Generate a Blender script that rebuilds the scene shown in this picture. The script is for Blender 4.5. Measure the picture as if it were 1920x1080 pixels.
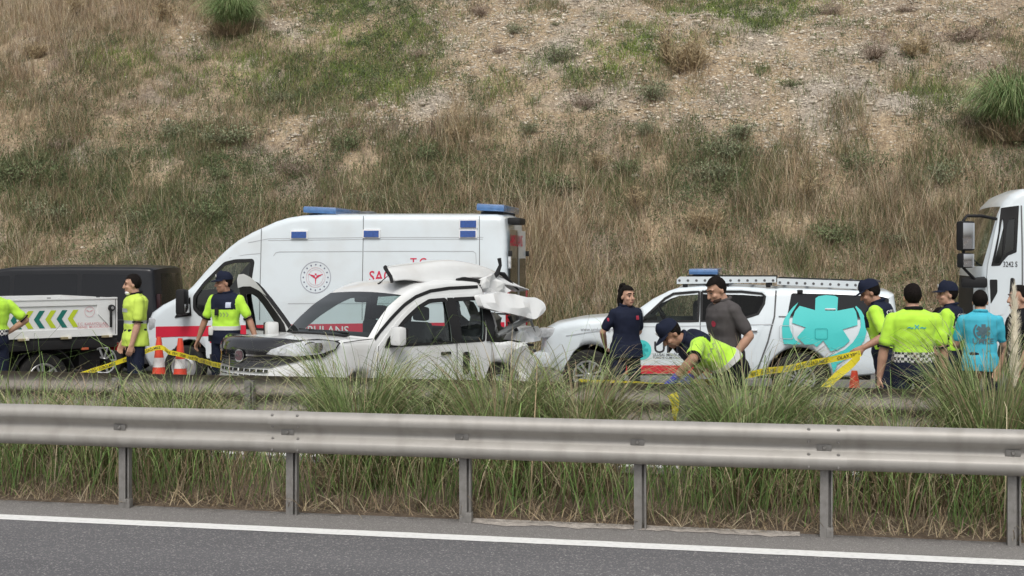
import bpy, bmesh, math, random
import numpy as np
from mathutils import Vector, Matrix, geometry, noise as mnoise
from mathutils.bvhtree import BVHTree

random.seed(7)
rng = np.random.default_rng(11)
sc = bpy.context.scene
for o in list(bpy.data.objects):
    bpy.data.objects.remove(o)
C = sc.collection
rad = math.radians

# ------------------------------------------------------------------ camera
F_PX, CAM_H, YAW, HORIZON = 2500.0, 2.06, rad(12), 480.0
cam_d = bpy.data.cameras.new('camera')
cam_d.sensor_width = 36.0
cam_d.lens = F_PX / 1920.0 * 36.0
cam_d.shift_y = -(540 - HORIZON) / 1920.0
cam_d.clip_start = 0.1
cam_d.clip_end = 2000
cam = bpy.data.objects.new('camera', cam_d)
C.objects.link(cam)
cam.location = (0, 0, CAM_H)
cam.rotation_euler = (rad(90), 0, YAW)
sc.camera = cam

# ------------------------------------------------------------------ sky, sun, exposure
SUN_EL, SUN_AZ = rad(54), rad(172)          # high soft sun behind the camera
w = bpy.data.worlds.new('World')
sc.world = w
w.use_nodes = True
nt = w.node_tree
nt.nodes.clear()
sky = nt.nodes.new('ShaderNodeTexSky')
sky.sky_type = 'NISHITA'
sky.sun_disc = False
sky.sun_elevation = SUN_EL
sky.sun_rotation = SUN_AZ
sky.dust_density = 4.0
sky.air_density = 1.2
hs = nt.nodes.new('ShaderNodeHueSaturation')     # a veiled, nearly colourless overcast sky
hs.inputs['Saturation'].default_value = 0.25
bg = nt.nodes.new('ShaderNodeBackground')
bg.inputs['Strength'].default_value = 0.12
wo = nt.nodes.new('ShaderNodeOutputWorld')
nt.links.new(sky.outputs[0], hs.inputs['Color'])
nt.links.new(hs.outputs[0], bg.inputs['Color'])
nt.links.new(bg.outputs[0], wo.inputs['Surface'])
sd = bpy.data.lights.new('sun', 'SUN')
sd.energy = 1.5
sd.angle = rad(24)
sd.color = (1.0, 0.965, 0.91)
sun = bpy.data.objects.new('sun', sd)
C.objects.link(sun)
# light comes from azimuth SUN_AZ (clockwise from +y), elevation SUN_EL
sdir = Vector((math.sin(SUN_AZ) * math.cos(SUN_EL), math.cos(SUN_AZ) * math.cos(SUN_EL), math.sin(SUN_EL)))
sun.rotation_euler = sdir.to_track_quat('Z', 'Y').to_euler()
sun.location = (0, -5, 20)
sc.view_settings.view_transform = 'Standard'
sc.view_settings.look = 'None'
sc.view_settings.gamma = 1.0
sc.view_settings.exposure = 0.12
sc.view_settings.use_curve_mapping = False
sc.render.engine = 'CYCLES'

# ------------------------------------------------------------------ pixel -> world helpers
RV = (math.cos(YAW), math.sin(YAW))
FV = (-math.sin(YAW), math.cos(YAW))


def ray(px, py):
    u = (px - 960) / F_PX
    return (FV[0] + RV[0] * u, FV[1] + RV[1] * u, (HORIZON - py) / F_PX)


def at_depth(px, depth):                      # world x, y of a pixel column at a camera depth
    d = ray(px, 0)
    return d[0] * depth, d[1] * depth


def at_y(px, y):                              # world x where a pixel column meets the line y = const
    d = ray(px, 0)
    return d[0] / d[1] * y


def project(P):                               # (N,3) -> pixel x, y
    xc = RV[0] * P[:, 0] + RV[1] * P[:, 1]
    yc = FV[0] * P[:, 0] + FV[1] * P[:, 1]
    yc = np.maximum(yc, 0.1)
    return 960 + F_PX * xc / yc, HORIZON - F_PX * (P[:, 2] - CAM_H) / yc


class Side:
    """vertical plane of a vehicle side: pixels become (distance along, height) in the vehicle's own frame"""

    def __init__(self, origin, ang, zbase=0.0):
        self.o, self.c, self.s, self.zb = origin, math.cos(ang), math.sin(ang), zbase

    def __call__(self, px, py):
        d = ray(px, py)
        t = (self.o[0] * self.s - self.o[1] * self.c) / (d[0] * self.s - d[1] * self.c)
        return ((t * d[0] - self.o[0]) * self.c + (t * d[1] - self.o[1]) * self.s, CAM_H + t * d[2] - self.zb)

    def all(self, pts):
        return [self(*p) for p in pts]


# ------------------------------------------------------------------ materials
MATS = {}


def mat(name, col, rough=0.6, metal=0.0, var=0.0, scale=8.0, bump=0.0, bscale=40.0, coat=0.0, spec=0.5,
        dirt=None, dirt_amt=0.0, attr=None, sheen=0.0, emit=None, estr=0.0):
    if name in MATS:
        return MATS[name]
    m = bpy.data.materials.new(name)
    m.use_nodes = True
    n = m.node_tree.nodes
    l = m.node_tree.links
    b = n['Principled BSDF']
    b.inputs['Roughness'].default_value = rough
    b.inputs['Metallic'].default_value = metal
    b.inputs['Coat Weight'].default_value = coat
    b.inputs['Coat Roughness'].default_value = 0.08
    b.inputs['Specular IOR Level'].default_value = spec
    if sheen:
        b.inputs['Sheen Weight'].default_value = sheen
    src = None
    tc = n.new('ShaderNodeTexCoord')
    if attr:
        a = n.new('ShaderNodeAttribute')
        a.attribute_name = attr
        src = a.outputs['Color']
    if var or dirt:
        tx = n.new('ShaderNodeTexNoise')
        tx.inputs['Scale'].default_value = scale
        tx.inputs['Detail'].default_value = 6
        l.new(tc.outputs['Object'], tx.inputs['Vector'])
        mx = n.new('ShaderNodeMix')
        mx.data_type = 'RGBA'
        if dirt:
            mr = n.new('ShaderNodeMapRange')
            mr.inputs['From Min'].default_value = 0.45
            mr.inputs['From Max'].default_value = 0.75
            mr.inputs['To Max'].default_value = dirt_amt
            l.new(tx.outputs['Fac'], mr.inputs['Value'])
            l.new(mr.outputs[0], mx.inputs[0])
            mx.inputs[6].default_value = (*col, 1)
            mx.inputs[7].default_value = (*dirt, 1)
            if src:
                l.new(src, mx.inputs[6])
        else:
            l.new(tx.outputs['Fac'], mx.inputs[0])
            lo = [c * (1 - var) for c in col]
            hi = [min(1, c * (1 + var)) for c in col]
            mx.inputs[6].default_value = (*lo, 1)
            mx.inputs[7].default_value = (*hi, 1)
        src = mx.outputs[2]
    if src:
        l.new(src, b.inputs['Base Color'])
    else:
        b.inputs['Base Color'].default_value = (*col, 1)
    if bump:
        t2 = n.new('ShaderNodeTexNoise')
        t2.inputs['Scale'].default_value = bscale
        t2.inputs['Detail'].default_value = 5
        l.new(tc.outputs['Object'], t2.inputs['Vector'])
        bp = n.new('ShaderNodeBump')
        bp.inputs['Strength'].default_value = bump
        bp.inputs['Distance'].default_value = 0.02
        l.new(t2.outputs['Fac'], bp.inputs['Height'])
        l.new(bp.outputs[0], b.inputs['Normal'])
    if emit:
        b.inputs['Emission Color'].default_value = (*emit, 1)
        b.inputs['Emission Strength'].default_value = estr
    MATS[name] = m
    return m


def glass_mat(name, tint, fac=0.12, rough=0.02):
    if name in MATS:
        return MATS[name]
    m = bpy.data.materials.new(name)
    m.use_nodes = True
    n = m.node_tree.nodes
    l = m.node_tree.links
    n.clear()
    out = n.new('ShaderNodeOutputMaterial')
    tr = n.new('ShaderNodeBsdfTransparent')
    tr.inputs[0].default_value = (*tint, 1)
    gl = n.new('ShaderNodeBsdfGlossy')
    gl.inputs['Roughness'].default_value = rough
    lw = n.new('ShaderNodeLayerWeight')           # thin pane: same reflection from both faces
    lw.inputs['Blend'].default_value = 0.5
    fr = n.new('ShaderNodeMath')
    fr.operation = 'POWER'
    fr.inputs[1].default_value = 4.0
    l.new(lw.outputs['Facing'], fr.inputs[0])
    ad = n.new('ShaderNodeMath')
    ad.operation = 'ADD'
    ad.inputs[1].default_value = fac
    mx = n.new('ShaderNodeMixShader')
    l.new(fr.outputs[0], ad.inputs[0])
    l.new(ad.outputs[0], mx.inputs[0])
    l.new(tr.outputs[0], mx.inputs[1])
    l.new(gl.outputs[0], mx.inputs[2])
    l.new(mx.outputs[0], out.inputs[0])
    MATS[name] = m
    return m


# ------------------------------------------------------------------ object helpers
def link(name, me, m=None, parent=None):
    o = bpy.data.objects.new(name, me)
    C.objects.link(o)
    if m is not None:
        ms = m if isinstance(m, (list, tuple)) else [m]
        if len(me.materials) == 0:
            for q in ms:
                me.materials.append(q)
    if parent is not None:
        o.parent = parent
    return o


def tag(o, label=None, cat=None, group=None, kind=None):
    if label:
        o['label'] = label
    if cat:
        o['category'] = cat
    if group:
        o['group'] = group
    if kind:
        o['kind'] = kind
    return o


def thing(name, label, cat, loc=(0, 0, 0), rotz=0.0, group=None):
    o = bpy.data.objects.new(name, None)
    C.objects.link(o)
    o.empty_display_size = 0.2
    o.location = loc
    o.rotation_euler = (0, 0, rotz)
    return tag(o, label, cat, group)


def copy_tree(o, parent=None):
    c = o.copy()
    C.objects.link(c)
    c.parent = parent
    for ch in list(o.children):
        copy_tree(ch, c)
    return c


def mesh(name, verts, faces, smooth=None):
    me = bpy.data.meshes.new(name)
    me.from_pydata([tuple(v) for v in verts], [], faces)
    me.validate()
    finish(me, smooth)
    return me


def finish(me, smooth):
    if smooth is not None:
        for p in me.polygons:
            p.use_smooth = True
        me.set_sharp_from_angle(angle=rad(smooth))
    me.update()


def from_bm(name, bm, smooth=None):
    me = bpy.data.meshes.new(name)
    bmesh.ops.recalc_face_normals(bm, faces=bm.faces)
    bm.to_mesh(me)
    bm.free()
    finish(me, smooth)
    return me


def np_mesh(name, V, tris, cols=None):
    """fast triangle mesh from arrays, with an optional per-vertex colour"""
    me = bpy.data.meshes.new(name)
    n, t = len(V), len(tris)
    me.vertices.add(n)
    me.vertices.foreach_set('co', np.ascontiguousarray(V, np.float32).ravel())
    me.loops.add(t * 3)
    me.loops.foreach_set('vertex_index', np.ascontiguousarray(tris, np.int32).ravel())
    me.polygons.add(t)
    me.polygons.foreach_set('loop_start', np.arange(0, t * 3, 3, dtype=np.int32))
    if cols is not None:
        a = me.color_attributes.new('Col', 'FLOAT_COLOR', 'POINT')
        rgba = np.ones((n, 4), np.float32)
        rgba[:, :3] = cols
        a.data.foreach_set('color', rgba.ravel())
    me.update(calc_edges=True)
    return me


def box_bm(bm, c, s, bevel=0.0, rot=None):
    """box centred at c, size s"""
    r = bmesh.ops.create_cube(bm, size=1.0)
    vs = r['verts']
    bmesh.ops.scale(bm, vec=s, verts=vs)
    if bevel:
        es = list({e for v in vs for e in v.link_edges})
        g = bmesh.ops.bevel(bm, geom=es, offset=bevel, segments=2, affect='EDGES', profile=0.6)
        vs = list({v for f in g['faces'] for v in f.verts} | {v for v in vs if v.is_valid})
    if rot is not None:
        bmesh.ops.rotate(bm, cent=(0, 0, 0), matrix=rot, verts=vs)
    bmesh.ops.translate(bm, vec=c, verts=vs)
    return vs


def box(name, c, s, m, parent, bevel=0.006, rot=None):
    bm = bmesh.new()
    box_bm(bm, c, s, bevel, rot)
    return link(name, from_bm(name, bm, 40), m, parent)


def tube_data(pts, r, seg=8, closed=False, cap=True):
    pts = [Vector(p) for p in pts]
    n = len(pts)
    rs = r if isinstance(r, (list, tuple)) else [r] * n
    V, Fc = [], []
    up = None
    for i, p in enumerate(pts):
        a = pts[(i - 1) % n] if (closed or i > 0) else p
        b = pts[(i + 1) % n] if (closed or i < n - 1) else p
        t = (b - a)
        if t.length < 1e-9:
            t = Vector((0, 0, 1))
        t.normalize()
        if up is None:
            up = Vector((0, 0, 1)) if abs(t.z) < 0.9 else Vector((1, 0, 0))
        s = t.cross(up)
        if s.length < 1e-6:
            s = t.orthogonal()
        s.normalize()
        up = s.cross(t)
        for k in range(seg):
            an = 2 * math.pi * k / seg
            V.append(p + (s * math.cos(an) + up * math.sin(an)) * rs[i])
    m = n if closed else n - 1
    for i in range(m):
        for k in range(seg):
            a = i * seg + k
            b = i * seg + (k + 1) % seg
            c = ((i + 1) % n) * seg + (k + 1) % seg
            d = ((i + 1) % n) * seg + k
            Fc.append((a, b, c, d))
    if cap and not closed:
        Fc.append(tuple(range(seg))[::-1])
        Fc.append(tuple(range((n - 1) * seg, n * seg)))
    return V, Fc


def tube(name, pts, r, m, parent, seg=8, closed=False):
    V, Fc = tube_data(pts, r, seg, closed)
    return link(name, mesh(name, V, Fc, 50), m, parent)


def lathe_data(prof, seg=24, axis='y', centre=(0, 0, 0)):
    """prof: list of (radius, along-axis)"""
    V, Fc = [], []
    for (r, h) in prof:
        for k in range(seg):
            a = 2 * math.pi * k / seg
            p = (r * math.cos(a), h, r * math.sin(a)) if axis == 'y' else (r * math.cos(a), r * math.sin(a), h)
            V.append((p[0] + centre[0], p[1] + centre[1], p[2] + centre[2]))
    for i in range(len(prof) - 1):
        for k in range(seg):
            a, b = i * seg + k, i * seg + (k + 1) % seg
            Fc.append((a, b, b + seg, a + seg))
    return V, Fc


def lathe(name, prof, m, parent, seg=24, axis='y', centre=(0, 0, 0), smooth=40):
    V, Fc = lathe_data(prof, seg, axis, centre)
    me = bpy.data.meshes.new(name)
    me.from_pydata(V, [], Fc)
    bm = bmesh.new()
    bm.from_mesh(me)
    bmesh.ops.remove_doubles(bm, verts=bm.verts, dist=1e-5)
    bpy.data.meshes.remove(me)
    return link(name, from_bm(name, bm, smooth), m, parent)


def merge(parts):
    V, Fc = [], []
    for (v, f) in parts:
        k = len(V)
        V.extend(v)
        Fc.extend([tuple(i + k for i in q) for q in f])
    return V, Fc


def pip(p, poly):
    x, y = p
    c = False
    j = len(poly) - 1
    for i in range(len(poly)):
        xi, yi = poly[i]
        xj, yj = poly[j]
        if (yi > y) != (yj > y) and x < (xj - xi) * (y - yi) / (yj - yi) + xi:
            c = not c
        j = i
    return c


def resample(poly, d, closed=True):
    out = []
    n = len(poly)
    for i in range(n if closed else n - 1):
        a, b = poly[i], poly[(i + 1) % n]
        L = math.hypot(b[0] - a[0], b[1] - a[1])
        k = max(1, int(math.ceil(L / d)))
        for j in range(k):
            t = j / k
            out.append((a[0] + (b[0] - a[0]) * t, a[1] + (b[1] - a[1]) * t))
    if not closed:
        out.append(tuple(poly[-1]))
    return out


def rounded(poly, r, n=4):
    """round the corners of a polygon"""
    out = []
    N = len(poly)
    for i in range(N):
        p0, p1, p2 = Vector(poly[i - 1]), Vector(poly[i]), Vector(poly[(i + 1) % N])
        a, b = p0 - p1, p2 - p1
        rr = min(r, a.length * 0.45, b.length * 0.45)
        A, B = p1 + a.normalized() * rr, p1 + b.normalized() * rr
        for k in range(n + 1):
            t = k / n
            q = A * (1 - t) ** 2 + p1 * 2 * t * (1 - t) + B * t * t
            out.append((q.x, q.y))
    return out


def cdt(outer, holes=(), grid=0.0):
    pts, edges = [], []
    for lp in [outer] + list(holes):
        k = len(pts)
        pts += [Vector(p) for p in lp]
        edges += [(k + i, k + (i + 1) % len(lp)) for i in range(len(lp))]
    if grid:
        xs = [p[0] for p in outer]
        ys = [p[1] for p in outer]
        nx, ny = int((max(xs) - min(xs)) / grid), int((max(ys) - min(ys)) / grid)
        bp = [Vector(p) for p in pts]
        for i in range(1, nx + 1):
            for j in range(1, ny + 1):
                p = (min(xs) + i * grid, min(ys) + j * grid)
                if pip(p, outer) and not any(pip(p, h) for h in holes):
                    pv = Vector(p)
                    if min((pv - q).length_squared for q in bp) > (0.4 * grid) ** 2:
                        pts.append(pv)
    v, e, fcs, *_ = geometry.delaunay_2d_cdt(pts, edges, [], 0, 1e-5)
    out = []
    for f_ in fcs:
        c = (sum(v[i].x for i in f_) / len(f_), sum(v[i].y for i in f_) / len(f_))
        if pip(c, outer) and not any(pip(c, h) for h in holes):
            out.append(tuple(f_))
    return [(p.x, p.y) for p in v], out


def text_2d(s, size, font_scale=(1, 1)):
    """letters as flat triangles (x, y) starting at the origin"""
    cu = bpy.data.curves.new('t', 'FONT')
    cu.body = s
    cu.size = size
    cu.resolution_u = 3
    cu.fill_mode = 'FRONT'
    cu.offset = size * 0.010
    o = bpy.data.objects.new('t', cu)
    C.objects.link(o)
    dg = bpy.context.evaluated_depsgraph_get()
    me = o.evaluated_get(dg).to_mesh()
    V = [(p.co.x * font_scale[0], p.co.y * font_scale[1]) for p in me.vertices]
    Fc = [tuple(p.vertices) for p in me.polygons]
    o.evaluated_get(dg).to_mesh_clear()
    bpy.data.objects.remove(o)
    bpy.data.curves.remove(cu)
    return V, Fc


# value noise in numpy
_perm = rng.random((256, 256)).astype(np.float32)


def vnoise(x, y):
    xi, yi = np.floor(x).astype(int), np.floor(y).astype(int)
    fx, fy = x - xi, y - yi
    fx, fy = fx * fx * (3 - 2 * fx), fy * fy * (3 - 2 * fy)
    g = lambda a, b: _perm[a % 256, b % 256]
    return (g(xi, yi) * (1 - fx) + g(xi + 1, yi) * fx) * (1 - fy) + (g(xi, yi + 1) * (1 - fx) + g(xi + 1, yi + 1) * fx) * fy


def fbm(x, y, o=4):
    s, a = 0, 0.5
    for i in range(o):
        s = s + a * (vnoise(x * 2 ** i + 17 * i, y * 2 ** i + 31 * i) - 0.5)
        a *= 0.55
    return s


def ribbons(base, heading, reach, height, droop, width, cols, seg=3, power=1.3, ymin=None, tipcol=None, curl=0.0):
    """many grass blades as one triangle mesh. base (N,3); heading = direction of lean"""
    N = len(base)
    hd = np.stack([np.cos(heading), np.sin(heading)], 1)
    wa = rng.random(N) * math.pi
    wd = np.stack([np.cos(wa), np.sin(wa)], 1)
    ts = np.linspace(0, 1, seg + 1)
    V = np.zeros((N, 2 * seg + 1, 3), np.float32)
    CC = np.zeros((N, 2 * seg + 1, 3), np.float32)
    side = rng.normal(0, 1, N) * curl
    for i, t in enumerate(ts):
        p = base.copy()
        p[:, :2] += hd * (reach * t ** power)[:, None]
        p[:, 0] += -hd[:, 1] * side * t * t
        p[:, 1] += hd[:, 0] * side * t * t
        p[:, 2] += height * ((1 + droop) * t - droop * t * t)
        if ymin is not None:
            p[:, 1] = np.where(p[:, 1] < ymin, ymin + (ymin - p[:, 1]) * 0.06, p[:, 1])
        wv = width * (1 - t * 0.75)
        c = cols if tipcol is None else cols * (1 - t) + tipcol * t
        if i < seg:
            V[:, 2 * i, :] = p
            V[:, 2 * i + 1, :] = p
            V[:, 2 * i, :2] += wd * (wv / 2)[:, None]
            V[:, 2 * i + 1, :2] -= wd * (wv / 2)[:, None]
            CC[:, 2 * i] = c
            CC[:, 2 * i + 1] = c
        else:
            V[:, 2 * i] = p
            CC[:, 2 * i] = c
    T = []
    for i in range(seg - 1):
        a = 2 * i
        T += [(a, a + 1, a + 3), (a, a + 3, a + 2)]
    T.append((2 * seg - 2, 2 * seg - 1, 2 * seg))
    T = np.array(T, np.int32)
    tr = (T[None] + (np.arange(N) * (2 * seg + 1))[:, None, None]).reshape(-1, 3)
    return V.reshape(-1, 3), tr, CC.reshape(-1, 3)


def joinrib(parts):
    V, T, CC, k = [], [], [], 0
    for (v, t, c) in parts:
        V.append(v)
        T.append(t + k)
        CC.append(c)
        k += len(v)
    return np.concatenate(V), np.concatenate(T), np.concatenate(CC)
# ================================================================== GROUND, ROADS, HILL
def asphalt(name, c0, c1, speck):
    m = bpy.data.materials.new(name)
    m.use_nodes = True
    n, l = m.node_tree.nodes, m.node_tree.links
    b = n['Principled BSDF']
    b.inputs['Roughness'].default_value = 0.9
    tc = n.new('ShaderNodeTexCoord')
    no = n.new('ShaderNodeTexNoise')
    no.inputs['Scale'].default_value = 0.9
    no.inputs['Detail'].default_value = 8
    l.new(tc.outputs['Object'], no.inputs['Vector'])
    fine = n.new('ShaderNodeTexNoise')
    fine.inputs['Scale'].default_value = 120
    fine.inputs['Detail'].default_value = 3
    l.new(tc.outputs['Object'], fine.inputs['Vector'])
    vo = n.new('ShaderNodeTexVoronoi')
    vo.inputs['Scale'].default_value = 95
    l.new(tc.outputs['Object'], vo.inputs['Vector'])
    r1 = n.new('ShaderNodeMix'); r1.data_type = 'RGBA'
    r1.inputs[6].default_value = (*c0, 1); r1.inputs[7].default_value = (*c1, 1)
    mpx = n.new('ShaderNodeMapping'); mpx.inputs['Scale'].default_value = (0.12, 1.6, 1)      # long tracks along the road
    l.new(tc.outputs['Object'], mpx.inputs[0]); l.new(mpx.outputs[0], no.inputs['Vector'])
    rr = n.new('ShaderNodeMapRange'); rr.inputs['From Min'].default_value = .35; rr.inputs['From Max'].default_value = .65
    l.new(no.outputs['Fac'], rr.inputs['Value']); l.new(rr.outputs[0], r1.inputs[0])
    # pale chips: the few voronoi cells whose random colour is high
    sp = n.new('ShaderNodeSeparateColor')
    l.new(vo.outputs['Color'], sp.inputs[0])
    mr = n.new('ShaderNodeMapRange')
    mr.inputs['From Min'].default_value = 0.82; mr.inputs['From Max'].default_value = 1.0
    l.new(sp.outputs[0], mr.inputs['Value'])
    mul = n.new('ShaderNodeMath'); mul.operation = 'MULTIPLY'; mul.inputs[1].default_value = speck
    l.new(mr.outputs[0], mul.inputs[0])
    r2 = n.new('ShaderNodeMix'); r2.data_type = 'RGBA'
    l.new(mul.outputs[0], r2.inputs[0])
    l.new(r1.outputs[2], r2.inputs[6])
    r2.inputs[7].default_value = (0.55, 0.53, 0.5, 1)
    r3 = n.new('ShaderNodeMix'); r3.data_type = 'RGBA'; r3.blend_type = 'MULTIPLY'; r3.inputs[0].default_value = 0.7
    mf = n.new('ShaderNodeMapRange')
    mf.inputs['From Min'].default_value = 0.3; mf.inputs['From Max'].default_value = 0.7
    mf.inputs['To Min'].default_value = 0.45; mf.inputs['To Max'].default_value = 1.35
    l.new(fine.outputs['Fac'], mf.inputs['Value'])
    l.new(r2.outputs[2], r3.inputs[6]); l.new(mf.outputs[0], r3.inputs[7])
    l.new(r3.outputs[2], b.inputs['Base Color'])
    bp = n.new('ShaderNodeBump'); bp.inputs['Strength'].default_value = 0.6; bp.inputs['Distance'].default_value = 0.006
    l.new(vo.outputs['Distance'], bp.inputs['Height']); l.new(bp.outputs[0], b.inputs['Normal'])
    MATS[name] = m
    return m


M_ROAD = asphalt('asphalt', (0.115, 0.113, 0.12), (0.15, 0.147, 0.152), 0.55)
M_SHOULDER = asphalt('asphalt_edge', (0.19, 0.18, 0.172), (0.25, 0.238, 0.225), 0.4)
M_FARROAD = asphalt('asphalt_far', (0.14, 0.135, 0.13), (0.19, 0.183, 0.175), 0.5)
M_LINE = mat('road_paint', (0.80, 0.80, 0.78), 0.8, dirt=(0.40, 0.39, 0.38), dirt_amt=0.35, scale=22)
M_SOIL = mat('soil', (0.16, 0.12, 0.085), 0.95, var=0.35, scale=5, bump=0.6, bscale=30)

FAR_Z = -0.1      # the far carriageway falls away a little from the median


def far_z(y):
    return FAR_Z * max(0.0, min(1.0, (y - 12.6) / 6.4))



def sheet(name, x0, x1, y0, y1, z, m, nx=1, ny=1, parent=None):
    V, Fc = [], []
    for j in range(ny + 1):
        for i in range(nx + 1):
            V.append((x0 + (x1 - x0) * i / nx, y0 + (y1 - y0) * j / ny, z))
    for j in range(ny):
        for i in range(nx):
            a = j * (nx + 1) + i
            Fc.append((a, a + 1, a + nx + 2, a + nx + 1))
    return link(name, mesh(name, V, Fc), m, parent)


tag(sheet('ground', -400, 400, -400, 400, -0.30, M_SOIL), 'bare brown soil all around', 'ground', kind='structure')
tag(sheet('road', -120, 120, -9, 9.44, 0.0, M_ROAD), 'dark grey asphalt carriageway in front', 'road', kind='structure')
tag(sheet('road_shoulder', -120, 120, 9.44, 10.12, 0.0, M_SHOULDER), 'pale worn asphalt strip between the white line and the median grass', 'road', kind='structure')


def wavy_line(name, y0, y1, z, label, seed, x0=-60, x1=60):
    n = 600
    V, Fc = [], []
    for i in range(n + 1):
        x = x0 + (x1 - x0) * i / n
        a = (mnoise.noise((x * 6, seed, 0)) * 0.008)
        b = (mnoise.noise((x * 6, seed + 9, 0)) * 0.008)
        V += [(x, y0 + a, z), (x, y1 + b, z)]
    for i in range(n):
        Fc.append((2 * i, 2 * i + 2, 2 * i + 3, 2 * i + 1))
    return tag(link(name, mesh(name, V, Fc), M_LINE), label, 'road marking', kind='structure')


wavy_line('edge_line', 9.36, 9.54, 0.004, 'solid white edge line painted along the near carriageway', 1.3)
# pale crumbling mortar along the asphalt edge
V, Fc = [], []
x0, x1 = at_y(860, 10.0), at_y(1500, 10.0)
n = 120
for i in range(n + 1):
    x = x0 + (x1 - x0) * i / n
    e = min(1, i / 10, (n - i) / 10)
    wdt = 0.10 * e * (0.35 + 1.3 * mnoise.noise((x * 2.1, 4, 0)) + 0.7 * mnoise.noise((x * 9, 2, 0)))
    V += [(x, 10.02 - max(-.03, wdt), 0.004), (x, 10.06, 0.010 + 0.012 * mnoise.noise((x * 11, 1, 0))), (x, 10.13, 0.012)]
for i in range(n):
    for k in range(2):
        a = 3 * i + k
        Fc.append((a, a + 3, a + 4, a + 1))
tag(link('mortar_strip', mesh('mortar_strip', V, Fc), mat('mortar', (0.42, 0.38, 0.34), 0.95, var=0.4, scale=18, bump=0.8, bscale=60)),
    'pale crumbling mortar strip along the asphalt edge below the near guardrail', 'road edge', kind='structure')

# median soil, a low bank between the two rails
V, Fc = [], []
nx, ny = 240, 8
for j in range(ny + 1):
    for i in range(nx + 1):
        x = -60 + 120 * i / nx
        y = 10.1 + (12.7 - 10.1) * j / ny
        t = j / ny
        z = -0.02 + 0.10 * math.sin(math.pi * t) * (1 + 0.5 * mnoise.noise((x * 0.8, y * 2, 0))) - 0.02 * t + 0.03 * mnoise.noise((x * 3, y * 5, 1)) * math.sin(math.pi * t)
        V.append((x, y, z))
for j in range(ny):
    for i in range(nx):
        a = j * (nx + 1) + i
        Fc.append((a, a + 1, a + nx + 2, a + nx + 1))
tag(link('median_ground', mesh('median_ground', V, Fc, 60), M_SOIL), 'low soil bank of the median between the two guardrails', 'ground', kind='structure')
far_road = link('far_road', mesh('far_road', [(x, y, far_z(y)) for y in (12.6, 19.0, 26.6) for x in (-120, 120)], [(0, 1, 3, 2), (2, 3, 5, 4)]), M_FARROAD)
tag(far_road, 'grey asphalt carriageway behind the median where the vehicles stand', 'road', kind='structure')
wavy_line('edge_line', 12.98, 13.16, far_z(13.16) + 0.006, 'solid white edge line of the far carriageway behind the median', 5.3)

# ---- hillside
HY0 = 26.2


def hill_z(x, y):
    d = y - HY0 - 0.5 * np.sin(x * 0.13 + 1.0)
    base = np.where(d > 0, 0.66 * d - 0.0 * d, 0.03 * d)
    base = 0.5 * (base + np.sqrt(base * base + 0.15)) - 0.30
    amp = np.clip(d / 4, 0, 1)
    return base + amp * (1.5 * fbm(x * 0.13, y * 0.13, 3) + 0.55 * fbm(x * 0.6 + 9, y * 0.6, 3) + 0.16 * fbm(x * 2.3, y * 2.3, 3))


# where the slope is bare, green or dry, read off the photograph: (px, py, rx, ry, strength)
BARE = [(1100, 45, 260, 70, 1.2), (930, 75, 130, 70, .8), (1480, 150, 190, 80, 1.1), (1420, 210, 150, 60, .9), (780, 185, 120, 45, .6), (700, 230, 110, 45, .6),
        (1620, 60, 200, 60, .6), (1720, 10, 200, 35, 1.2), (1180, 180, 150, 40, .5), (1500, 265, 120, 50, .5), (560, 30, 60, 40, .8), (350, 70, 50, 25, .7), (560, 250, 50, 40, .7),
        (345, 220, 70, 30, .5), (1850, 110, 60, 60, .5), (1800, 200, 60, 40, .5), (980, 235, 60, 40, .4), (1690, 240, 60, 40, .35), (1250, 210, 60, 30, .5)]
GREEN = [(690, 40, 120, 70, 1.0), (450, 140, 110, 50, .7), (700, 150, 110, 40, .9), (1120, 110, 110, 40, 1.0), (1230, 80, 80, 30, .8), (1440, 20, 130, 35, 1.3),
         (300, 330, 150, 60, .8), (60, 330, 80, 60, .5), (200, 110, 80, 30, .5), (1050, 360, 120, 50, .6), (1400, 330, 130, 60, .7), (1780, 360, 80, 60, .7), (1550, 450, 100, 50, .5),
         (380, 430, 100, 40, .5), (760, 330, 100, 40, .4), (1340, 230, 60, 50, .5), (1720, 200, 70, 40, .5), (940, 170, 60, 40, .3)]
PURP = [(1650, 90, 80, 50, .9), (1800, 60, 90, 40, .9), (1540, 30, 40, 25, .8), (1090, 190, 70, 30, .5), (560, 300, 100, 40, .8), (740, 240, 60, 30, .6), (130, 150, 70, 40, .4)]
PALE = [(270, 20, 200, 60, .9), (60, 80, 90, 90, .8), (1290, 120, 40, 60, 1.0), (850, 240, 60, 40, .7), (1000, 480, 120, 110, .9), (1200, 480, 200, 60, .6), (1480, 330, 60, 90, .7), (1730, 420, 200, 80, .6), (1640, 240, 80, 40, .6), (130, 250, 150, 60, .4)]


def blobs(L, px, py):
    s = np.zeros_like(px)
    for (x, y, rx, ry, k) in L:
        s += k * np.exp(-(((px - x) / rx) ** 2 + ((py - y) / ry) ** 2))
    return s


nx, ny = 300, 150
gx = np.linspace(-60, 60, nx + 1)
gy = np.concatenate([np.linspace(25.4, 45, 110), np.linspace(45.5, 66, ny + 1 - 110)])
X, Y = np.meshgrid(gx, gy)
Z = hill_z(X, Y)
Vh = np.stack([X, Y, Z], -1).reshape(-1, 3)
idx = np.arange((nx + 1) * (ny + 1)).reshape(ny + 1, nx + 1)
q = np.stack([idx[:-1, :-1], idx[:-1, 1:], idx[1:, 1:], idx[1:, :-1]], -1).reshape(-1, 4)
tri = np.concatenate([q[:, [0, 1, 2]], q[:, [0, 2, 3]]])
hme = np_mesh('hillside', Vh, tri)
finish(hme, 80)


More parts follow.
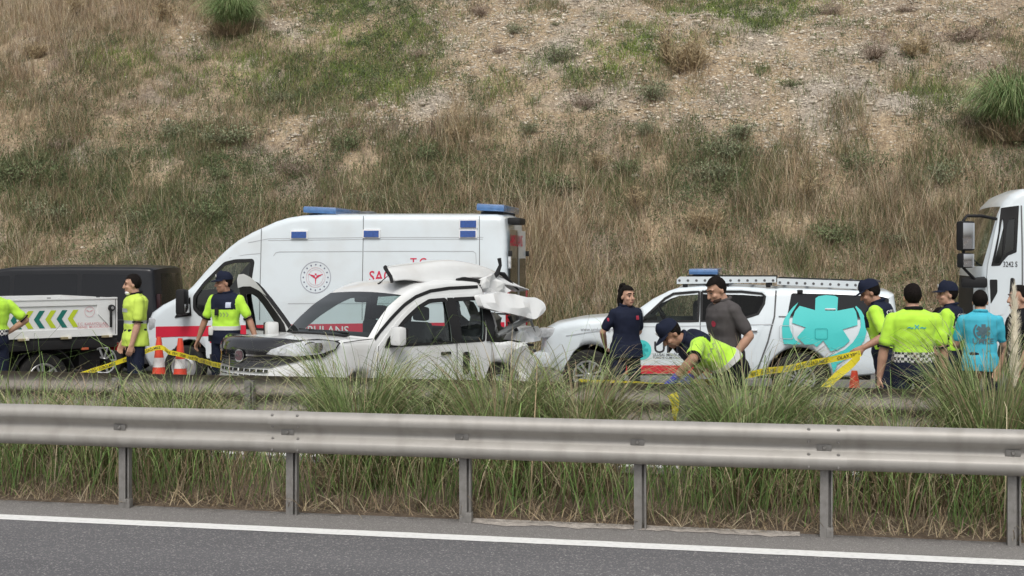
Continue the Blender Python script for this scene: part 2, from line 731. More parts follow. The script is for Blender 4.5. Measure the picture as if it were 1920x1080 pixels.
def hill_mat():
    m = bpy.data.materials.new('hill_earth')
    m.use_nodes = True
    n, l = m.node_tree.nodes, m.node_tree.links
    b = n['Principled BSDF']
    b.inputs['Roughness'].default_value = 0.95
    tc = n.new('ShaderNodeTexCoord')
    a = n.new('ShaderNodeTexNoise'); a.inputs['Scale'].default_value = 0.35; a.inputs['Detail'].default_value = 8
    c = n.new('ShaderNodeTexNoise'); c.inputs['Scale'].default_value = 9; c.inputs['Detail'].default_value = 8
    v = n.new('ShaderNodeTexVoronoi'); v.inputs['Scale'].default_value = 16
    for t in (a, c, v):
        l.new(tc.outputs['Object'], t.inputs['Vector'])
    r = n.new('ShaderNodeValToRGB')
    r.color_ramp.elements[0].position = 0.35; r.color_ramp.elements[0].color = (0.36, 0.29, 0.22, 1)
    r.color_ramp.elements[1].position = 0.65; r.color_ramp.elements[1].color = (0.47, 0.41, 0.34, 1)
    e = r.color_ramp.elements.new(0.5); e.color = (0.46, 0.35, 0.225, 1)
    l.new(a.outputs['Fac'], r.inputs[0])
    mx = n.new('ShaderNodeMix'); mx.data_type = 'RGBA'; mx.blend_type = 'MULTIPLY'; mx.inputs[0].default_value = 0.8
    mr = n.new('ShaderNodeMapRange'); mr.inputs['From Min'].default_value = 0.3; mr.inputs['From Max'].default_value = 0.7
    mr.inputs['To Min'].default_value = 0.45; mr.inputs['To Max'].default_value = 1.3
    l.new(c.outputs['Fac'], mr.inputs['Value'])
    l.new(r.outputs[0], mx.inputs[6]); l.new(mr.outputs[0], mx.inputs[7])
    l.new(mx.outputs[2], b.inputs['Base Color'])
    bp = n.new('ShaderNodeBump'); bp.inputs['Strength'].default_value = 0.9; bp.inputs['Distance'].default_value = 0.08
    l.new(v.outputs['Distance'], bp.inputs['Height']); l.new(bp.outputs[0], b.inputs['Normal'])
    return m


tag(link('hillside', hme, hill_mat()), 'steep stony slope rising behind the far carriageway', 'hillside', kind='structure')


def hill_at(px, py):
    d = ray(px, py)
    t = 24.0
    for _ in range(700):
        x, y, z = d[0] * t, d[1] * t, CAM_H + d[2] * t
        if y > 25.5 and z < float(hill_z(np.array([x]), np.array([y]))[0]):
            break
        t += 0.05
    return (x, y, float(hill_z(np.array([x]), np.array([y]))[0]))


# ---- loose limestone chips
def stones():
    n = 46000
    y = rng.uniform(27, 44, n * 5); x = rng.uniform(-0.52, 0.52, n * 5) * y - 0.245 * y
    P = np.stack([x, y, hill_z(x, y)], 1)
    px, py = project(P)
    k = blobs(BARE, px, py) * (0.5 + 1.2 * vnoise(x * 2, y * 2)) + 0.02
    keep = rng.random(len(x)) < np.clip(k, 0, 1) * 0.85
    P = P[keep][:n]
    n = len(P)
    s = np.clip(rng.lognormal(-3.75, 0.5, n), 0.010, 0.12)
    oct_ = np.array([(1, 0, 0), (-1, 0, 0), (0, 1, 0), (0, -1, 0), (0, 0, 1), (0, 0, -1)], np.float32)
    jit = 1 + rng.uniform(-0.35, 0.35, (n, 6, 1))
    an = rng.random(n) * 6.28
    V = oct_[None] * jit * s[:, None, None] * np.array([1.3, 1.0, 0.6])
    ca, sa = np.cos(an)[:, None], np.sin(an)[:, None]
    V = np.stack([V[..., 0] * ca - V[..., 1] * sa, V[..., 0] * sa + V[..., 1] * ca, V[..., 2]], -1) + P[:, None]
    T = np.array([(0, 2, 4), (2, 1, 4), (1, 3, 4), (3, 0, 4), (2, 0, 5), (1, 2, 5), (3, 1, 5), (0, 3, 5)])
    T = (T[None] + (np.arange(n) * 6)[:, None, None]).reshape(-1, 3)
    g = rng.uniform(0.45, 1.15, n)[:, None, None]
    c = np.array([0.76, 0.68, 0.56]) * g * np.ones((n, 6, 1))
    return np_mesh('limestone_chips', V.reshape(-1, 3), T, c.reshape(-1, 3))


M_STONE = mat('limestone', (0.5, 0.45, 0.4), 0.9, attr='Col', dirt=(0.3, 0.24, 0.18), dirt_amt=0.4, scale=3)
tag(link('limestone_chips', stones(), M_STONE), 'pale limestone chips scattered over the bare parts of the slope', 'stones', kind='stuff')

# ---- grass of the slope
DRYC = np.array([(0.32, 0.23, 0.145), (0.40, 0.295, 0.185), (0.245, 0.172, 0.115), (0.48, 0.375, 0.245), (0.20, 0.15, 0.105), (0.25, 0.225, 0.125)])
GRNC = np.array([(0.12, 0.16, 0.06), (0.16, 0.195, 0.085), (0.10, 0.135, 0.065), (0.20, 0.22, 0.10)])
BRTC = np.array([(0.21, 0.30, 0.06), (0.27, 0.35, 0.09), (0.17, 0.25, 0.055)])
PURC = np.array([(0.21, 0.15, 0.125), (0.27, 0.20, 0.165), (0.16, 0.12, 0.105)])
M_GRASS = mat('grass_blades', (0.3, 0.25, 0.15), 0.8, attr='Col', dirt=(0.2, 0.15, 0.1), dirt_amt=0.15, scale=1.0, spec=0.2)


def hill_grass(kind, nclump, per):
    m = int(nclump * 3.2)
    y = rng.uniform(25.9, 44, m); x = rng.uniform(-0.54, 0.54, m) * y - 0.245 * y
    P = np.stack([x, y, hill_z(x, y)], 1)
    px, py = project(P)
    bare = .8 * blobs(BARE, px, py) * np.clip(2.2 * vnoise(x * 1.1 + 9, y * 1.1 + 2) - .1, .15, 1.5)
    gr = 1.3 * blobs(GREEN, px, py)
    pu = blobs(PURP, px, py)
    pa = blobs(PALE, px, py)
    patch = vnoise(x * 0.9 + 5, y * 0.9) * 0.6 + vnoise(x * 2.7, y * 2.7) * 0.4
    if kind == 'dry':
        k = np.clip(0.72 + 0.35 * pa - 0.45 * gr - 0.85 * bare + 0.3 * pu, 0.15, 1) * np.clip(1.9 * patch - .25, .12, 1.4)
    else:
        k = np.clip(0.52 + 0.9 * gr - 0.60 * bare - 0.35 * pa - 0.2 * pu, 0.06, 1) * np.clip((patch - 0.25) * 2.6, 0.08, 1.5)
    keep = rng.random(m) < k
    x, y, px, py = x[keep][:nclump], y[keep][:nclump], px[keep][:nclump], py[keep][:nclump]
    gr, pu, pa, bare = gr[keep][:nclump], pu[keep][:nclump], pa[keep][:nclump], bare[keep][:nclump]
    n = len(x)
    i = np.repeat(np.arange(n), per)
    N = len(i)
    spread = 0.09 if kind == 'dry' else 0.10
    bx = x[i] + rng.normal(0, spread, N); by = y[i] + rng.normal(0, spread, N)
    B = np.stack([bx, by, hill_z(bx, by) - 0.02], 1)
    low = np.clip((py[i] - 80) / 300, 0, 1)              # taller towards the foot of the slope
    if kind == 'dry':
        h = rng.gamma(6, 1 / 6, N) * (0.20 + 0.22 * low + 0.30 * pa[i]) * np.clip(1 - 0.5 * bare[i], 0.4, 1)
        c = DRYC[rng.integers(0, len(DRYC), n)][i]
        pm = (rng.random(n) < np.clip(pu, 0, .9))[i]
        c = np.where(pm[:, None], PURC[rng.integers(0, 3, n)][i], c)
        c = c * (1 + 0.12 * np.clip(pa[i], 0, 1))[:, None]
        w_ = rng.uniform(0.006, 0.013, N)
        tall = rng.random(N) < .05 + .06 * np.clip(pa[i], 0, 1)
        h = np.where(tall, h * 1.9, h); w_ = np.where(tall, .007, w_)
        c = np.where(tall[:, None], np.array([0.56, 0.48, 0.35]), c)
        flat = rng.random(n)[i] < .35
        h = np.where(flat, h * .55, h)
        reach = h * np.where(flat, rng.uniform(.6, 2.2, N), rng.uniform(0.1, 0.9, N))
        dr = rng.uniform(0, 1.4, N)
    else:
        h = rng.gamma(6, 1 / 6, N) * (0.17 + 0.16 * low)
        c = GRNC[rng.integers(0, len(GRNC), n)][i]
        up = (rng.random(n) < np.clip(gr * 0.9, 0, .9) * (py < 200))[i]
        c = np.where(up[:, None], BRTC[rng.integers(0, 3, n)][i], c)
        w_ = rng.uniform(0.008, 0.018, N)
        reach = h * rng.uniform(0.2, 0.9, N)
        dr = rng.uniform(0, 0.6, N)
    c = c * rng.uniform(0.7, 1.3, (N, 1))
    return ribbons(B, rng.random(N) * 6.283, reach, h, dr, w_, c, seg=2, curl=0.06)


v, t, c = hill_grass('dry', 24000, 10)
tag(link('dry_grass', np_mesh('dry_grass', v, t, c), M_GRASS), 'dry straw-coloured grass covering the slope', 'grass', kind='stuff')
v, t, c = hill_grass('green', 20500, 9)
tag(link('green_weeds', np_mesh('green_weeds', v, t, c), M_GRASS), 'low grey-green weeds growing among the dry grass on the slope', 'weeds', kind='stuff')


def leafy(nclump, per):
    """small leaves of broad weeds, gathered in loose cushions"""
    m = nclump * 4
    y = rng.uniform(25.9, 43.5, m); x = rng.uniform(-0.53, 0.53, m) * y - 0.245 * y
    P = np.stack([x, y, hill_z(x, y)], 1)
    px, py = project(P)
    patch = vnoise(x * 0.55 + 3, y * 0.55 + 8) * .65 + vnoise(x * 2.1, y * 2.1 + 4) * .35
    k = np.clip(0.38 + 0.8 * blobs(GREEN, px, py) - 0.5 * blobs(BARE, px, py) - .3 * blobs(PALE, px, py), 0.04, 1) * np.clip((patch - .36) * 5, 0.03, 1.3)
    q = np.where(rng.random(m) < k)[0][:nclump]
    x, y, py = x[q], y[q], py[q]
    n = len(x)
    R0 = rng.uniform(.10, .34, n)
    i = np.repeat(np.arange(n), per)
    N = len(i)
    a = rng.random(N) * 6.283
    r = R0[i] * np.sqrt(rng.random(N))
    bx, by = x[i] + r * np.cos(a), y[i] + r * np.sin(a)
    top = R0[i] * (1.25 - .7 * (r / R0[i]) ** 2) * (.6 + .6 * np.clip((py[i] - 60) / 250, 0, 1))
    bz = hill_z(bx, by) + top * rng.random(N) ** .5
    P = np.stack([bx, by, bz], 1)
    d = rng.normal(0, 1, (N, 3)); d[:, 2] = np.abs(d[:, 2]) + .4
    d /= np.linalg.norm(d, axis=1)[:, None]
    w_ = np.cross(d, rng.normal(0, 1, (N, 3))); w_ /= np.linalg.norm(w_, axis=1)[:, None] + 1e-6
    L = rng.uniform(.03, .085, N)[:, None]
    W = L * .17
    V = np.stack([P, P + d * L * .5 + w_ * W, P + d * L, P + d * L * .5 - w_ * W], 1).reshape(-1, 3)
    T = (np.array([(0, 1, 2), (0, 2, 3)])[None] + (np.arange(N) * 4)[:, None, None]).reshape(-1, 3)
    base = np.array([(.11, .15, .065), (.15, .185, .095), (.085, .12, .06), (.18, .195, .10)])[rng.integers(0, 4, n)][i]
    c = base * rng.uniform(.65, 1.35, (N, 1))
    return np_mesh('leafy_weeds', V, T, np.repeat(c, 4, 0))


tag(link('leafy_weeds', leafy(7600, 34), M_GRASS), 'grey-green leafy weeds in loose cushions over the slope', 'weeds', kind='stuff')
# ================================================================== GUARDRAILS
M_ZINC = mat('galvanised_steel', (0.39, 0.372, 0.345), 0.55, metal=0.3, dirt=(0.26, 0.243, 0.215), dirt_amt=0.55, scale=6, bump=0.08, bscale=12)
for nd in M_ZINC.node_tree.nodes:                 # run-off streaks: stretch the dirt downwards
    if nd.type == 'TEX_NOISE' and abs(nd.inputs['Scale'].default_value - 6) < .01:
        mp = M_ZINC.node_tree.nodes.new('ShaderNodeMapping'); mp.inputs['Scale'].default_value = (1.3, 1.0, 0.5)
        M_ZINC.node_tree.links.new(nd.inputs['Vector'].links[0].from_socket, mp.inputs[0]); M_ZINC.node_tree.links.new(mp.outputs[0], nd.inputs['Vector'])
M_ZINC2 = mat('galvanised_post', (0.25, 0.24, 0.228), 0.6, metal=0.3, dirt=(0.16, 0.15, 0.135), dirt_amt=0.8, scale=14, bump=0.15, bscale=40)
M_BOLT = mat('bolt_steel', (0.27, 0.26, 0.245), 0.5, metal=0.6, var=0.3, scale=30)
M_ZINCF = mat('galvanised_dull', (0.26, 0.235, 0.21), 0.7, metal=0.2, dirt=(0.2, 0.17, 0.14), dirt_amt=0.9, scale=5, bump=0.1, bscale=12)

W_PROF = [(0.012, 0.33), (0.03, 0.327), (0.055, 0.312), (0.074, 0.293), (0.082, 0.272), (0.082, 0.243), (0.074, 0.228), (0.03, 0.198), (0.016, 0.185),
          (0.013, 0.165), (0.016, 0.145), (0.03, 0.132), (0.074, 0.102), (0.082, 0.087), (0.082, 0.058), (0.074, 0.037), (0.055, 0.018), (0.03, 0.003), (0.012, 0.0)]


def w_beam(name, length, nseg=6, wob=0.004, seed=0):
    """front towards -y, back at y = 0; open sheet with thickness"""
    V, Fc = [], []
    n = len(W_PROF)
    for i in range(nseg + 1):
        x = length * i / nseg
        dy = wob * mnoise.noise((x * 1.3, seed, 0)); dz = wob * mnoise.noise((x * 1.1, seed, 5))
        for (d, z) in W_PROF:
            V.append((x, -d + dy, z + dz))
        for (d, z) in W_PROF:
            V.append((x, -d + dy + 0.004, z + dz))
    s = 2 * n
    for i in range(nseg):
        for k in range(n - 1):
            a = i * s + k
            Fc.append((a, a + 1, a + 1 + s, a + s))
            b = a + n
            Fc.append((b, b + s, b + s + 1, b + 1))
        Fc.append((i * s, i * s + s, i * s + s + n, i * s + n))
        a = i * s + n - 1
        Fc.append((a, a + n, a + n + s, a + s))
    for i in (0, nseg):
        for k in range(n - 1):
            a = i * s + k
            Fc.append((a, a + n, a + n + 1, a + 1))
    return mesh(name, V, Fc, 40)


def c_post(h0, h1):
    """folded C-section post with a slit on its right side"""
    out = [(-.045, 0), (.014, 0), (.014, .006), (-.039, .006), (-.039, .05), (.039, .05), (.039, .006), (.034, .006), (.034, 0), (.045, 0), (.045, .056), (-.045, .056)]
    V = [(x, y, h0) for x, y in out] + [(x, y, h1) for x, y in out]
    n = len(out)
    Fc = [(i, (i + 1) % n, n + (i + 1) % n, n + i) for i in range(n)]
    v2, f2 = cdt(out)
    k = len(V)
    V += [(x, y, h1) for x, y in v2]
    Fc += [tuple(k + i for i in f) for f in f2]
    return mesh('post', V, Fc)


def bolt_mesh(r, h):
    V, Fc = lathe_data([(0, -h), (r * 0.6, -h), (r * 0.85, -h * 0.7), (r, 0)], 8)
    return mesh('bolt', V, Fc, 40)


SP = 1.375
POST_PX = [232, 546, 872, 1200, 1549, 1902]          # posts of the near rail seen in the photograph
POST_X = [at_y(p, 10.0) for p in POST_PX]
POST_X = [POST_X[0] - (6 - i) * 1.38 for i in range(6)] + POST_X + [POST_X[-1] + (i + 1) * 1.36 for i in range(7)]
PX0 = POST_X[8]
near = thing('guardrail', 'galvanised steel guardrail with posts along the near edge of the median', 'guardrail', (0, 9.98, 0))
post_me = c_post(-0.25, 0.80)
foot_bm = bmesh.new(); box_bm(foot_bm, (0.026, 0.028, 0.035), (0.052, 0.066, 0.09), 0.006)
foot_me = from_bm('post_sleeve', foot_bm, 40)
pl_bm = bmesh.new(); box_bm(pl_bm, (0, -0.008, 0), (0.105, 0.006, 0.045), 0.002)
plate_me = from_bm('washer_plate', pl_bm, 40)
b_me, bs_me = bolt_mesh(0.016, 0.012), bolt_mesh(0.013, 0.009)
for m_ in (b_me, bs_me, plate_me):
    m_.materials.append(M_BOLT)
BEAM_Z = 0.50
for k, x in enumerate(POST_X):
    p = link('post', post_me, M_ZINC2, near)
    p.location = (x, 0.02, random.uniform(-0.008, 0.004)); p.rotation_euler = (random.uniform(-.006, .006), random.uniform(-.008, .008), 0)
    if k % 2 == 0:
        f_ = link('post_sleeve', foot_me, M_ZINC2, p); f_.location = (0, 0, 0.0)
    a = link('washer_plate', plate_me, None, near); a.location = (x - 0.015, -0.012, BEAM_Z + 0.165); a.rotation_euler = (0, random.uniform(-.03, .03), 0)
    b = link('bolt', b_me, None, a); b.location = (0, -0.01, 0)
for j in range(-3, 4):                    # one beam sheet covers three bays; the splice sits just right of a post
    i0 = 7 + 3 * j
    if i0 < 0 or i0 + 3 > len(POST_X) - 1:
        continue
    xs = POST_X[i0] + 0.145
    be = link('beam', w_beam('beam', POST_X[i0 + 3] - POST_X[i0] + 0.30, seed=j), M_ZINC, near)
    be.location = (xs - 0.30, 0.004 * (j % 2), BEAM_Z + (0.002 if j % 2 else 0))
    for cx in (-0.27, -0.06):
        for (d, z) in ((0.068, 0.302), (0.055, 0.213), (0.055, 0.118), (0.068, 0.030)):
            bb = link('bolt', bs_me, None, near); bb.location = (xs + cx, -d - 0.002 + 0.004, BEAM_Z + z)

FPX0 = at_y(1287, 11.86)
far = thing('guardrail', 'dull steel guardrail behind the median grass seen from its back', 'guardrail', (0, 11.86, 0))
fpost_me = c_post(-0.2, 0.875)
fb = w_beam('beam', 3 * SP + 0.30, seed=21)
for k in range(-9, 11):
    p = link('post', fpost_me, M_ZINCF if k % 3 else M_ZINC2, far)
    p.location = (FPX0 + k * SP, 0, 0); p.rotation_euler = (0, random.uniform(-.012, .012), 0)
for j in range(-3, 4):
    be = link('beam', fb, M_ZINCF, far)
    be.location = (FPX0 + j * 3 * SP + 3 * SP + 0.15, 0.075 + 0.004 * (j % 2), 0.585 + 0.002 * (j % 2)); be.rotation_euler = (0, 0, math.pi)
# slotted hole cover seen on one post
box('post_slot', (FPX0 - 0.005, -0.004, 0.70), (0.012, 0.006, 0.075), mat('slot_dark', (0.03, 0.03, 0.03), 0.8), far, 0.002)

# ================================================================== PAMPAS CLUMPS
PG = np.array([(0.14, 0.24, 0.06), (0.18, 0.285, 0.08), (0.11, 0.195, 0.055), (0.225, 0.30, 0.10)])
PT = np.array([(0.25, 0.32, 0.13), (0.36, 0.38, 0.20), (0.20, 0.28, 0.11), (0.42, 0.38, 0.23)])
PD = np.array([(0.42, 0.33, 0.20), (0.34, 0.25, 0.155), (0.50, 0.42, 0.28), (0.27, 0.20, 0.135)])


def rein_in(B, hd, reach, ymin):
    """blades that would lean through the rail swing along the median instead"""
    if ymin is None:
        return hd
    dy, dx = np.sin(hd), np.cos(hd)
    room = np.maximum((B[:, 1] - ymin) * rng.uniform(0.35, 1.0, len(B)), 0.02)
    over = dy * reach < -room
    s_ = np.clip(-room / np.maximum(reach, 1e-3), -1, 1)
    hd2 = np.arctan2(s_, np.where(dx >= 0, 1, -1) * np.sqrt(1 - s_ * s_))
    return np.where(over, hd2, hd)


def pampas(name, n, hgt, rad_, dry=0.25, ymin=None, yel=0.0, greentip=False, mound=False, width=(0.007, 0.0155), seg=7, up=0.0):
    """arching blades from a tight base, straw at the foot"""
    a = rng.random(n) * 6.283
    r = rad_ * 0.35 * np.sqrt(rng.random(n))
    B = np.stack([r * np.cos(a), r * np.sin(a), np.full(n, -0.03)], 1)
    hd = a + rng.normal(0, 0.55, n)
    if ymin is not None:                      # hemmed in by the rails, the clump fans along the median
        hd = np.arctan2(0.5 * np.sin(hd), np.cos(hd))
    L = hgt * np.clip(rng.normal(0.80, 0.22, n), 0.3, 1.2)
    out = rng.random(n) ** 0.8 * (1 - up)
    if mound:
        out = rng.random(n) ** 0.6
    reach = L * (0.10 + 0.85 * out)
    droop = 0.45 + 3.6 * out * rng.random(n)
    if mound:
        droop = 0.8 + 4.5 * out * rng.uniform(.5, 1, n)
        reach = L * (.08 + .75 * out)
    # apex height of (1+d)t - d t^2 at t=(1+d)/2d is (1+d)^2/4d for d>1: normalise so apex = L
    apex = np.where(droop > 1, (1 + droop) ** 2 / (4 * droop), 1.0)
    h = L / apex * (1 - 0.25 * out)
    i = rng.integers(0, 4, n)
    c, tc_ = PG[i], PT[rng.integers(0, 4, n)]
    c = c * (1 - yel) + np.array([0.26, 0.25, 0.10]) * yel
    if greentip:
        c = c * np.array([1.0, .88, 1.25]); tc_ = c * 1.6
    k = rng.random(n) < dry
    c = np.where(k[:, None], PD[rng.integers(0, 4, n)], c)
    tc_ = np.where(k[:, None], PD[rng.integers(0, 4, n)], tc_)
    g = rng.uniform(0.7, 1.3, (n, 1))
    hd = rein_in(B, hd, reach, ymin)
    parts = [ribbons(B, hd, reach, h, droop, rng.uniform(*width, n), c * g, seg, 1.25, ymin, tc_ * g, curl=0.05)]
    m = int(n * (0.3 + dry))                      # dead straw lying round the foot
    a = rng.random(m) * 6.283
    r = rad_ * 0.6 * np.sqrt(rng.random(m))
    B = np.stack([r * np.cos(a), r * np.sin(a), np.full(m, -0.03)], 1)
    L = hgt * rng.uniform(0.2, 0.55, m)
    c = PD[rng.integers(0, 4, m)] * rng.uniform(0.5, 1.1, (m, 1))
    parts.append(ribbons(B, a + rng.normal(0, 0.8, m), L * rng.uniform(0.5, 1.1, m), L * rng.uniform(0.25, 0.7, m), rng.uniform(1.0, 3.2, m), rng.uniform(*width, m), c, 4, 1.1, ymin, curl=0.08))
    return np_mesh(name, *joinrib(parts))


M_PAMPAS = mat('pampas_blades', (0.2, 0.22, 0.1), 0.6, attr='Col', dirt=(0.25, 0.22, 0.14), dirt_amt=0.12, scale=3, spec=0.35)
G_MED = 'grass clumps along the median'
#        px, world y, height, blades, radius, dry, yellow, up, label
MED = [(60, 11.15, .80, 600, .55, .35, .35, 0, 'low yellow-green grass clump in the median before the dropside truck'),
       (190, 10.95, .84, 650, .5, .3, .2, 0, 'arching green grass clump in the median beside the vested worker'),
       (335, 11.05, .90, 850, .5, .2, .25, .1, 'bushy green grass clump in the median just right of the two cones'),
       (675, 11.05, 1.14, 1100, .55, .12, 0, .15, 'dense dark green grass clump in the median before the wreck front wheel'),
       (790, 11.25, 1.00, 700, .5, .15, .1, .1, 'finely arching green grass clump in the median before the wreck driver door'),
       (940, 11.05, 1.14, 1000, .55, .2, .15, .15, 'tall green grass clump in the median before the crushed wreck tail'),
       (1080, 11.15, 1.10, 900, .5, .45, .25, .2, 'tall yellowing grass clump in the median before the pickup front wheel'),
       (1400, 11.05, 1.16, 1100, .6, .15, .05, .15, 'dense green grass clump in the median below the bending officer'),
       (1515, 11.2, .92, 750, .45, .2, .1, .1, 'green grass clump in the median before the pickup rear wheel'),
       (1690, 11.05, .86, 800, .55, .4, .3, 0, 'straw-tinted grass clump in the median before the checkered-belt officer'),
       (1860, 11.1, 1.28, 1200, .55, .2, .1, .35, 'upright green grass clump in the median with one cream plume')]
for (px, wy, hh, nb, rr, dr, ye, up, lab) in MED:
    x = at_y(px, wy)
    o = link('pampas_clump', pampas('pampas_clump', int(nb * 1.1), hh * 1.06, rr, dr * .7, 10.10 - wy, ye, up=up), M_PAMPAS)
    o.location = (x, wy, 0.06)
    tag(o, lab, 'plant', G_MED)
    if 'plume' in lab:
        xs = at_y(1893, wy) - x
        pts = [(xs + 0.02 * math.sin(t * 2.2) + 0.10 * (t - .5) ** 2, -0.05, 0.0 + 1.70 * t) for t in [i / 14 for i in range(15)]]
        st = tube('plume_stalk', pts[:11], 0.007, mat('plume_stalk', (0.38, 0.36, 0.18), 0.7), o, 6)
        n = 1200
        t = rng.random(n)
        z = 0.96 + t * 0.78
        R = 0.045 * np.sin(np.clip(t * 0.9 + 0.1, 0, 1) * math.pi) ** 0.6
        an = rng.random(n) * 6.283
        B = np.stack([xs + 0.02 * np.sin(z * 1.3) + R * .3 * np.cos(an) + 0.01, -0.05 + R * .3 * np.sin(an), z], 1)
        cc = np.array([0.84, 0.79, 0.66]) * rng.uniform(0.85, 1.2, (n, 1))
        tube('plume_core', [(xs + 0.02 * math.sin(q * 1.3) + .01, -.05, q) for q in [.98 + .72 * i / 10 for i in range(11)]], [.004 + .022 * math.sin(math.pi * min(1, .1 + .9 * i / 10)) ** .7 for i in range(11)], mat('plume_cream', (.74, .68, .53), .9, var=.15, scale=30, bump=.5, bscale=80), o, 8)
        pm = np_mesh('plume', *ribbons(B, an, R * 1.0, rng.uniform(0.03, 0.10, n), np.zeros(n), np.full(n, .004), cc, 2))
        link('plume', pm, M_PAMPAS, o)

# low straw and green blades all along the median
def median_fill():
    n = 19000
    x = rng.uniform(-16, 10, n); y = rng.uniform(10.22, 11.75, n)
    B = np.stack([x, y, 0.0 + 0.08 * np.sin((y - 10.1) / 2.6 * math.pi)], 1)
    d = vnoise(x * 1.6, y * 1.0 + 4)
    pxx, _ = project(B)
    k = rng.random(n) < np.clip(0.25 + 0.9 * d, 0.1, 1)
    x, y, B, d, pxx = x[k], y[k], B[k], d[k], pxx[k]
    n = len(x)
    straw = rng.random(n) < 0.38 + 0.3 * np.exp(-((pxx - 440) / 70) ** 2)
    L = rng.gamma(5, 0.2, n) * np.where(straw, 0.34, 0.42)
    c = np.where(straw[:, None], PD[rng.integers(0, 4, n)], PG[rng.integers(0, 4, n)] * 1.1) * rng.uniform(0.6, 1.2, (n, 1))
    a = rng.random(n) * 6.283
    rc = L * rng.uniform(0.3, 1.3, n)
    a = rein_in(B, a, rc, 10.09)
    P1 = ribbons(B, a, rc, L, rng.uniform(0.6, 3.4, n), rng.uniform(.0045, .011, n), c, 4, 1.15, 10.09, c * 1.15, curl=0.08)
    m = 9500                                     # litter creeping onto the asphalt edge
    B2 = np.stack([rng.uniform(-16, 10, m), 10.03 + rng.random(m) ** 1.5 * 0.6, np.full(m, 0.03)], 1)
    c2 = PD[rng.integers(0, 4, m)] * rng.uniform(0.5, 1.0, (m, 1))
    P2 = ribbons(B2, rng.random(m) * 6.283, rng.uniform(0.05, 0.34, m), rng.uniform(0.0, 0.14, m), rng.uniform(0, 3, m), rng.uniform(.004, .01, m), c2, 3, 1.0)
    m = 1500                                     # thin bent wisps standing above the rail
    B3 = np.stack([rng.uniform(-16, 10, m), rng.uniform(10.6, 11.7, m), np.full(m, 0.06)], 1)
    c3 = (np.array([0.42, 0.40, 0.23]) + rng.normal(0, 0.04, (m, 1))) * np.ones((1, 3))
    h = rng.uniform(0.55, 1.18, m)
    P3 = ribbons(B3, rng.random(m) * 6.283, h * rng.uniform(0.4, 1.0, m), h * 0.62, rng.uniform(1.6, 4.2, m), np.full(m, .005), c3, 9, 1.2, 10.1, curl=0.12)
    return joinrib([P1, P2, P3])


tag(link('median_grass', np_mesh('median_grass', *median_fill()), M_PAMPAS), 'mixed dry straw and green blades filling the median between the rails', 'grass', kind='stuff')

# ---- pampas and shrubs on the slope
hp = pampas('pampas_clump', 3000, 1.45, 1.0, 0.05, None, 0, greentip=True, mound=True, width=(0.012, 0.022), seg=5)
for (px, py, s, lab) in [(437, 66, 1.0, 'large round green pampas clump high on the slope above the ambulance'),
                         (1905, 262, 1.18, 'large round green pampas clump on the slope above the truck cab')]:
    x, y, z = hill_at(px, py)
    o = link('pampas_clump', hp, M_PAMPAS); o.location = (x, y, z - 0.05); o.scale = (s, s, s); o.rotation_euler = (0, 0, px)
    tag(o, lab, 'plant', 'pampas clumps on the slope')

M_LEAF = mat('shrub_leaves', (0.1, 0.12, 0.06), 0.75, attr='Col', dirt=(0.18, 0.17, 0.10), dirt_amt=0.3, scale=4, spec=0.25)
M_STEM = mat('shrub_stem', (0.14, 0.10, 0.07), 0.9, var=0.3)


def shrub_mesh(n, base, rx, rz, leaf, stemmy, lobes=4):
    """leafy twigs fanning out in a few uneven lobes; small leaves set along each twig"""
    tw = 80
    lob = rng.normal(0, 0.45, (lobes, 2)) * rx
    lh = rng.uniform(0.55, 1.1, lobes)
    li = rng.integers(0, lobes, tw)
    a = rng.random(tw) * 6.283
    out = np.sqrt(rng.random(tw)) * 0.75
    foot = np.concatenate([lob[li] * 0.55, np.zeros((tw, 1))], 1)
    tip = np.stack([lob[li, 0] + np.cos(a) * out * rx, lob[li, 1] + np.sin(a) * out * rx, rz * lh[li] * (1.05 - 0.6 * out ** 2) * rng.uniform(0.55, 1.15, tw)], 1)
    i = rng.integers(0, tw, n)
    t = rng.random(n) ** 0.7
    P = foot[i] + (tip - foot)[i] * (0.05 + 0.95 * t)[:, None] + rng.normal(0, 0.05 * rx / 0.4, (n, 3))
    P[:, 2] = np.abs(P[:, 2])
    d = rng.normal(0, 1, (n, 3)); d[:, 2] = np.abs(d[:, 2]) + 0.3
    d /= np.linalg.norm(d, axis=1)[:, None]
    w_ = np.cross(d, rng.normal(0, 1, (n, 3))); w_ /= np.linalg.norm(w_, axis=1)[:, None] + 1e-6
    L = leaf * rng.uniform(0.5, 1.6, n)[:, None]
    W = L * stemmy
    V = np.stack([P - w_ * W * .2, P + d * L * .5 + w_ * W, P + d * L, P + d * L * .5 - w_ * W], 1).reshape(-1, 3)
    T = (np.array([(0, 1, 2), (0, 2, 3)])[None] + (np.arange(n) * 4)[:, None, None]).reshape(-1, 3)
    c = np.array(base) * rng.uniform(0.7, 1.4, (tw, 1))[i] * rng.uniform(0.75, 1.25, (n, 1))
    me = np_mesh('foliage', V, T, np.repeat(c, 4, 0))
    parts = [tube_data([tuple(foot[k] - np.array([0, 0, .05])), tuple((foot[k] + tip[k]) * 0.5 + np.array([0, 0, .03])), tuple(tip[k])], [0.008, 0.005, 0.002], 4) for k in range(0, tw, 3)]
    return me, mesh('stem', *merge(parts))


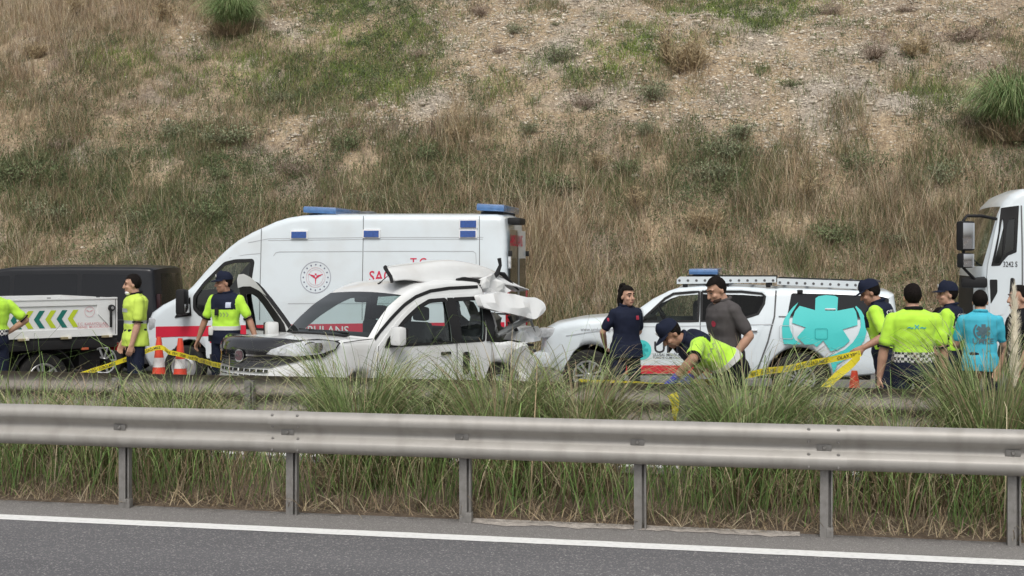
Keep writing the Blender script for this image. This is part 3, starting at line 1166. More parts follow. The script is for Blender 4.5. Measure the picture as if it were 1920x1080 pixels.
SH = {'grey': [shrub_mesh(1500, (0.21, 0.235, 0.14), 0.55, 0.60, 0.06, 0.15, 4 + q) for q in range(3)],
      'dark': [shrub_mesh(1500, (0.15, 0.185, 0.09), 0.55, 0.48, 0.055, 0.17, 4 + q) for q in range(3)],
      'brown': [shrub_mesh(1400, (0.29, 0.225, 0.18), 0.60, 0.45, 0.08, 0.07, 4 + q) for q in range(2)],
      'straw': [shrub_mesh(1300, (0.42, 0.33, 0.20), 0.32, 0.85, 0.13, 0.05, 2 + q) for q in range(2)]}
SHL = {'grey': ('loose grey-green bush', 'grey-green bushes on the slope'),
       'dark': ('low dark green bush', 'dark green bushes on the slope'),
       'brown': ('withered brown bush', 'withered brown bushes on the slope'),
       'straw': ('tall straw tuft', 'straw tufts on the slope')}


def where_on_slope(px, py):
    h = 'high on the slope' if py < 130 else ('halfway up the slope' if py < 300 else 'low on the slope')
    b = 'black van' if px < 300 else ('ambulance cab' if px < 500 else ('ambulance body' if px < 800 else ('ambulance rear doors' if px < 1020 else ('pickup bonnet' if px < 1190 else ('pickup cab' if px < 1450 else ('pickup canopy' if px < 1660 else 'heavy truck cab'))))))
    return h + ' above the ' + b


SPOTS = [(437, 270, 'grey', 1.25), (325, 262, 'grey', .95), (205, 305, 'grey', .9), (652, 285, 'dark', 1.05), (1487, 162, 'dark', .6), (1235, 190, 'grey', .9), (905, 30, 'brown', .9), (965, 62, 'grey', .7),
         (1040, 48, 'dark', .35), (940, 100, 'brown', .5), (790, 108, 'brown', .6), (1205, 255, 'grey', .6), (1700, 22, 'brown', .6), (1640, 110, 'brown', 1.1), (1800, 80, 'brown', 1.2), (1555, 28, 'brown', .8),
         (1730, 110, 'straw', 1.0), (1285, 140, 'straw', 1.3), (1260, 120, 'straw', 1.1), (20, 345, 'dark', 1.2), (420, 335, 'dark', .9), (790, 305, 'dark', .9), (1050, 115, 'grey', .8), (1400, 260, 'grey', 1.0),
         (1345, 340, 'grey', 1.0), (1610, 320, 'dark', .9), (1570, 455, 'dark', 1.0), (1770, 345, 'grey', 1.2), (1040, 365, 'dark', 1.1), (975, 385, 'dark', 1.0), (1370, 300, 'grey', 1.0), (1175, 330, 'dark', .8), (700, 205, 'brown', .7),
         (1090, 205, 'brown', .7), (1120, 320, 'straw', .8), (990, 250, 'grey', .6), (1820, 240, 'brown', .6), (380, 420, 'dark', 1.0), (560, 330, 'brown', .9), (250, 420, 'grey', .9), (90, 420, 'grey', 1.0), (120, 280, 'brown', .8),
         (680, 385, 'grey', .8), (860, 265, 'straw', .8), (1500, 380, 'straw', .9), (1330, 440, 'straw', .9), (1190, 400, 'straw', .8), (1690, 470, 'grey', .9), (300, 40, 'straw', 1.0), (60, 110, 'straw', 1.0), (150, 30, 'straw', 1.0), (540, 190, 'grey', .7)]
for q, (px, py, kind, s) in enumerate(SPOTS):
    x, y, z = hill_at(px, py)
    fo, stm = SH[kind][q % len(SH[kind])]
    r = thing('shrub', SHL[kind][0] + ' ' + where_on_slope(px, py), 'bush', (x, y, z - 0.03), random.random() * 6.28, SHL[kind][1])
    r.scale = (s * random.uniform(.9, 1.5), s * random.uniform(.8, 1.2), s * random.uniform(0.75, 1.15))
    link('foliage', fo, M_LEAF, r)
    link('stem', stm, M_STEM, r)
# ================================================================== VEHICLE TOOLKIT
def two_sided(name, outer, inner, rough=0.32, coat=0.6, dirt=(0.45, 0.40, 0.34), dirt_amt=0.25):
    """car sheet metal: paint outside, trim colour on the inner face"""
    m = mat(name, outer, rough, coat=coat, dirt=dirt, dirt_amt=dirt_amt, scale=1.6)
    n, l = m.node_tree.nodes, m.node_tree.links
    b = n['Principled BSDF']
    src = b.inputs['Base Color'].links[0].from_socket
    g = n.new('ShaderNodeNewGeometry')
    mx = n.new('ShaderNodeMix'); mx.data_type = 'RGBA'
    l.new(g.outputs['Backfacing'], mx.inputs[0]); l.new(src, mx.inputs[6]); mx.inputs[7].default_value = (*inner, 1)
    l.new(mx.outputs[2], b.inputs['Base Color'])
    return m


M_WHITE = two_sided('white_paint', (0.70, 0.765, 0.80), (0.08, 0.085, 0.085))
M_WHITE2 = two_sided('white_paint_dusty', (0.77, 0.785, 0.78), (0.20, 0.21, 0.205), dirt=(0.42, 0.38, 0.31), dirt_amt=0.35)
M_BLACKP = two_sided('black_paint', (0.016, 0.017, 0.020), (0.02, 0.02, 0.02), 0.3, 0.12, (0.025, 0.025, 0.028), 0.5)
M_BLACKP.node_tree.nodes['Principled BSDF'].inputs['Specular IOR Level'].default_value = 0.25
M_PLAST = mat('black_plastic', (0.020, 0.020, 0.021), 0.55, var=0.2, scale=9, spec=0.22)
M_GPLAST = mat('grey_plastic', (0.06, 0.06, 0.064), 0.6, var=0.2, scale=9, spec=0.25)
M_RUBBER = mat('tyre_rubber', (0.024, 0.024, 0.024), 0.9, spec=0.15, dirt=(0.06, 0.055, 0.05), dirt_amt=0.6, scale=7, bump=0.2, bscale=60)
M_ALLOY = mat('wheel_alloy', (0.55, 0.56, 0.57), 0.35, metal=0.7, dirt=(0.25, 0.23, 0.2), dirt_amt=0.5, scale=9)
M_CHROME = mat('chrome', (0.75, 0.75, 0.76), 0.12, metal=1.0)
M_GAP = mat('panel_gap', (0.10, 0.10, 0.105), 0.8)
M_CREASE_SHADE = mat('crease_shade_and_joint', (0.46, 0.48, 0.50), 0.5)  # grey paints the shade of pressed creases; also draws a flap joint
M_GLASS = glass_mat('window_glass', (0.74, 0.82, 0.80), 0.07)
M_GLASSC = glass_mat('windscreen_glass', (0.70, 0.82, 0.79), 0.12)
M_PRIV = mat('privacy_glass', (0.012, 0.013, 0.016), 0.10, spec=0.3)
M_SEAT = mat('seat_cloth', (0.045, 0.046, 0.05), 0.9, var=0.3, scale=20)
M_REDS = mat('red_vinyl', (0.62, 0.02, 0.05), 0.45, var=0.06, scale=3)
M_REDT = mat('red_lettering', (0.62, 0.02, 0.07), 0.5)
M_WLET = mat('white_lettering', (0.8, 0.8, 0.8), 0.5)
M_BLUE = mat('blue_lens', (0.015, 0.07, 0.30), 0.12, coat=0.8, var=0.5, scale=30)
M_BLUEL = mat('blue_beacon', (0.09, 0.20, 0.42), 0.15, coat=0.8, var=0.4, scale=14)
M_LAMPW = mat('clear_lamp', (0.62, 0.64, 0.66), 0.12, metal=0.35, var=0.5, scale=25, coat=1.0)
M_LAMPR = mat('red_lamp', (0.35, 0.012, 0.02), 0.15, coat=0.8, var=0.3, scale=20)
M_TEAL = mat('teal_vinyl', (0.07, 0.58, 0.56), 0.4, var=0.05, scale=3)


def sm(t):
    t = max(0.0, min(1.0, t))
    return t * t * (3 - 2 * t)


def arch(cx, r, zb, cz, n=12):
    """wheel-arch points from left to right over the top"""
    a0 = math.asin(max(-1, min(1, (zb - cz) / r)))
    return [(cx + r * math.cos(math.pi - a0 - (math.pi - 2 * a0) * k / n), cz + r * math.sin(math.pi - a0 - (math.pi - 2 * a0) * k / n)) for k in range(n + 1)]


def inset_loop(lp, am):
    n = len(lp)
    out = []
    for i in range(n):
        a, b, c = Vector(lp[i - 1]), Vector(lp[i]), Vector(lp[(i + 1) % n])
        t = (c - a)
        if t.length < 1e-9:
            out.append(lp[i]); continue
        t.normalize()
        nn = Vector((-t.y, t.x))          # inward for counter-clockwise loops
        q = b + nn * am[i]
        out.append((q.x, q.y))
    return out


def shell(loop, hw, r=0.08, warp=None, holes=(), ny=8, nr=4, grid=0.22, drop=None, rfun=None, dens=0.10, far_holes=None):
    """closed body from a side outline: a strip round the outline, rounded shoulders and two side faces with openings.
    drop(x, y, z) may name a piece of the strip to be returned as a separate mesh (glass, grille, lamps)."""
    area = sum(loop[i][0] * loop[(i + 1) % len(loop)][1] - loop[(i + 1) % len(loop)][0] * loop[i][1] for i in range(len(loop)))
    if area < 0:
        loop = loop[::-1]
    loop = resample(loop, dens)
    n = len(loop)
    rr = [r * (rfun(*p) if rfun else 1.0) for p in loop]
    rings = []
    for k in range(nr, 0, -1):
        ph = math.pi / 2 * k / nr
        rings.append((-(hw - r) - r * math.sin(ph), inset_loop(loop, [q * (1 - math.cos(ph)) for q in rr])))
    for j in range(ny + 1):
        rings.append((-(hw - r) + 2 * (hw - r) * j / ny, loop))
    for k in range(1, nr + 1):
        ph = math.pi / 2 * k / nr
        rings.append(((hw - r) + r * math.sin(ph), inset_loop(loop, [q * (1 - math.cos(ph)) for q in rr])))
    V = []
    for (y, lp) in rings:
        V += [(p[0], y, p[1]) for p in lp]
    main, pieces = [], {}
    for j in range(len(rings) - 1):
        for i in range(n):
            f = (j * n + i, j * n + (i + 1) % n, (j + 1) * n + (i + 1) % n, (j + 1) * n + i)
            c = [sum(V[q][k] for q in f) / 4 for k in range(3)]
            nm = drop(*c) if drop else None
            if nm:
                pieces.setdefault(nm, []).append(f)
            else:
                main.append(f)
    for (y, lp, hs) in ((rings[0][0], rings[0][1], holes), (rings[-1][0], rings[-1][1], holes if far_holes is None else far_holes)):
        v2, f2 = cdt(lp, [resample(h, dens) for h in hs], grid)
        k = len(V)
        V += [(p[0], y, p[1]) for p in v2]
        main += [tuple(k + i for i in f) for f in f2]
    if warp:
        V = [warp(*p) for p in V]

    def make(fs):
        me = bpy.data.meshes.new('shell')
        me.from_pydata(V, [], fs)
        bm = bmesh.new(); bm.from_mesh(me); bpy.data.meshes.remove(me)
        bmesh.ops.remove_doubles(bm, verts=bm.verts, dist=2e-4)
        bmesh.ops.delete(bm, geom=[v for v in bm.verts if not v.link_faces], context='VERTS')
        return from_bm('body', bm, 38)
    return make(main), {k: make(f) for k, f in pieces.items()}


class Body:
    """a vehicle side surface on which panels, panes, stripes and letters can be laid"""

    def __init__(self, root, hw, warp, S=None):
        self.root, self.hw, self.warp, self.S = root, hw, warp or (lambda x, y, z: (x, y, z)), S

    def panel(self, name, poly, m, off=0.006, holes=(), grid=0.2, thick=0.012, side=-1, parent=None, px=False, sub=None, smooth=35):
        if px:
            poly = self.S.all(poly)
            holes = [self.S.all(h) for h in holes]
        poly = resample(poly, sub or 0.15)
        v2, f2 = cdt(poly, [resample(h, 0.12) for h in holes], grid)
        y = side * (self.hw + off)
        V = [self.warp(p[0], y, p[1]) for p in v2]
        Fc = [tuple(f) for f in f2]
        if thick:
            cnt = {}
            for f in f2:
                for i in range(len(f)):
                    e = (f[i], f[(i + 1) % len(f)])
                    cnt.setdefault(tuple(sorted(e)), []).append(e)
            k = len(V)
            V += [self.warp(p[0], side * (self.hw + off - thick), p[1]) for p in v2]
            for e, l in cnt.items():
                if len(l) == 1:
                    a, b = l[0]
                    Fc.append((b, a, a + k, b + k))
        me = bpy.data.meshes.new(name)
        me.from_pydata(V, [], Fc)
        bm = bmesh.new(); bm.from_mesh(me); bpy.data.meshes.remove(me)
        bmesh.ops.delete(bm, geom=[v for v in bm.verts if not v.link_faces], context='VERTS')
        o = link(name, from_bm(name, bm, smooth), m, parent or self.root)
        # outward faces look away from the vehicle
        me = o.data
        s = sum((p.normal.y * side) * p.area for p in me.polygons)
        if s < 0:
            me.flip_normals()
        return o

    def strip(self, name, pts, w, m, off=0.004, parent=None, px=False, side=-1):
        """thin line of width w along pts"""
        if px:
            pts = self.S.all(pts)
        pts = resample(pts, 0.12, closed=False)
        L, R_ = [], []
        for i, p in enumerate(pts):
            a, b = pts[max(0, i - 1)], pts[min(len(pts) - 1, i + 1)]
            t = Vector((b[0] - a[0], b[1] - a[1])); t.normalize()
            L.append((p[0] - t.y * w / 2, p[1] + t.x * w / 2)); R_.append((p[0] + t.y * w / 2, p[1] - t.x * w / 2))
        y = side * (self.hw + off)
        V = [self.warp(p[0], y, p[1]) for p in L + R_]
        n = len(L)
        Fc = [(i, i + 1, n + i + 1, n + i) for i in range(n - 1)]
        return link(name, mesh(name, V, Fc, 60), m, parent or self.root)

    def text(self, s, x, z, size, m, off=0.005, fs=(1, 1), parent=None, px=None, name='lettering', mirror=False):
        if px:
            x, z = self.S(*px)
        v2, f2 = text_2d(s, size, fs)
        V = [self.warp(x + p[0], -(self.hw + off), z + p[1]) for p in v2]
        o = link(name, mesh(name, V, f2), m, parent or self.root)
        if len(s) > 9:
            o['kind'] = 'stuff'           # small print, read as one line
        return o


_wheelcache = {}


def wheel(parent, x, y, z, r, w=0.22, style=5, near=True, rim=0.62, m_rim=None):
    key = (r, w, style, rim)
    if key not in _wheelcache:
        rr = r * rim
        prof = [(rr * 0.96, -w * .36), (rr, -w * .46), (r * .80, -w * .5), (r * .93, -w * .47), (r * .985, -w * .36), (r, -w * .2), (r, w * .2), (r * .985, w * .36), (r * .93, w * .47), (r * .8, w * .5), (rr, w * .46), (rr * .96, w * .36)]
        V, Fc = lathe_data(prof, 32)
        tm = mesh('wheel', V, Fc, 40)
        parts = [lathe_data([(rr * 1.0, -w * .44), (rr * .97, -w * .47), (rr * .88, -w * .44), (rr * .86, -w * .10), (rr * .95, w * .3)], 32)]
        hub = lathe_data([(0, -w * .40), (rr * .14, -w * .40), (rr * .2, -w * .36), (rr * .24, -w * .2), (0, -w * .1)], 16)
        parts.append(hub)
        if style == 'steel':
            parts.append(lathe_data([(rr * .9, -w * .30), (rr * .62, -w * .40), (rr * .45, -w * .30), (rr * .2, -w * .34)], 32))
        else:
            for k in range(style):
                a = 2 * math.pi * k / style + 0.3
                ca, sa = math.cos(a), math.sin(a)
                for s0 in ((-1, 1) if style <= 6 else (0,)):
                    wi, wo_ = (0.10, 0.09) if style <= 6 else (0.11, 0.10)
                    o0, o1 = s0 * 0.07, s0 * 0.17
                    q = []
                    for (rad_, off, hw_, dep) in ((0.18, o0, wi, -.38), (0.92, o1, wo_, -.43)):
                        for sgn in (-1, 1):
                            t = (off + sgn * hw_ / 1.6) * rr
                            for yy in (dep * w, dep * w + 0.035):
                                q.append((rad_ * rr * ca - t * sa, yy, rad_ * rr * sa + t * ca))
                    parts.append((q, [(0, 2, 6, 4), (1, 5, 7, 3), (0, 4, 5, 1), (2, 3, 7, 6), (4, 6, 7, 5)]))
        rm = mesh('rim', *merge(parts), 35)
        dk = mesh('brake_disc', *lathe_data([(0, 0.0), (rr * .86, 0.0)], 24))
        _wheelcache[key] = (tm, rm, dk)
    tm, rm, dk = _wheelcache[key]
    t = link('wheel', tm, M_RUBBER, parent)
    t.location = (x, y, z)
    t.rotation_euler = (0, random.random() * 6, 0 if near else math.pi)
    link('rim', rm, m_rim or M_ALLOY, t)
    link('brake_disc', dk, M_PLAST, t)
    return t


def seat(parent, x, y, z, m=None, h=0.75):
    bm = bmesh.new()
    box_bm(bm, (x, y, z + 0.10), (0.50, 0.48, 0.16), 0.05)
    box_bm(bm, (x + 0.30, y, z + 0.10 + h * .42), (0.15, 0.46, h * 0.85), 0.06, None)
    box_bm(bm, (x + 0.36, y, z + 0.10 + h * .98), (0.10, 0.26, 0.19), 0.045)
    return link('seat', from_bm('seat', bm, 50), m or M_SEAT, parent)


def steering(parent, x, y, z, tilt=-0.45, r=0.19):
    pts = [(x + math.sin(tilt) * r * math.sin(a), y + r * math.cos(a), z + math.cos(tilt) * r * math.sin(a)) for a in [2 * math.pi * k / 20 for k in range(20)]]
    V, Fc = tube_data(pts, 0.015, 6, True)
    hub = tube_data([(x - .03, y, z - .02), (x + .01, y, z)], 0.06, 8)
    sp = tube_data([(x, y - r, z), (x, y + r, z)], 0.014, 6)
    return link('steering_wheel', mesh('steering_wheel', *merge([(V, Fc), hub, sp]), 50), M_PLAST, parent)


def ngon(cx, cz, r, n=28, sx=1.0):
    return [(cx + r * sx * math.cos(2 * math.pi * k / n), cz + r * math.sin(2 * math.pi * k / n)) for k in range(n)]


def ring_panel(B, name, c, r, w, m, off=0.008, parent=None, n=40):
    V, Fc = [], []
    for k in range(n):
        a = 2 * math.pi * k / n
        for q in (r - w / 2, r + w / 2):
            V.append(B.warp(c[0] + q * math.cos(a), -(B.hw + off), c[1] + q * math.sin(a)))
    for k in range(n):
        a, b = 2 * k, 2 * ((k + 1) % n)
        Fc.append((a, a + 1, b + 1, b))
    return link(name, mesh(name, V, Fc), m, parent or B.root)


def light_bar(name, parent, x0, x1, z0, z1, y0, y1, m, slope=0.0):
    """flat beacon with bevelled lens and dark foot"""
    bm = bmesh.new()
    box_bm(bm, ((x0 + x1) / 2, (y0 + y1) / 2, (z0 + z1) / 2 + 0.01), (x1 - x0, abs(y1 - y0), (z1 - z0) * .72), 0.025)
    for v in bm.verts:
        v.co.z += slope * (v.co.x - x0)
    o = link(name, from_bm(name, bm, 45), m, parent)
    bm = bmesh.new()
    box_bm(bm, ((x0 + x1) / 2, (y0 + y1) / 2, z0 - 0.005), ((x1 - x0) * .8, abs(y1 - y0) * .8, 0.05), 0.01)
    link('foot', from_bm('foot', bm, 40), M_GPLAST, o)
    bm = bmesh.new()
    box_bm(bm, ((x0 + x1) / 2, (y0 + y1) / 2, z1 - 0.01), ((x1 - x0) * .97, abs(y1 - y0) * .96, 0.025), 0.01)
    for v in bm.verts:
        v.co.z += slope * (v.co.x - x0)
    link('lid', from_bm('lid', bm, 40), mat('beacon_lid', (0.16, 0.22, 0.36), 0.3, coat=0.6), o)
    return o


def root_for(S, ang, hw, name, label, cat):
    """Empty on the road below the vehicle centre-line at its front end"""
    o = S.o
    return thing(name, label, cat, (o[0] - hw * math.sin(ang), o[1] + hw * math.cos(ang), S.zb), ang)
# ================================================================== AMBULANCE
def build_ambulance():
    ang = rad(3); hw = 1.03
    S = Side((-10.67, 20.112), ang, FAR_Z)
    R_ = root_for(S, ang, hw, 'ambulance', 'tall white ambulance van with red stripe and blue side lights', 'ambulance')

    def warp(x, y, z):
        k = 1 - 0.075 * sm((z - 1.15) / 1.75) - 0.02 * sm((0.6 - z) / .4)
        k *= 1 - 0.14 * sm((0.9 - x) / 0.9) - 0.10 * sm((2.6 - x) / 2.2) * sm((z - 1.3) / .9)
        yy = y * k
        t = min(1.3, abs(y) / hw)
        return (x + 0.22 * t ** 3 * sm((1.9 - x) / 1.9) , yy, z - 0.05 * t * t * sm((z - 2.2) / .4))
    zb = 0.33
    fx = S(343, 692)[0]
    rx = fx + 3.75
    top = S.all([(252, 688), (244, 672), (243, 640), (247, 612), (258, 588), (280, 573), (305, 562), (328, 552), (347, 536), (372, 509), (400, 482), (440, 447), (466, 431), (490, 420), (512, 410), (535, 403), (562, 399), (600, 397.5), (700, 397), (800, 397), (925, 397), (938, 399), (944, 405), (947, 440), (949, 500), (950, 560), (951, 640)])
    L = top[-1][0]
    loop = [(0.25, zb)] + arch(fx, 0.41, zb, 0.38)[0:0] + top + [(L, zb + 0.08), (L - .03, zb)]
    loop = [(0.28, zb)] + top + [(L, zb + 0.06), (L - .04, zb)] + arch(rx, 0.41, zb, 0.38)[::-1] + arch(fx, 0.41, zb, 0.38)[::-1]
    win = S.all(rounded([(353, 578), (352, 556), (372, 532), (416, 494), (438, 489), (470, 488), (472, 492), (463, 562), (456, 569), (400, 584), (366, 590)], 6))
    wa, wb = S(336, 545), S(462, 433)

    def drop(x, y, z):
        if abs(y) < hw * .84 and wa[0] < x < wb[0] and z > 1.25:
            return 'windscreen'
    me, pc = shell(loop, hw, 0.10, warp, [win], drop=drop, rfun=lambda x, z: 0.25 if z < 0.8 else 1.0, grid=0.25, dens=0.09)
    link('body', me, M_WHITE, R_)
    for k, v in pc.items():
        link(k, v, M_GLASSC, R_)
    B = Body(R_, hw, warp, S)
    # cab door with its pane
    door = B.panel('door', rounded([(352, 597), (347, 556), (372, 527), (413, 489), (438, 480), (478, 480), (484, 486), (486, 540), (486, 668), (380, 672), (378, 640), (360, 615)], 5), M_WHITE, 0.006, [[(353, 578), (352, 556), (372, 532), (416, 494), (438, 489), (470, 488), (472, 492), (463, 562), (456, 569), (400, 584), (366, 590)]], px=True, grid=0.2, thick=0.03)
    B.panel('window_seal', rounded([(350, 580), (349, 555), (371, 529), (415, 491), (438, 486), (472, 485), (475.5, 491), (466, 564), (457, 572), (400, 588), (366, 594)], 5), M_PLAST, 0.010, [rounded([(356, 576), (356, 558), (374, 535), (417, 498), (438, 493), (467, 492), (468, 495), (460, 560), (455, 565), (400, 580), (368, 586)], 5)], px=True, parent=door, grid=0)
    B.panel('window', [(353, 578), (352, 556), (372, 532), (416, 494), (438, 489), (470, 488), (472, 492), (463, 562), (456, 569), (400, 584), (366, 590)], M_GLASS, -0.012, px=True, thick=0, parent=door)
    B.panel('corner_trim', rounded([(343, 556), (347, 592), (305, 596), (320, 580)], 3), M_PLAST, 0.012, px=True, thick=0.01, grid=0)
    box('door_handle', (*[S(466, 598)[0]], -hw - .02, S(466, 598)[1]), (0.16, 0.03, 0.035), M_PLAST, door, 0.01)
    # mirror
    x, z = S(349, 566)
    bm = bmesh.new(); box_bm(bm, (x, -hw - 0.16, z), (0.16, 0.22, 0.42), 0.05)
    mi = link('mirror', from_bm('mirror', bm, 45), M_PLAST, R_)
    bm = bmesh.new(); box_bm(bm, (x + .084, -hw - 0.165, z - .10), (0.012, 0.17, 0.14), 0.004)
    link('mirror_glass', from_bm('mirror_glass', bm, 45), M_CHROME, mi)
    box('mirror_arm', (x + .03, -hw + .0, z - .12), (0.06, 0.2, 0.05), M_PLAST, mi)
    # panel gaps, and flat grey lines painting the shade of the pressings
    for pts in ([(487, 421), (487, 600)], [(679, 398), (679, 600)], [(897, 399), (900, 620)]):
        B.strip('panel_gap', pts, 0.010, M_GAP, px=True)
    for pts in ([(462, 452), (500, 443), (700, 440), (905, 440)], [(500, 447), (700, 444), (904, 444)],
                [(511, 480), (515, 474), (522, 472), (700, 471), (886, 471), (891, 475), (892, 490), (892, 560)],
                [(487, 475), (455, 478), (425, 484)], [(540, 569), (700, 569), (850, 569)]):
        B.strip('crease_shading', pts, 0.012, M_CREASE_SHADE, px=True)
    # red stripes along the side
    B.panel('red_stripe', [(262, 613), (300, 612), (486, 609), (700, 606), (946, 604), (946, 631), (700, 632), (486, 630), (310, 631), (262, 634)], M_REDS, 0.0075, px=True, thick=0, grid=0.3)
    B.panel('red_stripe', [(388, 637), (486, 635), (700, 637), (946, 636), (946, 642), (700, 643), (486, 641), (388, 643)], M_REDS, 0.0075, px=True, thick=0, grid=0.3)
    B.panel('sill_trim', [(388, 664), (486, 663), (700, 668), (770, 668), (770, 684), (388, 680)], M_GPLAST, 0.012, px=True, thick=0, grid=0.3)
    # lettering
    B.text('T.C.', 0, 0, 0.185, M_REDT, px=(768, 499), fs=(0.95, 1), off=.005)
    B.text('SAĞLIK BAKANLIĞI', 0, 0, 0.245, M_REDT, px=(691, 528), fs=(0.86, 1), off=.005)
    B.text('AMBULANS', 0, 0, 0.19, M_WLET, px=(545, 626), fs=(1.0, 1), off=.009)
    # health emblem: two rings, sixteen studs, winged staff
    c = S(591, 520)
    s1 = 30 / 120.0
    em = ring_panel(B, 'emblem', c, s1, 0.012, mat('emblem_grey', (0.36, 0.37, 0.42), 0.6), .005)
    ring_panel(B, 'emblem_ring', c, s1 * .63, 0.006, mat('emblem_pink', (0.62, 0.42, 0.45), 0.6), .005, em)
    ring_panel(B, 'emblem_ring', c, s1 * .50, 0.005, mat('emblem_pink', (0, 0, 0)), .005, em)
    parts = []
    for k in range(16):
        a = 2 * math.pi * k / 16
        p = ngon(c[0] + s1 * .82 * math.cos(a), c[1] + s1 * .82 * math.sin(a), 0.013, 6)
        parts.append(([B.warp(q[0], -hw - .006, q[1]) for q in p], [tuple(range(6))]))
    link('emblem_studs', mesh('emblem_studs', *merge(parts)), mat('emblem_stud', (0.12, 0.12, 0.2), 0.6), em)['kind'] = 'stuff'
    parts = []
    for sg in (-1, 1):
        for k in range(3):
            z0 = .03 - .018 * k
            w_ = [(sg * .012, z0 - .004), (sg * (.11 - .03 * k), z0 + .02), (sg * (.12 - .03 * k), z0 + .034), (sg * .012, z0 + .01)]
            parts.append(([B.warp(c[0] + q[0], -hw - .006, c[1] + q[1] - .01) for q in w_], [(0, 1, 2, 3)]))
    st = [(-.012, .0), (.012, .0), (.003, -.115), (-.003, -.115)]
    parts.append(([B.warp(c[0] + q[0], -hw - .006, c[1] + q[1]) for q in st], [(0, 1, 2, 3)]))
    rg = ngon(c[0], c[1] + .05, .016, 10)
    parts.append(([B.warp(q[0], -hw - .006, q[1]) for q in rg], [tuple(range(10))]))
    link('emblem_staff', mesh('emblem_staff', *merge(parts)), M_REDT, em)
    # small blue side lamps
    for (x0, y0, x1, y1) in ((545, 428, 573, 441), (681, 426, 709, 439), (862, 407, 892, 420), (862, 426, 891, 439)):
        a, b = S(x0, y1), S(x1, y0)
        fr = B.panel('side_lamp', rounded([(a[0] - .02, a[1] - .02), (b[0] + .02, a[1] - .02), (b[0] + .02, b[1] + .02), (a[0] - .02, b[1] + .02)], .015), M_WLET, 0.03, thick=0.03, grid=0)
        B.panel('lens', rounded([a, (b[0], a[1]), b, (a[0], b[1])], .01), M_BLUE, 0.045, thick=0.016, grid=0, parent=fr)
    # roof beacons and dome
    top_z = S(700, 397)[1]
    a, b = S(554, 381), S(622, 398)
    light_bar('roof_beacon', R_, a[0] + .05, b[0], top_z - .03, top_z + .105, -0.80, 0.80, M_BLUEL, -0.05)
    a, b = S(888, 378), S(948, 394)
    light_bar('roof_beacon', R_, a[0], b[0] - .06, top_z - .01, top_z + .13, -0.80, 0.80, M_BLUEL, -0.05)
    V, Fc = lathe_data([(0, top_z + .035), (.10, top_z + .03), (.15, top_z + .01), (.165, top_z - .06)], 20, 'z', (S(670, 395)[0], -.4, 0))
    link('roof_dome', mesh('roof_dome', V, Fc, 50), M_WHITE, R_)
    # rear face: doors, panes, camera, lettering, lamps (rear lies in the plane x = L)
    dm = L + 0.012
    for sg in (-1, 1):
        y0, y1 = (sg * .045, sg * .90)
        V = [(dm, y0, .55), (dm, y1, .55), (dm, y1 * .935, 2.58), (dm, y0, 2.58)]
        dr = link('rear_door', mesh('rear_door', V, [(0, 1, 2, 3)]), M_WHITE, R_)
        V = rounded([(y0 + sg * .10, 1.32), (y1 * .93, 1.32), (y1 * .90, 2.12), (y0 + sg * .10, 2.12)], .06)
        link('window', mesh('window', [(dm + .006, p[0], p[1]) for p in V], [tuple(range(len(V)))]), M_PRIV, dr)
        box('door_handle', (dm + .03, sg * .12, 1.18), (.04, .05, .2), M_PLAST, dr)
        box('hinge', (dm + .02, sg * .93, 2.2), (.06, .05, .09), M_PLAST, dr)
        box('hinge', (dm + .02, sg * .95, .9), (.06, .05, .09), M_PLAST, dr)
        lp = box('tail_lamp', (L + .0, sg * .955, 1.28), (.07, .10, .62), M_LAMPR, R_, .02)
    box('rear_bumper', (L + .08, 0, .47), (.22, 1.95, .2), M_GPLAST, R_, .04)
    v2, f2 = text_2d('AMBULANS', .26, (1.0, 1))
    link('lettering', mesh('lettering', [(dm + .008, -.86 + p[0], 2.32 + p[1]) for p in v2], f2), M_REDT, R_)
    bm = bmesh.new(); box_bm(bm, (L + .04, -.35, 2.72), (.22, .6, .11), .04)
    link('rear_camera', from_bm('rear_camera', bm, 45), M_PLAST, R_)
    bm = bmesh.new(); box_bm(bm, (L + .02, -.90, 2.06), (.05, .10, .20), .02)
    link('work_lamp', from_bm('work_lamp', bm, 45), M_LAMPW, R_)
    # front: grille, lamps, bumper
    for sg in (-1, 1):
        bm = bmesh.new(); box_bm(bm, (.46, sg * .835, 1.04), (.46, .12, .22), .05)
        link('headlamp', from_bm('headlamp', bm, 45), M_LAMPW, R_)
    box('grille', (.03, 0, .92), (.14, 1.2, .30), M_PLAST, R_, .03)
    box('front_bumper', (.22, 0, .48), (.34, 1.60, .24), M_GPLAST, R_, .08)
    # cab interior
    for sg in (-1, 1):
        seat(R_, 2.35, sg * .5, .95, h=.72)
    steering(R_, 1.98, -.5, 1.55, -.9)
    box('dashboard', (1.62, 0, 1.22), (.42, 1.7, .36), M_PLAST, R_, .08)
    box('bulkhead', (2.98, 0, 1.35), (.05, 1.8, 1.9), M_GPLAST, R_, .01)
    box('cab_floor', (1.7, 0, .62), (2.4, 1.8, .08), M_PLAST, R_, .01)
    for (x, sg) in ((fx, -1), (fx, 1), (rx, -1), (rx, 1)):
        wheel(R_, x, sg * .90, .35, .35, .22, 'steel', sg < 0)
    return R_


build_ambulance()
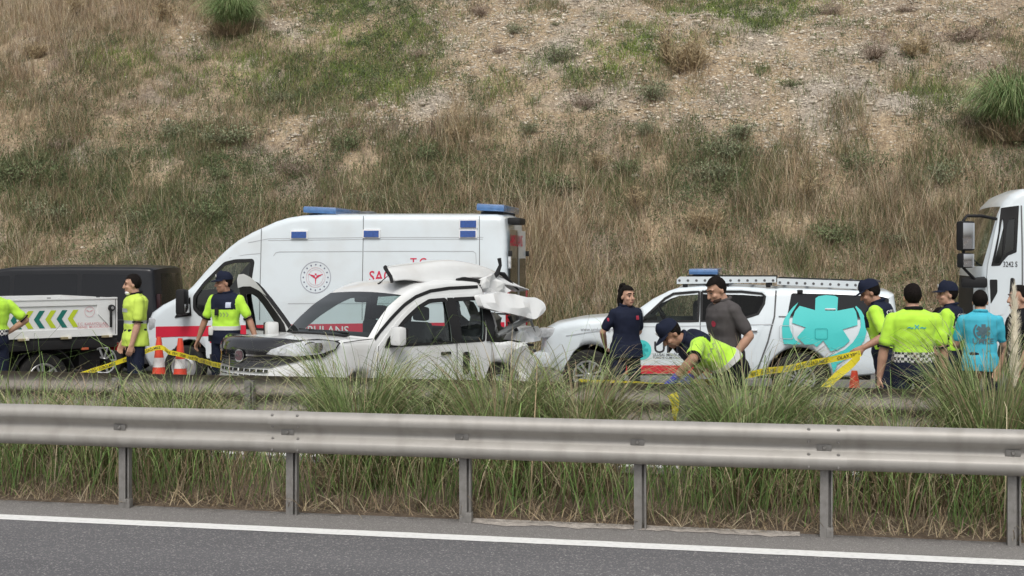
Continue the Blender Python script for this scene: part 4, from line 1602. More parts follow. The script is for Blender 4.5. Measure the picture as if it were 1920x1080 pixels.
# ================================================================== BLACK VAN behind the truck
def build_black_van():
    ang = rad(10); hw = 0.97; L = 5.2; H_ = 2.0
    cx, cy = at_depth(300, 23.2)
    o = (cx - L * math.cos(ang), cy - L * math.sin(ang))
    S = Side(o, ang, FAR_Z)
    R_ = root_for(S, ang, hw, 'black_van', 'glossy black passenger van standing behind the white dropside truck', 'van')

    def warp(x, y, z):
        k = 1 - 0.09 * sm((z - 1.0) / 1.0)
        k *= 1 - 0.12 * sm((.8 - x) / .8)
        t = min(1.2, abs(y) / hw)
        return (x + .2 * t ** 3 * sm((1.2 - x) / 1.2) - 0.10 * t ** 3 * sm((x - L + .5) / .5), y * k, z - .04 * t * t * sm((z - 1.7) / .3))
    zb = .28; fx, rx = .95, L - 1.0
    top = [(.06, .45), (0, .75), (.05, .95), (.45, 1.12), (1.0, 1.22), (1.35, 1.45), (1.75, 1.75), (2.05, 1.92), (2.5, 1.99), (3.6, 2.005), (4.7, 2.0), (5.05, 1.985), (5.13, 1.95), (5.17, 1.5), (5.2, 1.1), (5.2, .6), (5.14, .35)]
    loop = [(.2, zb)] + top + [(5.05, zb)] + arch(rx, .40, zb, .36)[::-1] + arch(fx, .40, zb, .36)[::-1]

    def drop(x, y, z):
        if abs(y) < .80 and 1.05 < x < 1.98 and z > 1.25:
            return 'windscreen'
        if abs(y) < .78 and x > 5.0 and 1.22 < z < 1.86:
            return 'rear_window'
    me, pc = shell(loop, hw, .07, warp, [], drop=drop, rfun=lambda x, z: .3 if z < .8 else 1)
    link('body', me, M_BLACKP, R_)
    for k, v in pc.items():
        link(k, v, M_PRIV, R_)
    B = Body(R_, hw, warp, S)
    for pts in ([(1.55, 1.22), (2.15, 1.80), (2.52, 1.84), (2.52, 1.22)], [(2.60, 1.22), (2.60, 1.85), (3.72, 1.87), (3.72, 1.22)], [(3.80, 1.22), (3.80, 1.87), (4.86, 1.84), (4.92, 1.22)]):
        B.panel('window', rounded(pts, .05), M_PRIV, .003, thick=.003)
    for x in (2.56, 3.76):
        B.strip('panel_gap', [(x, .4), (x, 1.2)], .012, M_GAP)
    B.strip('crease_shading', [(.6, 1.02), (5.0, 1.05)], .02, mat('black_crease_sheen', (.06, .06, .065), .3))  # paler strip paints the sheen along the body crease
    for sg in (-1, 1):
        bm = bmesh.new(); box_bm(bm, (L - .06, sg * .82, 1.25), (.08, .10, .5), .03)
        link('tail_lamp', from_bm('tail_lamp', bm, 45), mat('smoked_lamp', (.03, .012, .014), .2, spec=.3), R_)
        bm = bmesh.new(); box_bm(bm, (1.55, sg * 1.05, 1.30), (.12, .2, .2), .04)
        link('mirror', from_bm('mirror', bm, 45), M_BLACKP, R_)
        bm = bmesh.new(); box_bm(bm, (.22, sg * .70, .88), (.3, .28, .16), .05)
        link('headlamp', from_bm('headlamp', bm, 45), M_LAMPW, R_)
    for (x, sg) in ((fx, -1), (fx, 1), (rx, -1), (rx, 1)):
        wheel(R_, x, sg * .86, .34, .34, .23, 10, sg < 0, .70)


build_black_van()


# ================================================================== WHITE DROPSIDE TRUCK at the left edge
def build_dropside():
    ang = rad(54); hw = 1.0; L = 5.6
    cx, cy = at_depth(220, 20.0)
    o = (cx - L * math.cos(ang), cy - L * math.sin(ang))
    S = Side(o, ang, FAR_Z)
    R_ = root_for(S, ang, hw, 'dropside_truck', 'white dropside truck with yellow and green chevrons on its side board', 'truck')
    B = Body(R_, hw, None, S)
    zt, zb_ = 1.535, .975
    bl = 3.7
    x0 = L - bl
    box('bed_floor', (L - bl / 2, 0, .94), (bl - .02, 1.96, .07), M_PLAST, R_, .01)
    box('side_rail', (L - bl / 2, -hw + .03, .865), (bl, .05, .13), M_PLAST, R_, .01)
    box('side_rail', (L - bl / 2, hw - .03, .865), (bl, .05, .13), M_PLAST, R_, .01)
    for sg in (-1, 1):
        box('chassis_rail', (L / 2 + .2, sg * .38, .70), (L - .5, .07, .18), M_PLAST, R_, .01)
    # near side board with pressed recess
    fr = [(x0, zb_), (L, zb_), (L, zt), (x0, zt)]
    rec = S.all([(20, 570), (190, 567), (190, 588), (203, 607), (206, 615), (20, 613)])
    rec = [(x0 + .12, zt - .10), (L - .32, zt - .10), (L - .30, zt - .24), (L - .14, zt - .40), (L - .12, zb_ + .11), (x0 + .12, zb_ + .11)]
    sb = B.panel('side_board', fr, M_WHITE2, .0, [rec], grid=0, thick=.04)
    pan = B.panel('recess_panel', rec, M_WHITE2, -.018, grid=0, thick=.0, parent=sb)
    bm = bmesh.new(); box_bm(bm, (L - bl / 2, -hw + .02, zt - .005), (bl, .06, .03), .008)
    link('top_edge', from_bm('top_edge', bm, 40), M_WHITE2, sb)
    for k in range(5):
        box('top_rivet', (x0 + .4 + k * .75, -hw + .01, zt + .016), (.05, .03, .012), M_GPLAST, sb, .004)
    B.strip('board_seam', [(L - .03, zb_ + .02), (L - .03, zt - .02)], .010, M_GAP, .004, parent=sb)
    o2 = box('side_board', (L - bl / 2, hw - .02, (zt + zb_) / 2), (bl, .04, zt - zb_), M_WHITE2, R_, .01)
    box('tailgate', (L - .02, 0, (zt + zb_) / 2), (.04, 1.9, zt - zb_), M_WHITE2, R_, .01)
    box('headboard', (x0, 0, (zt + zb_) / 2 + .2), (.05, 1.9, zt - zb_ + .4), M_WHITE2, R_, .01)
    # chevrons pointing to the front
    yg = mat('chevron_yellow', (.50, .62, .03), .5, var=.05); dg = mat('chevron_green', (.01, .16, .13), .5, var=.05)
    z0, z1 = zb_ + .14, zt - .165
    zm = (z0 + z1) / 2
    for k in range(18):
        x = L - .60 - k * .168
        if x < x0 + .2:
            break
        t, w_ = .085, .080
        V2 = [(x, z1), (x - t, zm), (x, z0), (x - w_, z0), (x - t - w_, zm), (x - w_, z1)]
        V = [(p[0], -(hw - .018 + .004), p[1]) for p in V2]
        link('chevron', mesh('chevron', V, [(0, 1, 4, 5), (1, 2, 3, 4)]), yg if k % 2 == 0 else dg, sb)
    # ministry emblem and small print
    c = (L - .43, zt - .20)
    pk = mat('faded_red_print', (.66, .36, .38), .6)
    em = ring_panel(B, 'emblem', c, .075, .006, pk, -.012, sb)
    for sx in (-1, 1):
        V = [(c[0] + sx * q[0], -(hw - .012), c[1] + q[1]) for q in ((.004, .01), (.05, .03), (.045, .012), (.004, -.005))]
        link('emblem_wing', mesh('emblem_wing', V, [(0, 1, 2, 3)]), pk, em)
    B.text('T.C. KARAYOLLARI', L - .62, zb_ + .165, .055, pk, -.012, parent=sb)
    B.text('GENEL MÜDÜRLÜĞÜ', L - .62, zb_ + .118, .055, pk, -.012, parent=sb)
    # latch handle and hinges
    la = lathe('latch', [(0, -hw - .05), (.045, -hw - .05), (.05, -hw - .03), (.05, -hw)], M_PLAST, sb, 16, 'y', (L - .10, 0, zt - .15))
    lathe('latch_button', [(0, -hw - .06), (.022, -hw - .058), (.025, -hw - .045)], M_ALLOY, la, 12, 'y', (L - .10, 0, zt - .15))
    box('latch_lever', (L - .118, -hw - .035, zt - .31), (.035, .025, .26), M_PLAST, la, .008, Matrix.Rotation(0.0, 3, 'Y'))
    br = mat('brass_hinge', (.42, .36, .22), .45, metal=.6, var=.2)
    for x in (L - .17, L - .80, L - 1.43, L - 2.06, L - 2.7):
        h = box('hinge', (x, -hw - .01, zb_ - .012), (.16, .04, .035), br, sb, .006)
        box('hinge_leaf', (x + .05, -hw - .022, zb_ - .004), (.05, .03, .04), mat('hinge_leaf', (.75, .73, .66), .5), h, .006)
    # underbody: mudguard, tank, marker lamps
    wx = L - 1.10
    V, Fc = [], []
    for k in range(13):
        a = math.pi * (-.08 + 1.16 * k / 12)
        for y in (-hw + .04, -hw + .36):
            V.append((wx + .47 * math.cos(a), y, .38 + .47 * math.sin(a)))
    for k in range(12):
        Fc.append((2 * k, 2 * k + 1, 2 * k + 3, 2 * k + 2))
    V += [(p[0] * .97 + wx * .03, p[1], p[2] * .97 + .38 * .03) for p in V]
    Fc += [tuple(i + 26 for i in f) for f in Fc]
    Fc += [(2 * k, 2 * k + 2, 2 * k + 28, 2 * k + 26) for k in range(12)]
    link('mudguard', mesh('mudguard', V, Fc, 50), M_PLAST, R_)
    box('marker_lamp', (L - .50, -hw + .02, .80), (.11, .03, .05), mat('orange_lamp', (.55, .13, .06), .3, coat=.6), R_, .008)
    box('tail_lamp', (L + .02, -.82, .80), (.05, .26, .12), M_LAMPR, R_, .01)
    box('under_bumper', (L - .06, 0, .55), (.08, 1.7, .10), M_PLAST, R_, .01)
    box('fuel_tank', (L - 2.3, -.72, .62), (.8, .42, .34), M_PLAST, R_, .05)
    box('battery_box', (L - .36, -.66, .60), (.34, .36, .26), M_PLAST, R_, .03)
    for x in (wx, 1.15):
        for sg in (-1, 1):
            wheel(R_, x, sg * (hw - .18), .38, .38, .24, 5, sg < 0, .60)
    # cab ahead of the bed
    zc = .45
    loop = [(.1, zc), (0, .6), (0, 1.1), (.08, 1.25), (.42, 2.05), (.6, 2.18), (1.55, 2.2), (1.75, 2.1), (1.78, .9), (1.7, zc)] + arch(1.15, .44, zc, .38)[::-1]
    win = rounded([(.45, 1.30), (.72, 1.95), (1.45, 1.98), (1.5, 1.28)], .05)
    me, pc = shell(loop, .98, .09, None, [win], drop=lambda x, y, z: 'windscreen' if (abs(y) < .8 and x < .45 and 1.3 < z < 2.0) else None)
    link('cab', me, M_WHITE2, R_)
    for k, v in pc.items():
        link(k, v, M_GLASSC, R_)
    B2 = Body(R_, .98, None)
    B2.panel('window', win, M_GLASS, -.01, thick=0)
    B2.panel('window', win, M_GLASS, -.01, thick=0, side=1)
    for sg in (-1, 1):
        box('headlamp', (-.01, sg * .72, .75), (.06, .32, .2), M_LAMPW, R_, .03)
        box('mirror', (.3, sg * 1.16, 1.65), (.08, .18, .34), M_PLAST, R_, .03)
    box('front_bumper', (-.04, 0, .5), (.14, 1.94, .2), M_WHITE2, R_, .04)


build_dropside()


# ================================================================== BIG TRUCK at the right edge
def build_big_truck():
    hw = 1.22
    S = Side((2.36, 19.0), 0.0, FAR_Z)
    R_ = root_for(S, 0.0, hw, 'cab_truck', 'white heavy truck with tall cab and big black mirrors', 'truck')

    def warp(x, y, z):
        k = 1 - 0.06 * sm((z - 2.2) / 1.0)
        t = min(1.1, abs(y) / hw)
        return (x + .10 * t ** 4 * sm((.9 - x) / .9), y * k, z - .03 * t ** 2 * sm((z - 2.6) / .4))
    fx = 1.33
    zb = .70
    loop = [(.10, .80), (.04, 1.1), (.02, 1.5), (.04, 1.95)] + [(.10, 2.16), (.20, 2.50), (.28, 2.75), (.34, 2.90), (.46, 3.02), (.62, 3.09), (.9, 3.12), (2.0, 3.14), (2.22, 3.08), (2.28, 2.9), (2.28, .95), (2.2, .85)] + arch(fx, .58, .86, .52)[::-1] + [(.6, .72), (.2, .70)]
    win = S.all([(1848, 496), (1862, 440), (1869, 391), (1903, 386), (1897, 470), (1880, 476), (1868, 487), (1862, 495)])

    def drop(x, y, z):
        if abs(y) < hw * .87 and x < .33 and 2.05 < z < 2.88:
            return 'windscreen'
        if abs(y) < hw * .8 and x < .1 and 1.25 < z < 1.85:
            return 'grille'
    me, pc = shell(loop, hw, .10, warp, [win], drop=drop, grid=.2, dens=.08, rfun=lambda x, z: .3 if z < 1.0 else 1)
    link('cab', me, M_WHITE, R_)
    for k, v in pc.items():
        link(k, v, M_GLASSC if k == 'windscreen' else M_PLAST, R_)
    B = Body(R_, hw, warp, S)
    dr = B.panel('door', [(1838, 497), (1851, 440), (1866, 386), (1908, 380), (1912, 500), (1910, 560), (1888, 562), (1870, 590), (1842, 592), (1836, 520)], M_WHITE, .008, [[(1848, 496), (1862, 440), (1869, 391), (1903, 386), (1897, 470), (1880, 476), (1868, 487), (1862, 495)]], px=True, thick=.03)
    B.panel('window_seal', rounded([(1844, 499), (1859, 438), (1866, 387), (1907, 382), (1900, 473), (1881, 479), (1869, 490), (1863, 498)], 2), M_PLAST, .012, [[(1850, 494), (1856, 470), (1868, 411), (1871, 409), (1871, 440), (1868, 480), (1861, 494)], [(1872, 480), (1878, 425), (1884, 411), (1898, 409), (1894, 468), (1880, 473)]], px=True, grid=0, thick=.02, parent=dr)
    B.panel('window', [(1848, 496), (1862, 440), (1869, 391), (1903, 386), (1897, 470), (1880, 476), (1868, 487), (1862, 495)], M_GLASS, -.012, px=True, thick=0, parent=dr)
    B.text('3242 S', 0, 0, .10, mat('dark_lettering', (.03, .03, .035), .5), px=(1869, 500), fs=(.82, 1), off=.014, parent=dr, name='lettering')
    B.strip('panel_gap', [(1912, 382), (1913, 560)], .02, M_GAP, .010, px=True)
    B.panel('grab_recess', rounded([(1841, 524), (1857, 524), (1857, 548), (1843, 570)], 3), M_PLAST, .014, px=True, thick=.004, grid=0)
    x, z = S(1889, 540)
    B.panel('door_pull', rounded([(x - .04, z - .13), (x + .04, z - .13), (x + .05, z + .13), (x - .02, z + .14)], .03), M_PLAST, .014, thick=.004, grid=0, parent=dr)
    # mirrors on a dark bracket
    br = tube('mirror_bracket', [(.30, -hw - .0, 2.66), (.10, -hw - .10, 2.70), (-.10, -hw - .18, 2.70), (-.15, -hw - .20, 2.64), (-.15, -hw - .20, 2.0), (.0, -hw - .12, 1.85), (.14, -hw, 1.86)], .022, M_PLAST, R_)
    for (z0, h, w_) in ((2.43, .40, .24), (2.10, .20, .22)):
        bm = bmesh.new(); box_bm(bm, (0, 0, 0), (.12, w_, h), .035)
        mi = link('mirror', from_bm('mirror', bm, 45), M_PLAST, R_)
        mi.location = (-.12, -hw - .18, z0); mi.rotation_euler = (0, 0, rad(-52))
        bm = bmesh.new(); box_bm(bm, (.058, 0, 0), (.012, w_ * .84, h * .88), .005)
        link('mirror_glass', from_bm('mirror_glass', bm, 45), M_CHROME, mi)
    bm = bmesh.new(); box_bm(bm, (-.0, -hw - .06, 1.80), (.34, .16, .14), .04)
    link('mirror_mount', from_bm('mirror_mount', bm, 45), M_PLAST, R_)
    # front bumper corner, steps, lamp
    bm = bmesh.new(); box_bm(bm, (.02, 0, 1.02), (.34, 2.44, .46), .10)
    link('front_bumper', from_bm('front_bumper', bm, 45), M_WHITE, R_)
    box('side_step', (.62, -hw + .06, 1.06), (.46, .16, .10), M_WHITE2, R_, .02)
    box('side_step', (.62, -hw + .08, .74), (.5, .18, .08), M_PLAST, R_, .02)
    for sg in (-1, 1):
        box('headlamp', (-.13, sg * .92, 1.05), (.06, .4, .22), M_LAMPW, R_, .03)
        box('chassis_rail', (4.4, sg * .42, .85), (6.0, .09, .28), M_PLAST, R_, .01)
    tube('wiper', [(.05, -.9, 2.05), (.10, -.3, 2.15)], .012, M_PLAST, R_)
    lathe('fuel_tank', [(0, 3.0), (.30, 3.0), (.33, 3.04), (.33, 4.36), (.30, 4.4), (0, 4.4)], M_ALLOY, R_, 20, 'z').matrix_local = Matrix.Translation((0, -.92, .75)) @ Matrix.Rotation(rad(90), 4, 'Y')
    # tipper body behind the cab
    box('tipper_body', (5.2, 0, 1.9), (5.0, 2.4, 1.3), mat('tipper_grey', (.34, .35, .36), .5, var=.2, scale=2), R_, .03)
    for k in range(7):
        for sg in (-1, 1):
            box('tipper_rib', (2.9 + k * .78, sg * 1.23, 1.9), (.09, .08, 1.2), mat('tipper_grey', (0, 0, 0)), R_, .01)
    for x in (fx, 5.4, 6.75):
        for sg in (-1, 1):
            wheel(R_, x, sg * (hw - .18), .52, .52, .30, 'steel', sg < 0, .56)
    for sg in (-1, 1):
        seat(R_, 1.30, sg * .62, 1.5, h=.8)
    steering(R_, .78, -.62, 2.15, -1.0, .22)
    box('dashboard', (.50, 0, 1.85), (.5, 2.1, .4), M_GPLAST, R_, .08)
    for sg in (-1, 1):
        B.panel('window', win, M_GLASS, -.012, thick=0, side=1)
        break


build_big_truck()


# ================================================================== PICKUP of the rescue team
def build_pickup():
    hw = 0.915
    S = Side((-3.86, 19.5), 0.0, FAR_Z)
    R_ = root_for(S, 0.0, hw, 'pickup_truck', 'white double-cab rescue pickup with teal star emblem and roof rack', 'pickup')

    def warp(x, y, z):
        k = 1 - 0.13 * sm((z - 1.05) / .75) - .02 * sm((.7 - z) / .4)
        k *= 1 - 0.10 * sm((.8 - x) / .8)
        t = min(1.2, abs(y) / hw)
        return (x + .20 * t ** 3 * sm((1.2 - x) / 1.2), y * k, z - .03 * t * t * sm((z - 1.0) / .4))
    fx, rx = S(1102, 700)[0], S(1498, 700)[0]
    zb = .42
    top = S.all([(1004, 690), (999, 660), (1002, 632), (1012, 616), (1030, 606), (1076, 597), (1142, 592), (1180, 586), (1195, 577), (1222, 558), (1252, 543), (1270, 537), (1315, 533.5), (1393, 535), (1455, 539), (1463, 537), (1560, 540), (1665, 544), (1678, 550), (1683, 590), (1688, 610), (1690, 640), (1690, 670)])
    L = top[-1][0]
    loop = [(.25, zb)] + top + [(L, zb + .14), (L - .1, zb + .08)] + arch(rx, .46, zb, .39)[::-1] + arch(fx, .46, zb, .39)[::-1]
    w1p = [(1201, 601), (1212, 588), (1246, 556), (1262, 547), (1310, 543), (1309, 600)]
    w2p = [(1315, 543), (1390, 543), (1428, 547), (1434, 552), (1432, 566), (1421, 585), (1400, 592), (1350, 598), (1315, 600)]
    w3p = rounded([(1484, 546), (1560, 548), (1652, 552), (1668, 556), (1664, 594), (1476, 589)], 4)
    w1, w2 = S.all(rounded(w1p, 4)), S.all(rounded(w2p, 4))
    wa, wb = S(1190, 580), S(1266, 539)

    def drop(x, y, z):
        if abs(y) < hw * .80 and wa[0] < x < wb[0] and z > 1.3:
            return 'windscreen'
        if abs(y) < hw * .5 and x < .2 and .70 < z < .98:
            return 'grille'
    me, pc = shell(loop, hw, .11, warp, [w1, w2], drop=drop, rfun=lambda x, z: .3 if z < .8 else 1, dens=.09)
    link('body', me, M_WHITE, R_)
    for k, v in pc.items():
        link(k, v, M_GLASSC if k == 'windscreen' else M_PLAST, R_)
    B = Body(R_, hw, warp, S)
    # doors
    d1 = B.panel('door', [(1196, 602), (1212, 583), (1246, 551), (1262, 543), (1311, 539), (1312, 600), (1312, 694), (1180, 694), (1178, 660), (1190, 620)], M_WHITE, .006, [w1p], px=True, thick=.03)
    d2 = B.panel('door', [(1314, 539), (1392, 539), (1433, 543), (1440, 552), (1438, 570), (1432, 610), (1412, 660), (1398, 694), (1314, 694)], M_WHITE, .006, [w2p], px=True, thick=.03)
    M_DARKG = glass_mat('tinted_glass', (.10, .115, .12), .02)
    B.panel('window', w1p, glass_mat('pickup_glass', (.55, .62, .60), .02), -.01, px=True, thick=0, parent=d1)
    B.panel('window', w2p, M_DARKG, -.01, px=True, thick=0, parent=d2)
    for sd in (1,):
        B.panel('window', w1, glass_mat('pickup_glass', (0, 0, 0)), -.01, thick=0, side=sd)
        B.panel('window', w2, M_DARKG, -.01, thick=0, side=sd)
    for (wp, d) in ((w1p, d1), (w2p, d2)):
        q = S.all(wp)
        B.strip('window_seal', q + [q[0]], .035, M_PLAST, .010, parent=d)
    for (px, d) in ((1300, d1), (1409, d2)):
        x, z = S(px, 620)
        box('door_handle', (x, -hw - .015, z), (.17, .035, .035), M_CHROME, d, .012)
    B.strip('panel_gap', [(1313, 541), (1313, 694)], .012, M_GAP, .009, px=True)
    B.strip('panel_gap', [(1455, 541), (1452, 590), (1440, 640), (1420, 694)], .022, M_GAP, .009, px=True)
    B.strip('panel_gap', [(1192, 600), (1182, 640), (1178, 694)], .012, M_GAP, .009, px=True)
    B.strip('crease_shading', [(1040, 630), (1180, 612), (1310, 610), (1450, 606)], .012, M_CREASE_SHADE, .009, px=True)  # flat grey line painting the shade of the side crease
    # canopy window with teal star behind its handle
    cw = B.panel('canopy_window', w3p, M_PRIV, .012, px=True, thick=.012, grid=.25)
    for (x0, y0) in ((1500, 547), (1622, 551)):
        x, z = S(x0, y0)
        box('window_clip', (x, -.83, z), (.08, .05, .05), M_PLAST, cw, .01)
    B.strip('canopy_seam', [(1460, 590), (1560, 592.5), (1680, 596)], .015, M_GAP, .010, px=True)
    # red and grey sill stripes
    B.panel('red_stripe', [(1172, 685), (1312, 685), (1400, 684), (1395, 700), (1312, 700), (1172, 701)], M_REDS, .009, px=True, thick=0, grid=.3)
    B.panel('side_step', [(1160, 704), (1420, 704), (1420, 712), (1160, 712)], M_ALLOY, .05, px=True, thick=.14, grid=0)
    # teal emblem: six broad arms inside a split ring, cut out as vinyl over glass and sheet metal
    cc = S(1570, 632)
    k = (S(1560, 632)[0] - S(1550, 632)[0]) / 10.0

    def E_(pts):
        return [(cc[0] + (p[0] - 540) / 4.909 * k, cc[1] - (p[1] - 650) / 4.909 * k) for p in pts]
    star = [(340, 265), (370, 245), (440, 235), (520, 242), (548, 258), (540, 382), (690, 352), (712, 390), (724, 450), (724, 525), (588, 572), (655, 682), (600, 735), (540, 770), (480, 788), (412, 684), (350, 745), (320, 720), (240, 725), (168, 655), (248, 555), (122, 508), (128, 455), (150, 390), (192, 338), (335, 378)]
    em = B.panel('emblem_star', E_(star), M_TEAL, .016, thick=.002, grid=.25, smooth=20)
    arcL = [(180, 305), (130, 350), (80, 415), (45, 480), (28, 550), (30, 640), (45, 720), (130, 725), (205, 720), (150, 680), (115, 610), (95, 540), (95, 470), (110, 420), (145, 365)]
    arcR = [(715, 335), (760, 380), (795, 450), (808, 530), (806, 600), (785, 680), (730, 760), (660, 830), (580, 880), (540, 905), (520, 960), (505, 990), (490, 930), (470, 860), (450, 838), (530, 805), (610, 765), (680, 700), (730, 620), (755, 540), (752, 460), (735, 400), (705, 345)]
    B.panel('emblem_arc', E_(arcL), M_TEAL, .016, thick=.002, grid=.25, parent=em)
    B.panel('emblem_arc', E_(arcR), M_TEAL, .016, thick=.002, grid=.25, parent=em)
    x, z = S(1557, 581)
    hd = box('canopy_handle', (x, -.855, z), (.16, .04, .045), M_CHROME, cw, .015)
    x, z = S(1540, 625)
    fl = rounded([(x - .085, z - .08), (x + .085, z - .08), (x + .085, z + .08), (x - .085, z + .08)], .03)
    B.strip('fuel_flap_line', fl + [fl[0]], .008, mat('teal_dark', (.02, .36, .36), .6), .026)
    x, z = S(1474, 622)
    fl = rounded([(x - .095, z - .10), (x + .095, z - .10), (x + .095, z + .10), (x - .095, z + .10)], .03)
    B.strip('flap_line', fl + [fl[0]], .008, M_CREASE_SHADE, .026)
    # door print
    dk = mat('dark_lettering', (.03, .03, .035), .5)
    B.text('UMKE', 0, 0, .235, dk, px=(1225, 661), off=.009, fs=(1.1, 1), parent=d1)
    B.text('ULUSAL MEDİKAL KURTARMA EKİBİ', 0, 0, .052, dk, px=(1224, 667), off=.009, parent=d1)
    B.text('TÜRKİYE CUMHURİYETİ SAĞLIK BAKANLIĞI', 0, 0, .042, dk, px=(1224, 672), off=.009, parent=d1)
    B.text('www.umke.org.tr', 0, 0, .085, mat('grey_lettering', (.30, .31, .33), .5), px=(1078, 620), off=.005, fs=(1, .9))
    c2 = S(1203, 656)
    dsc = B.panel('door_badge', ngon(c2[0], c2[1], .145, 24), M_TEAL, .012, thick=.003, grid=0, parent=d1)
    for kk in range(3):
        a = math.pi * kk / 3
        q = [(math.cos(a) * u - math.sin(a) * v, math.sin(a) * u + math.cos(a) * v) for (u, v) in ((-.10, -.022), (.10, -.022), (.10, .022), (-.10, .022))]
        B.panel('badge_arm', [(c2[0] + p[0], c2[1] + p[1]) for p in q], mat('teal_dark', (0, 0, 0)), .015 + .001 * kk, thick=.001, grid=0, parent=d1)
    # roof rack of perforated rails
    def rack(pts, holes):
        a, b = S(*pts[0]), S(*pts[1])
        rk = None
        for y in (-.74, .74):
            Bk = Body(R_, abs(y), None)
            q = S.all(pts)
            o = Bk.panel('rack_rail', q, M_WHITE, 0, thick=.035, grid=0, side=-1 if y < 0 else 1)
            if y < 0:
                parts = []
                for h in holes:
                    hx, hz = S(*h)
                    p = ngon(hx, hz, .020, 8)
                    parts.append(([(u, y - .003, v) for (u, v) in p], [tuple(range(8))]))
                link('rail_holes', mesh('rail_holes', *merge(parts)), M_GAP, o)['kind'] = 'stuff'
        return q
    q = rack([(1267, 533), (1267, 524), (1273, 519), (1455, 519), (1455, 530)], [(1272 + i * 16.1, 526.3) for i in range(12)])
    for i in range(5):
        x = q[0][0] + .1 + i * .33
        box('rack_bar', (x, 0, q[0][1] + .05), (.05, 1.46, .03), M_GPLAST, R_, .008)
    for i in range(3):
        for y in (-.70, .70):
            box('rack_foot', (q[0][0] + .12 + i * .6, y, q[0][1] - .01), (.07, .05, .07), M_PLAST, R_, .01)
    q = rack([(1457, 534), (1457, 522), (1640, 529), (1640, 544)], [(1462 + i * 15.9, 530.2 + i * .55) for i in range(12)])
    for i in range(5):
        box('rack_bar', (q[0][0] + .1 + i * .33, 0, q[0][1] + .05), (.05, 1.46, .03), M_GPLAST, R_, .008)
    a, b = S(1288, 506), S(1344, 519)
    light_bar('roof_beacon', R_, a[0], b[0], b[1] + .0, a[1] + .01, -.62, .62, M_BLUEL)
    # lamps, mirror, bumper, wheels
    for sg in (-1, 1):
        bm = bmesh.new(); box_bm(bm, (.30, sg * .70, 1.01), (.42, .22, .16), .05)
        link('headlamp', from_bm('headlamp', bm, 45), M_LAMPW, R_)
        tl = box('tail_lamp', (L - .09, sg * .875, 1.00), (.22, .06, .36), M_LAMPR, R_, .025)
        box('lamp_clear', (L - .09, sg * .885, .88), (.20, .06, .09), M_LAMPW, tl, .01)
        bm = bmesh.new(); box_bm(bm, (1.62, sg * 1.02, 1.30), (.14, .24, .20), .05)
        link('mirror', from_bm('mirror', bm, 45), M_WHITE, R_)
    box('front_bumper', (.16, 0, .60), (.34, 1.66, .24), M_WHITE, R_, .07)
    box('rear_bumper', (L - .02, 0, .56), (.18, 1.7, .18), M_CHROME, R_, .04)
    box('underbody', (L / 2, 0, .48), (L - .8, 1.3, .2), M_PLAST, R_, .03)
    for (x, sg) in ((fx, -1), (fx, 1), (rx, -1), (rx, 1)):
        wheel(R_, x, sg * (hw - .14), .385, .385, .25, 6, sg < 0, .60)
    for sg in (-1, 1):
        seat(R_, 2.15, sg * .38, .86, h=.64)
        seat(R_, 3.05, sg * .38, .86, h=.62)
    steering(R_, 1.92, -.38, 1.27, -.5, .18)
    box('dashboard', (1.55, 0, 1.10), (.35, 1.45, .30), M_PLAST, R_, .07)


build_pickup()
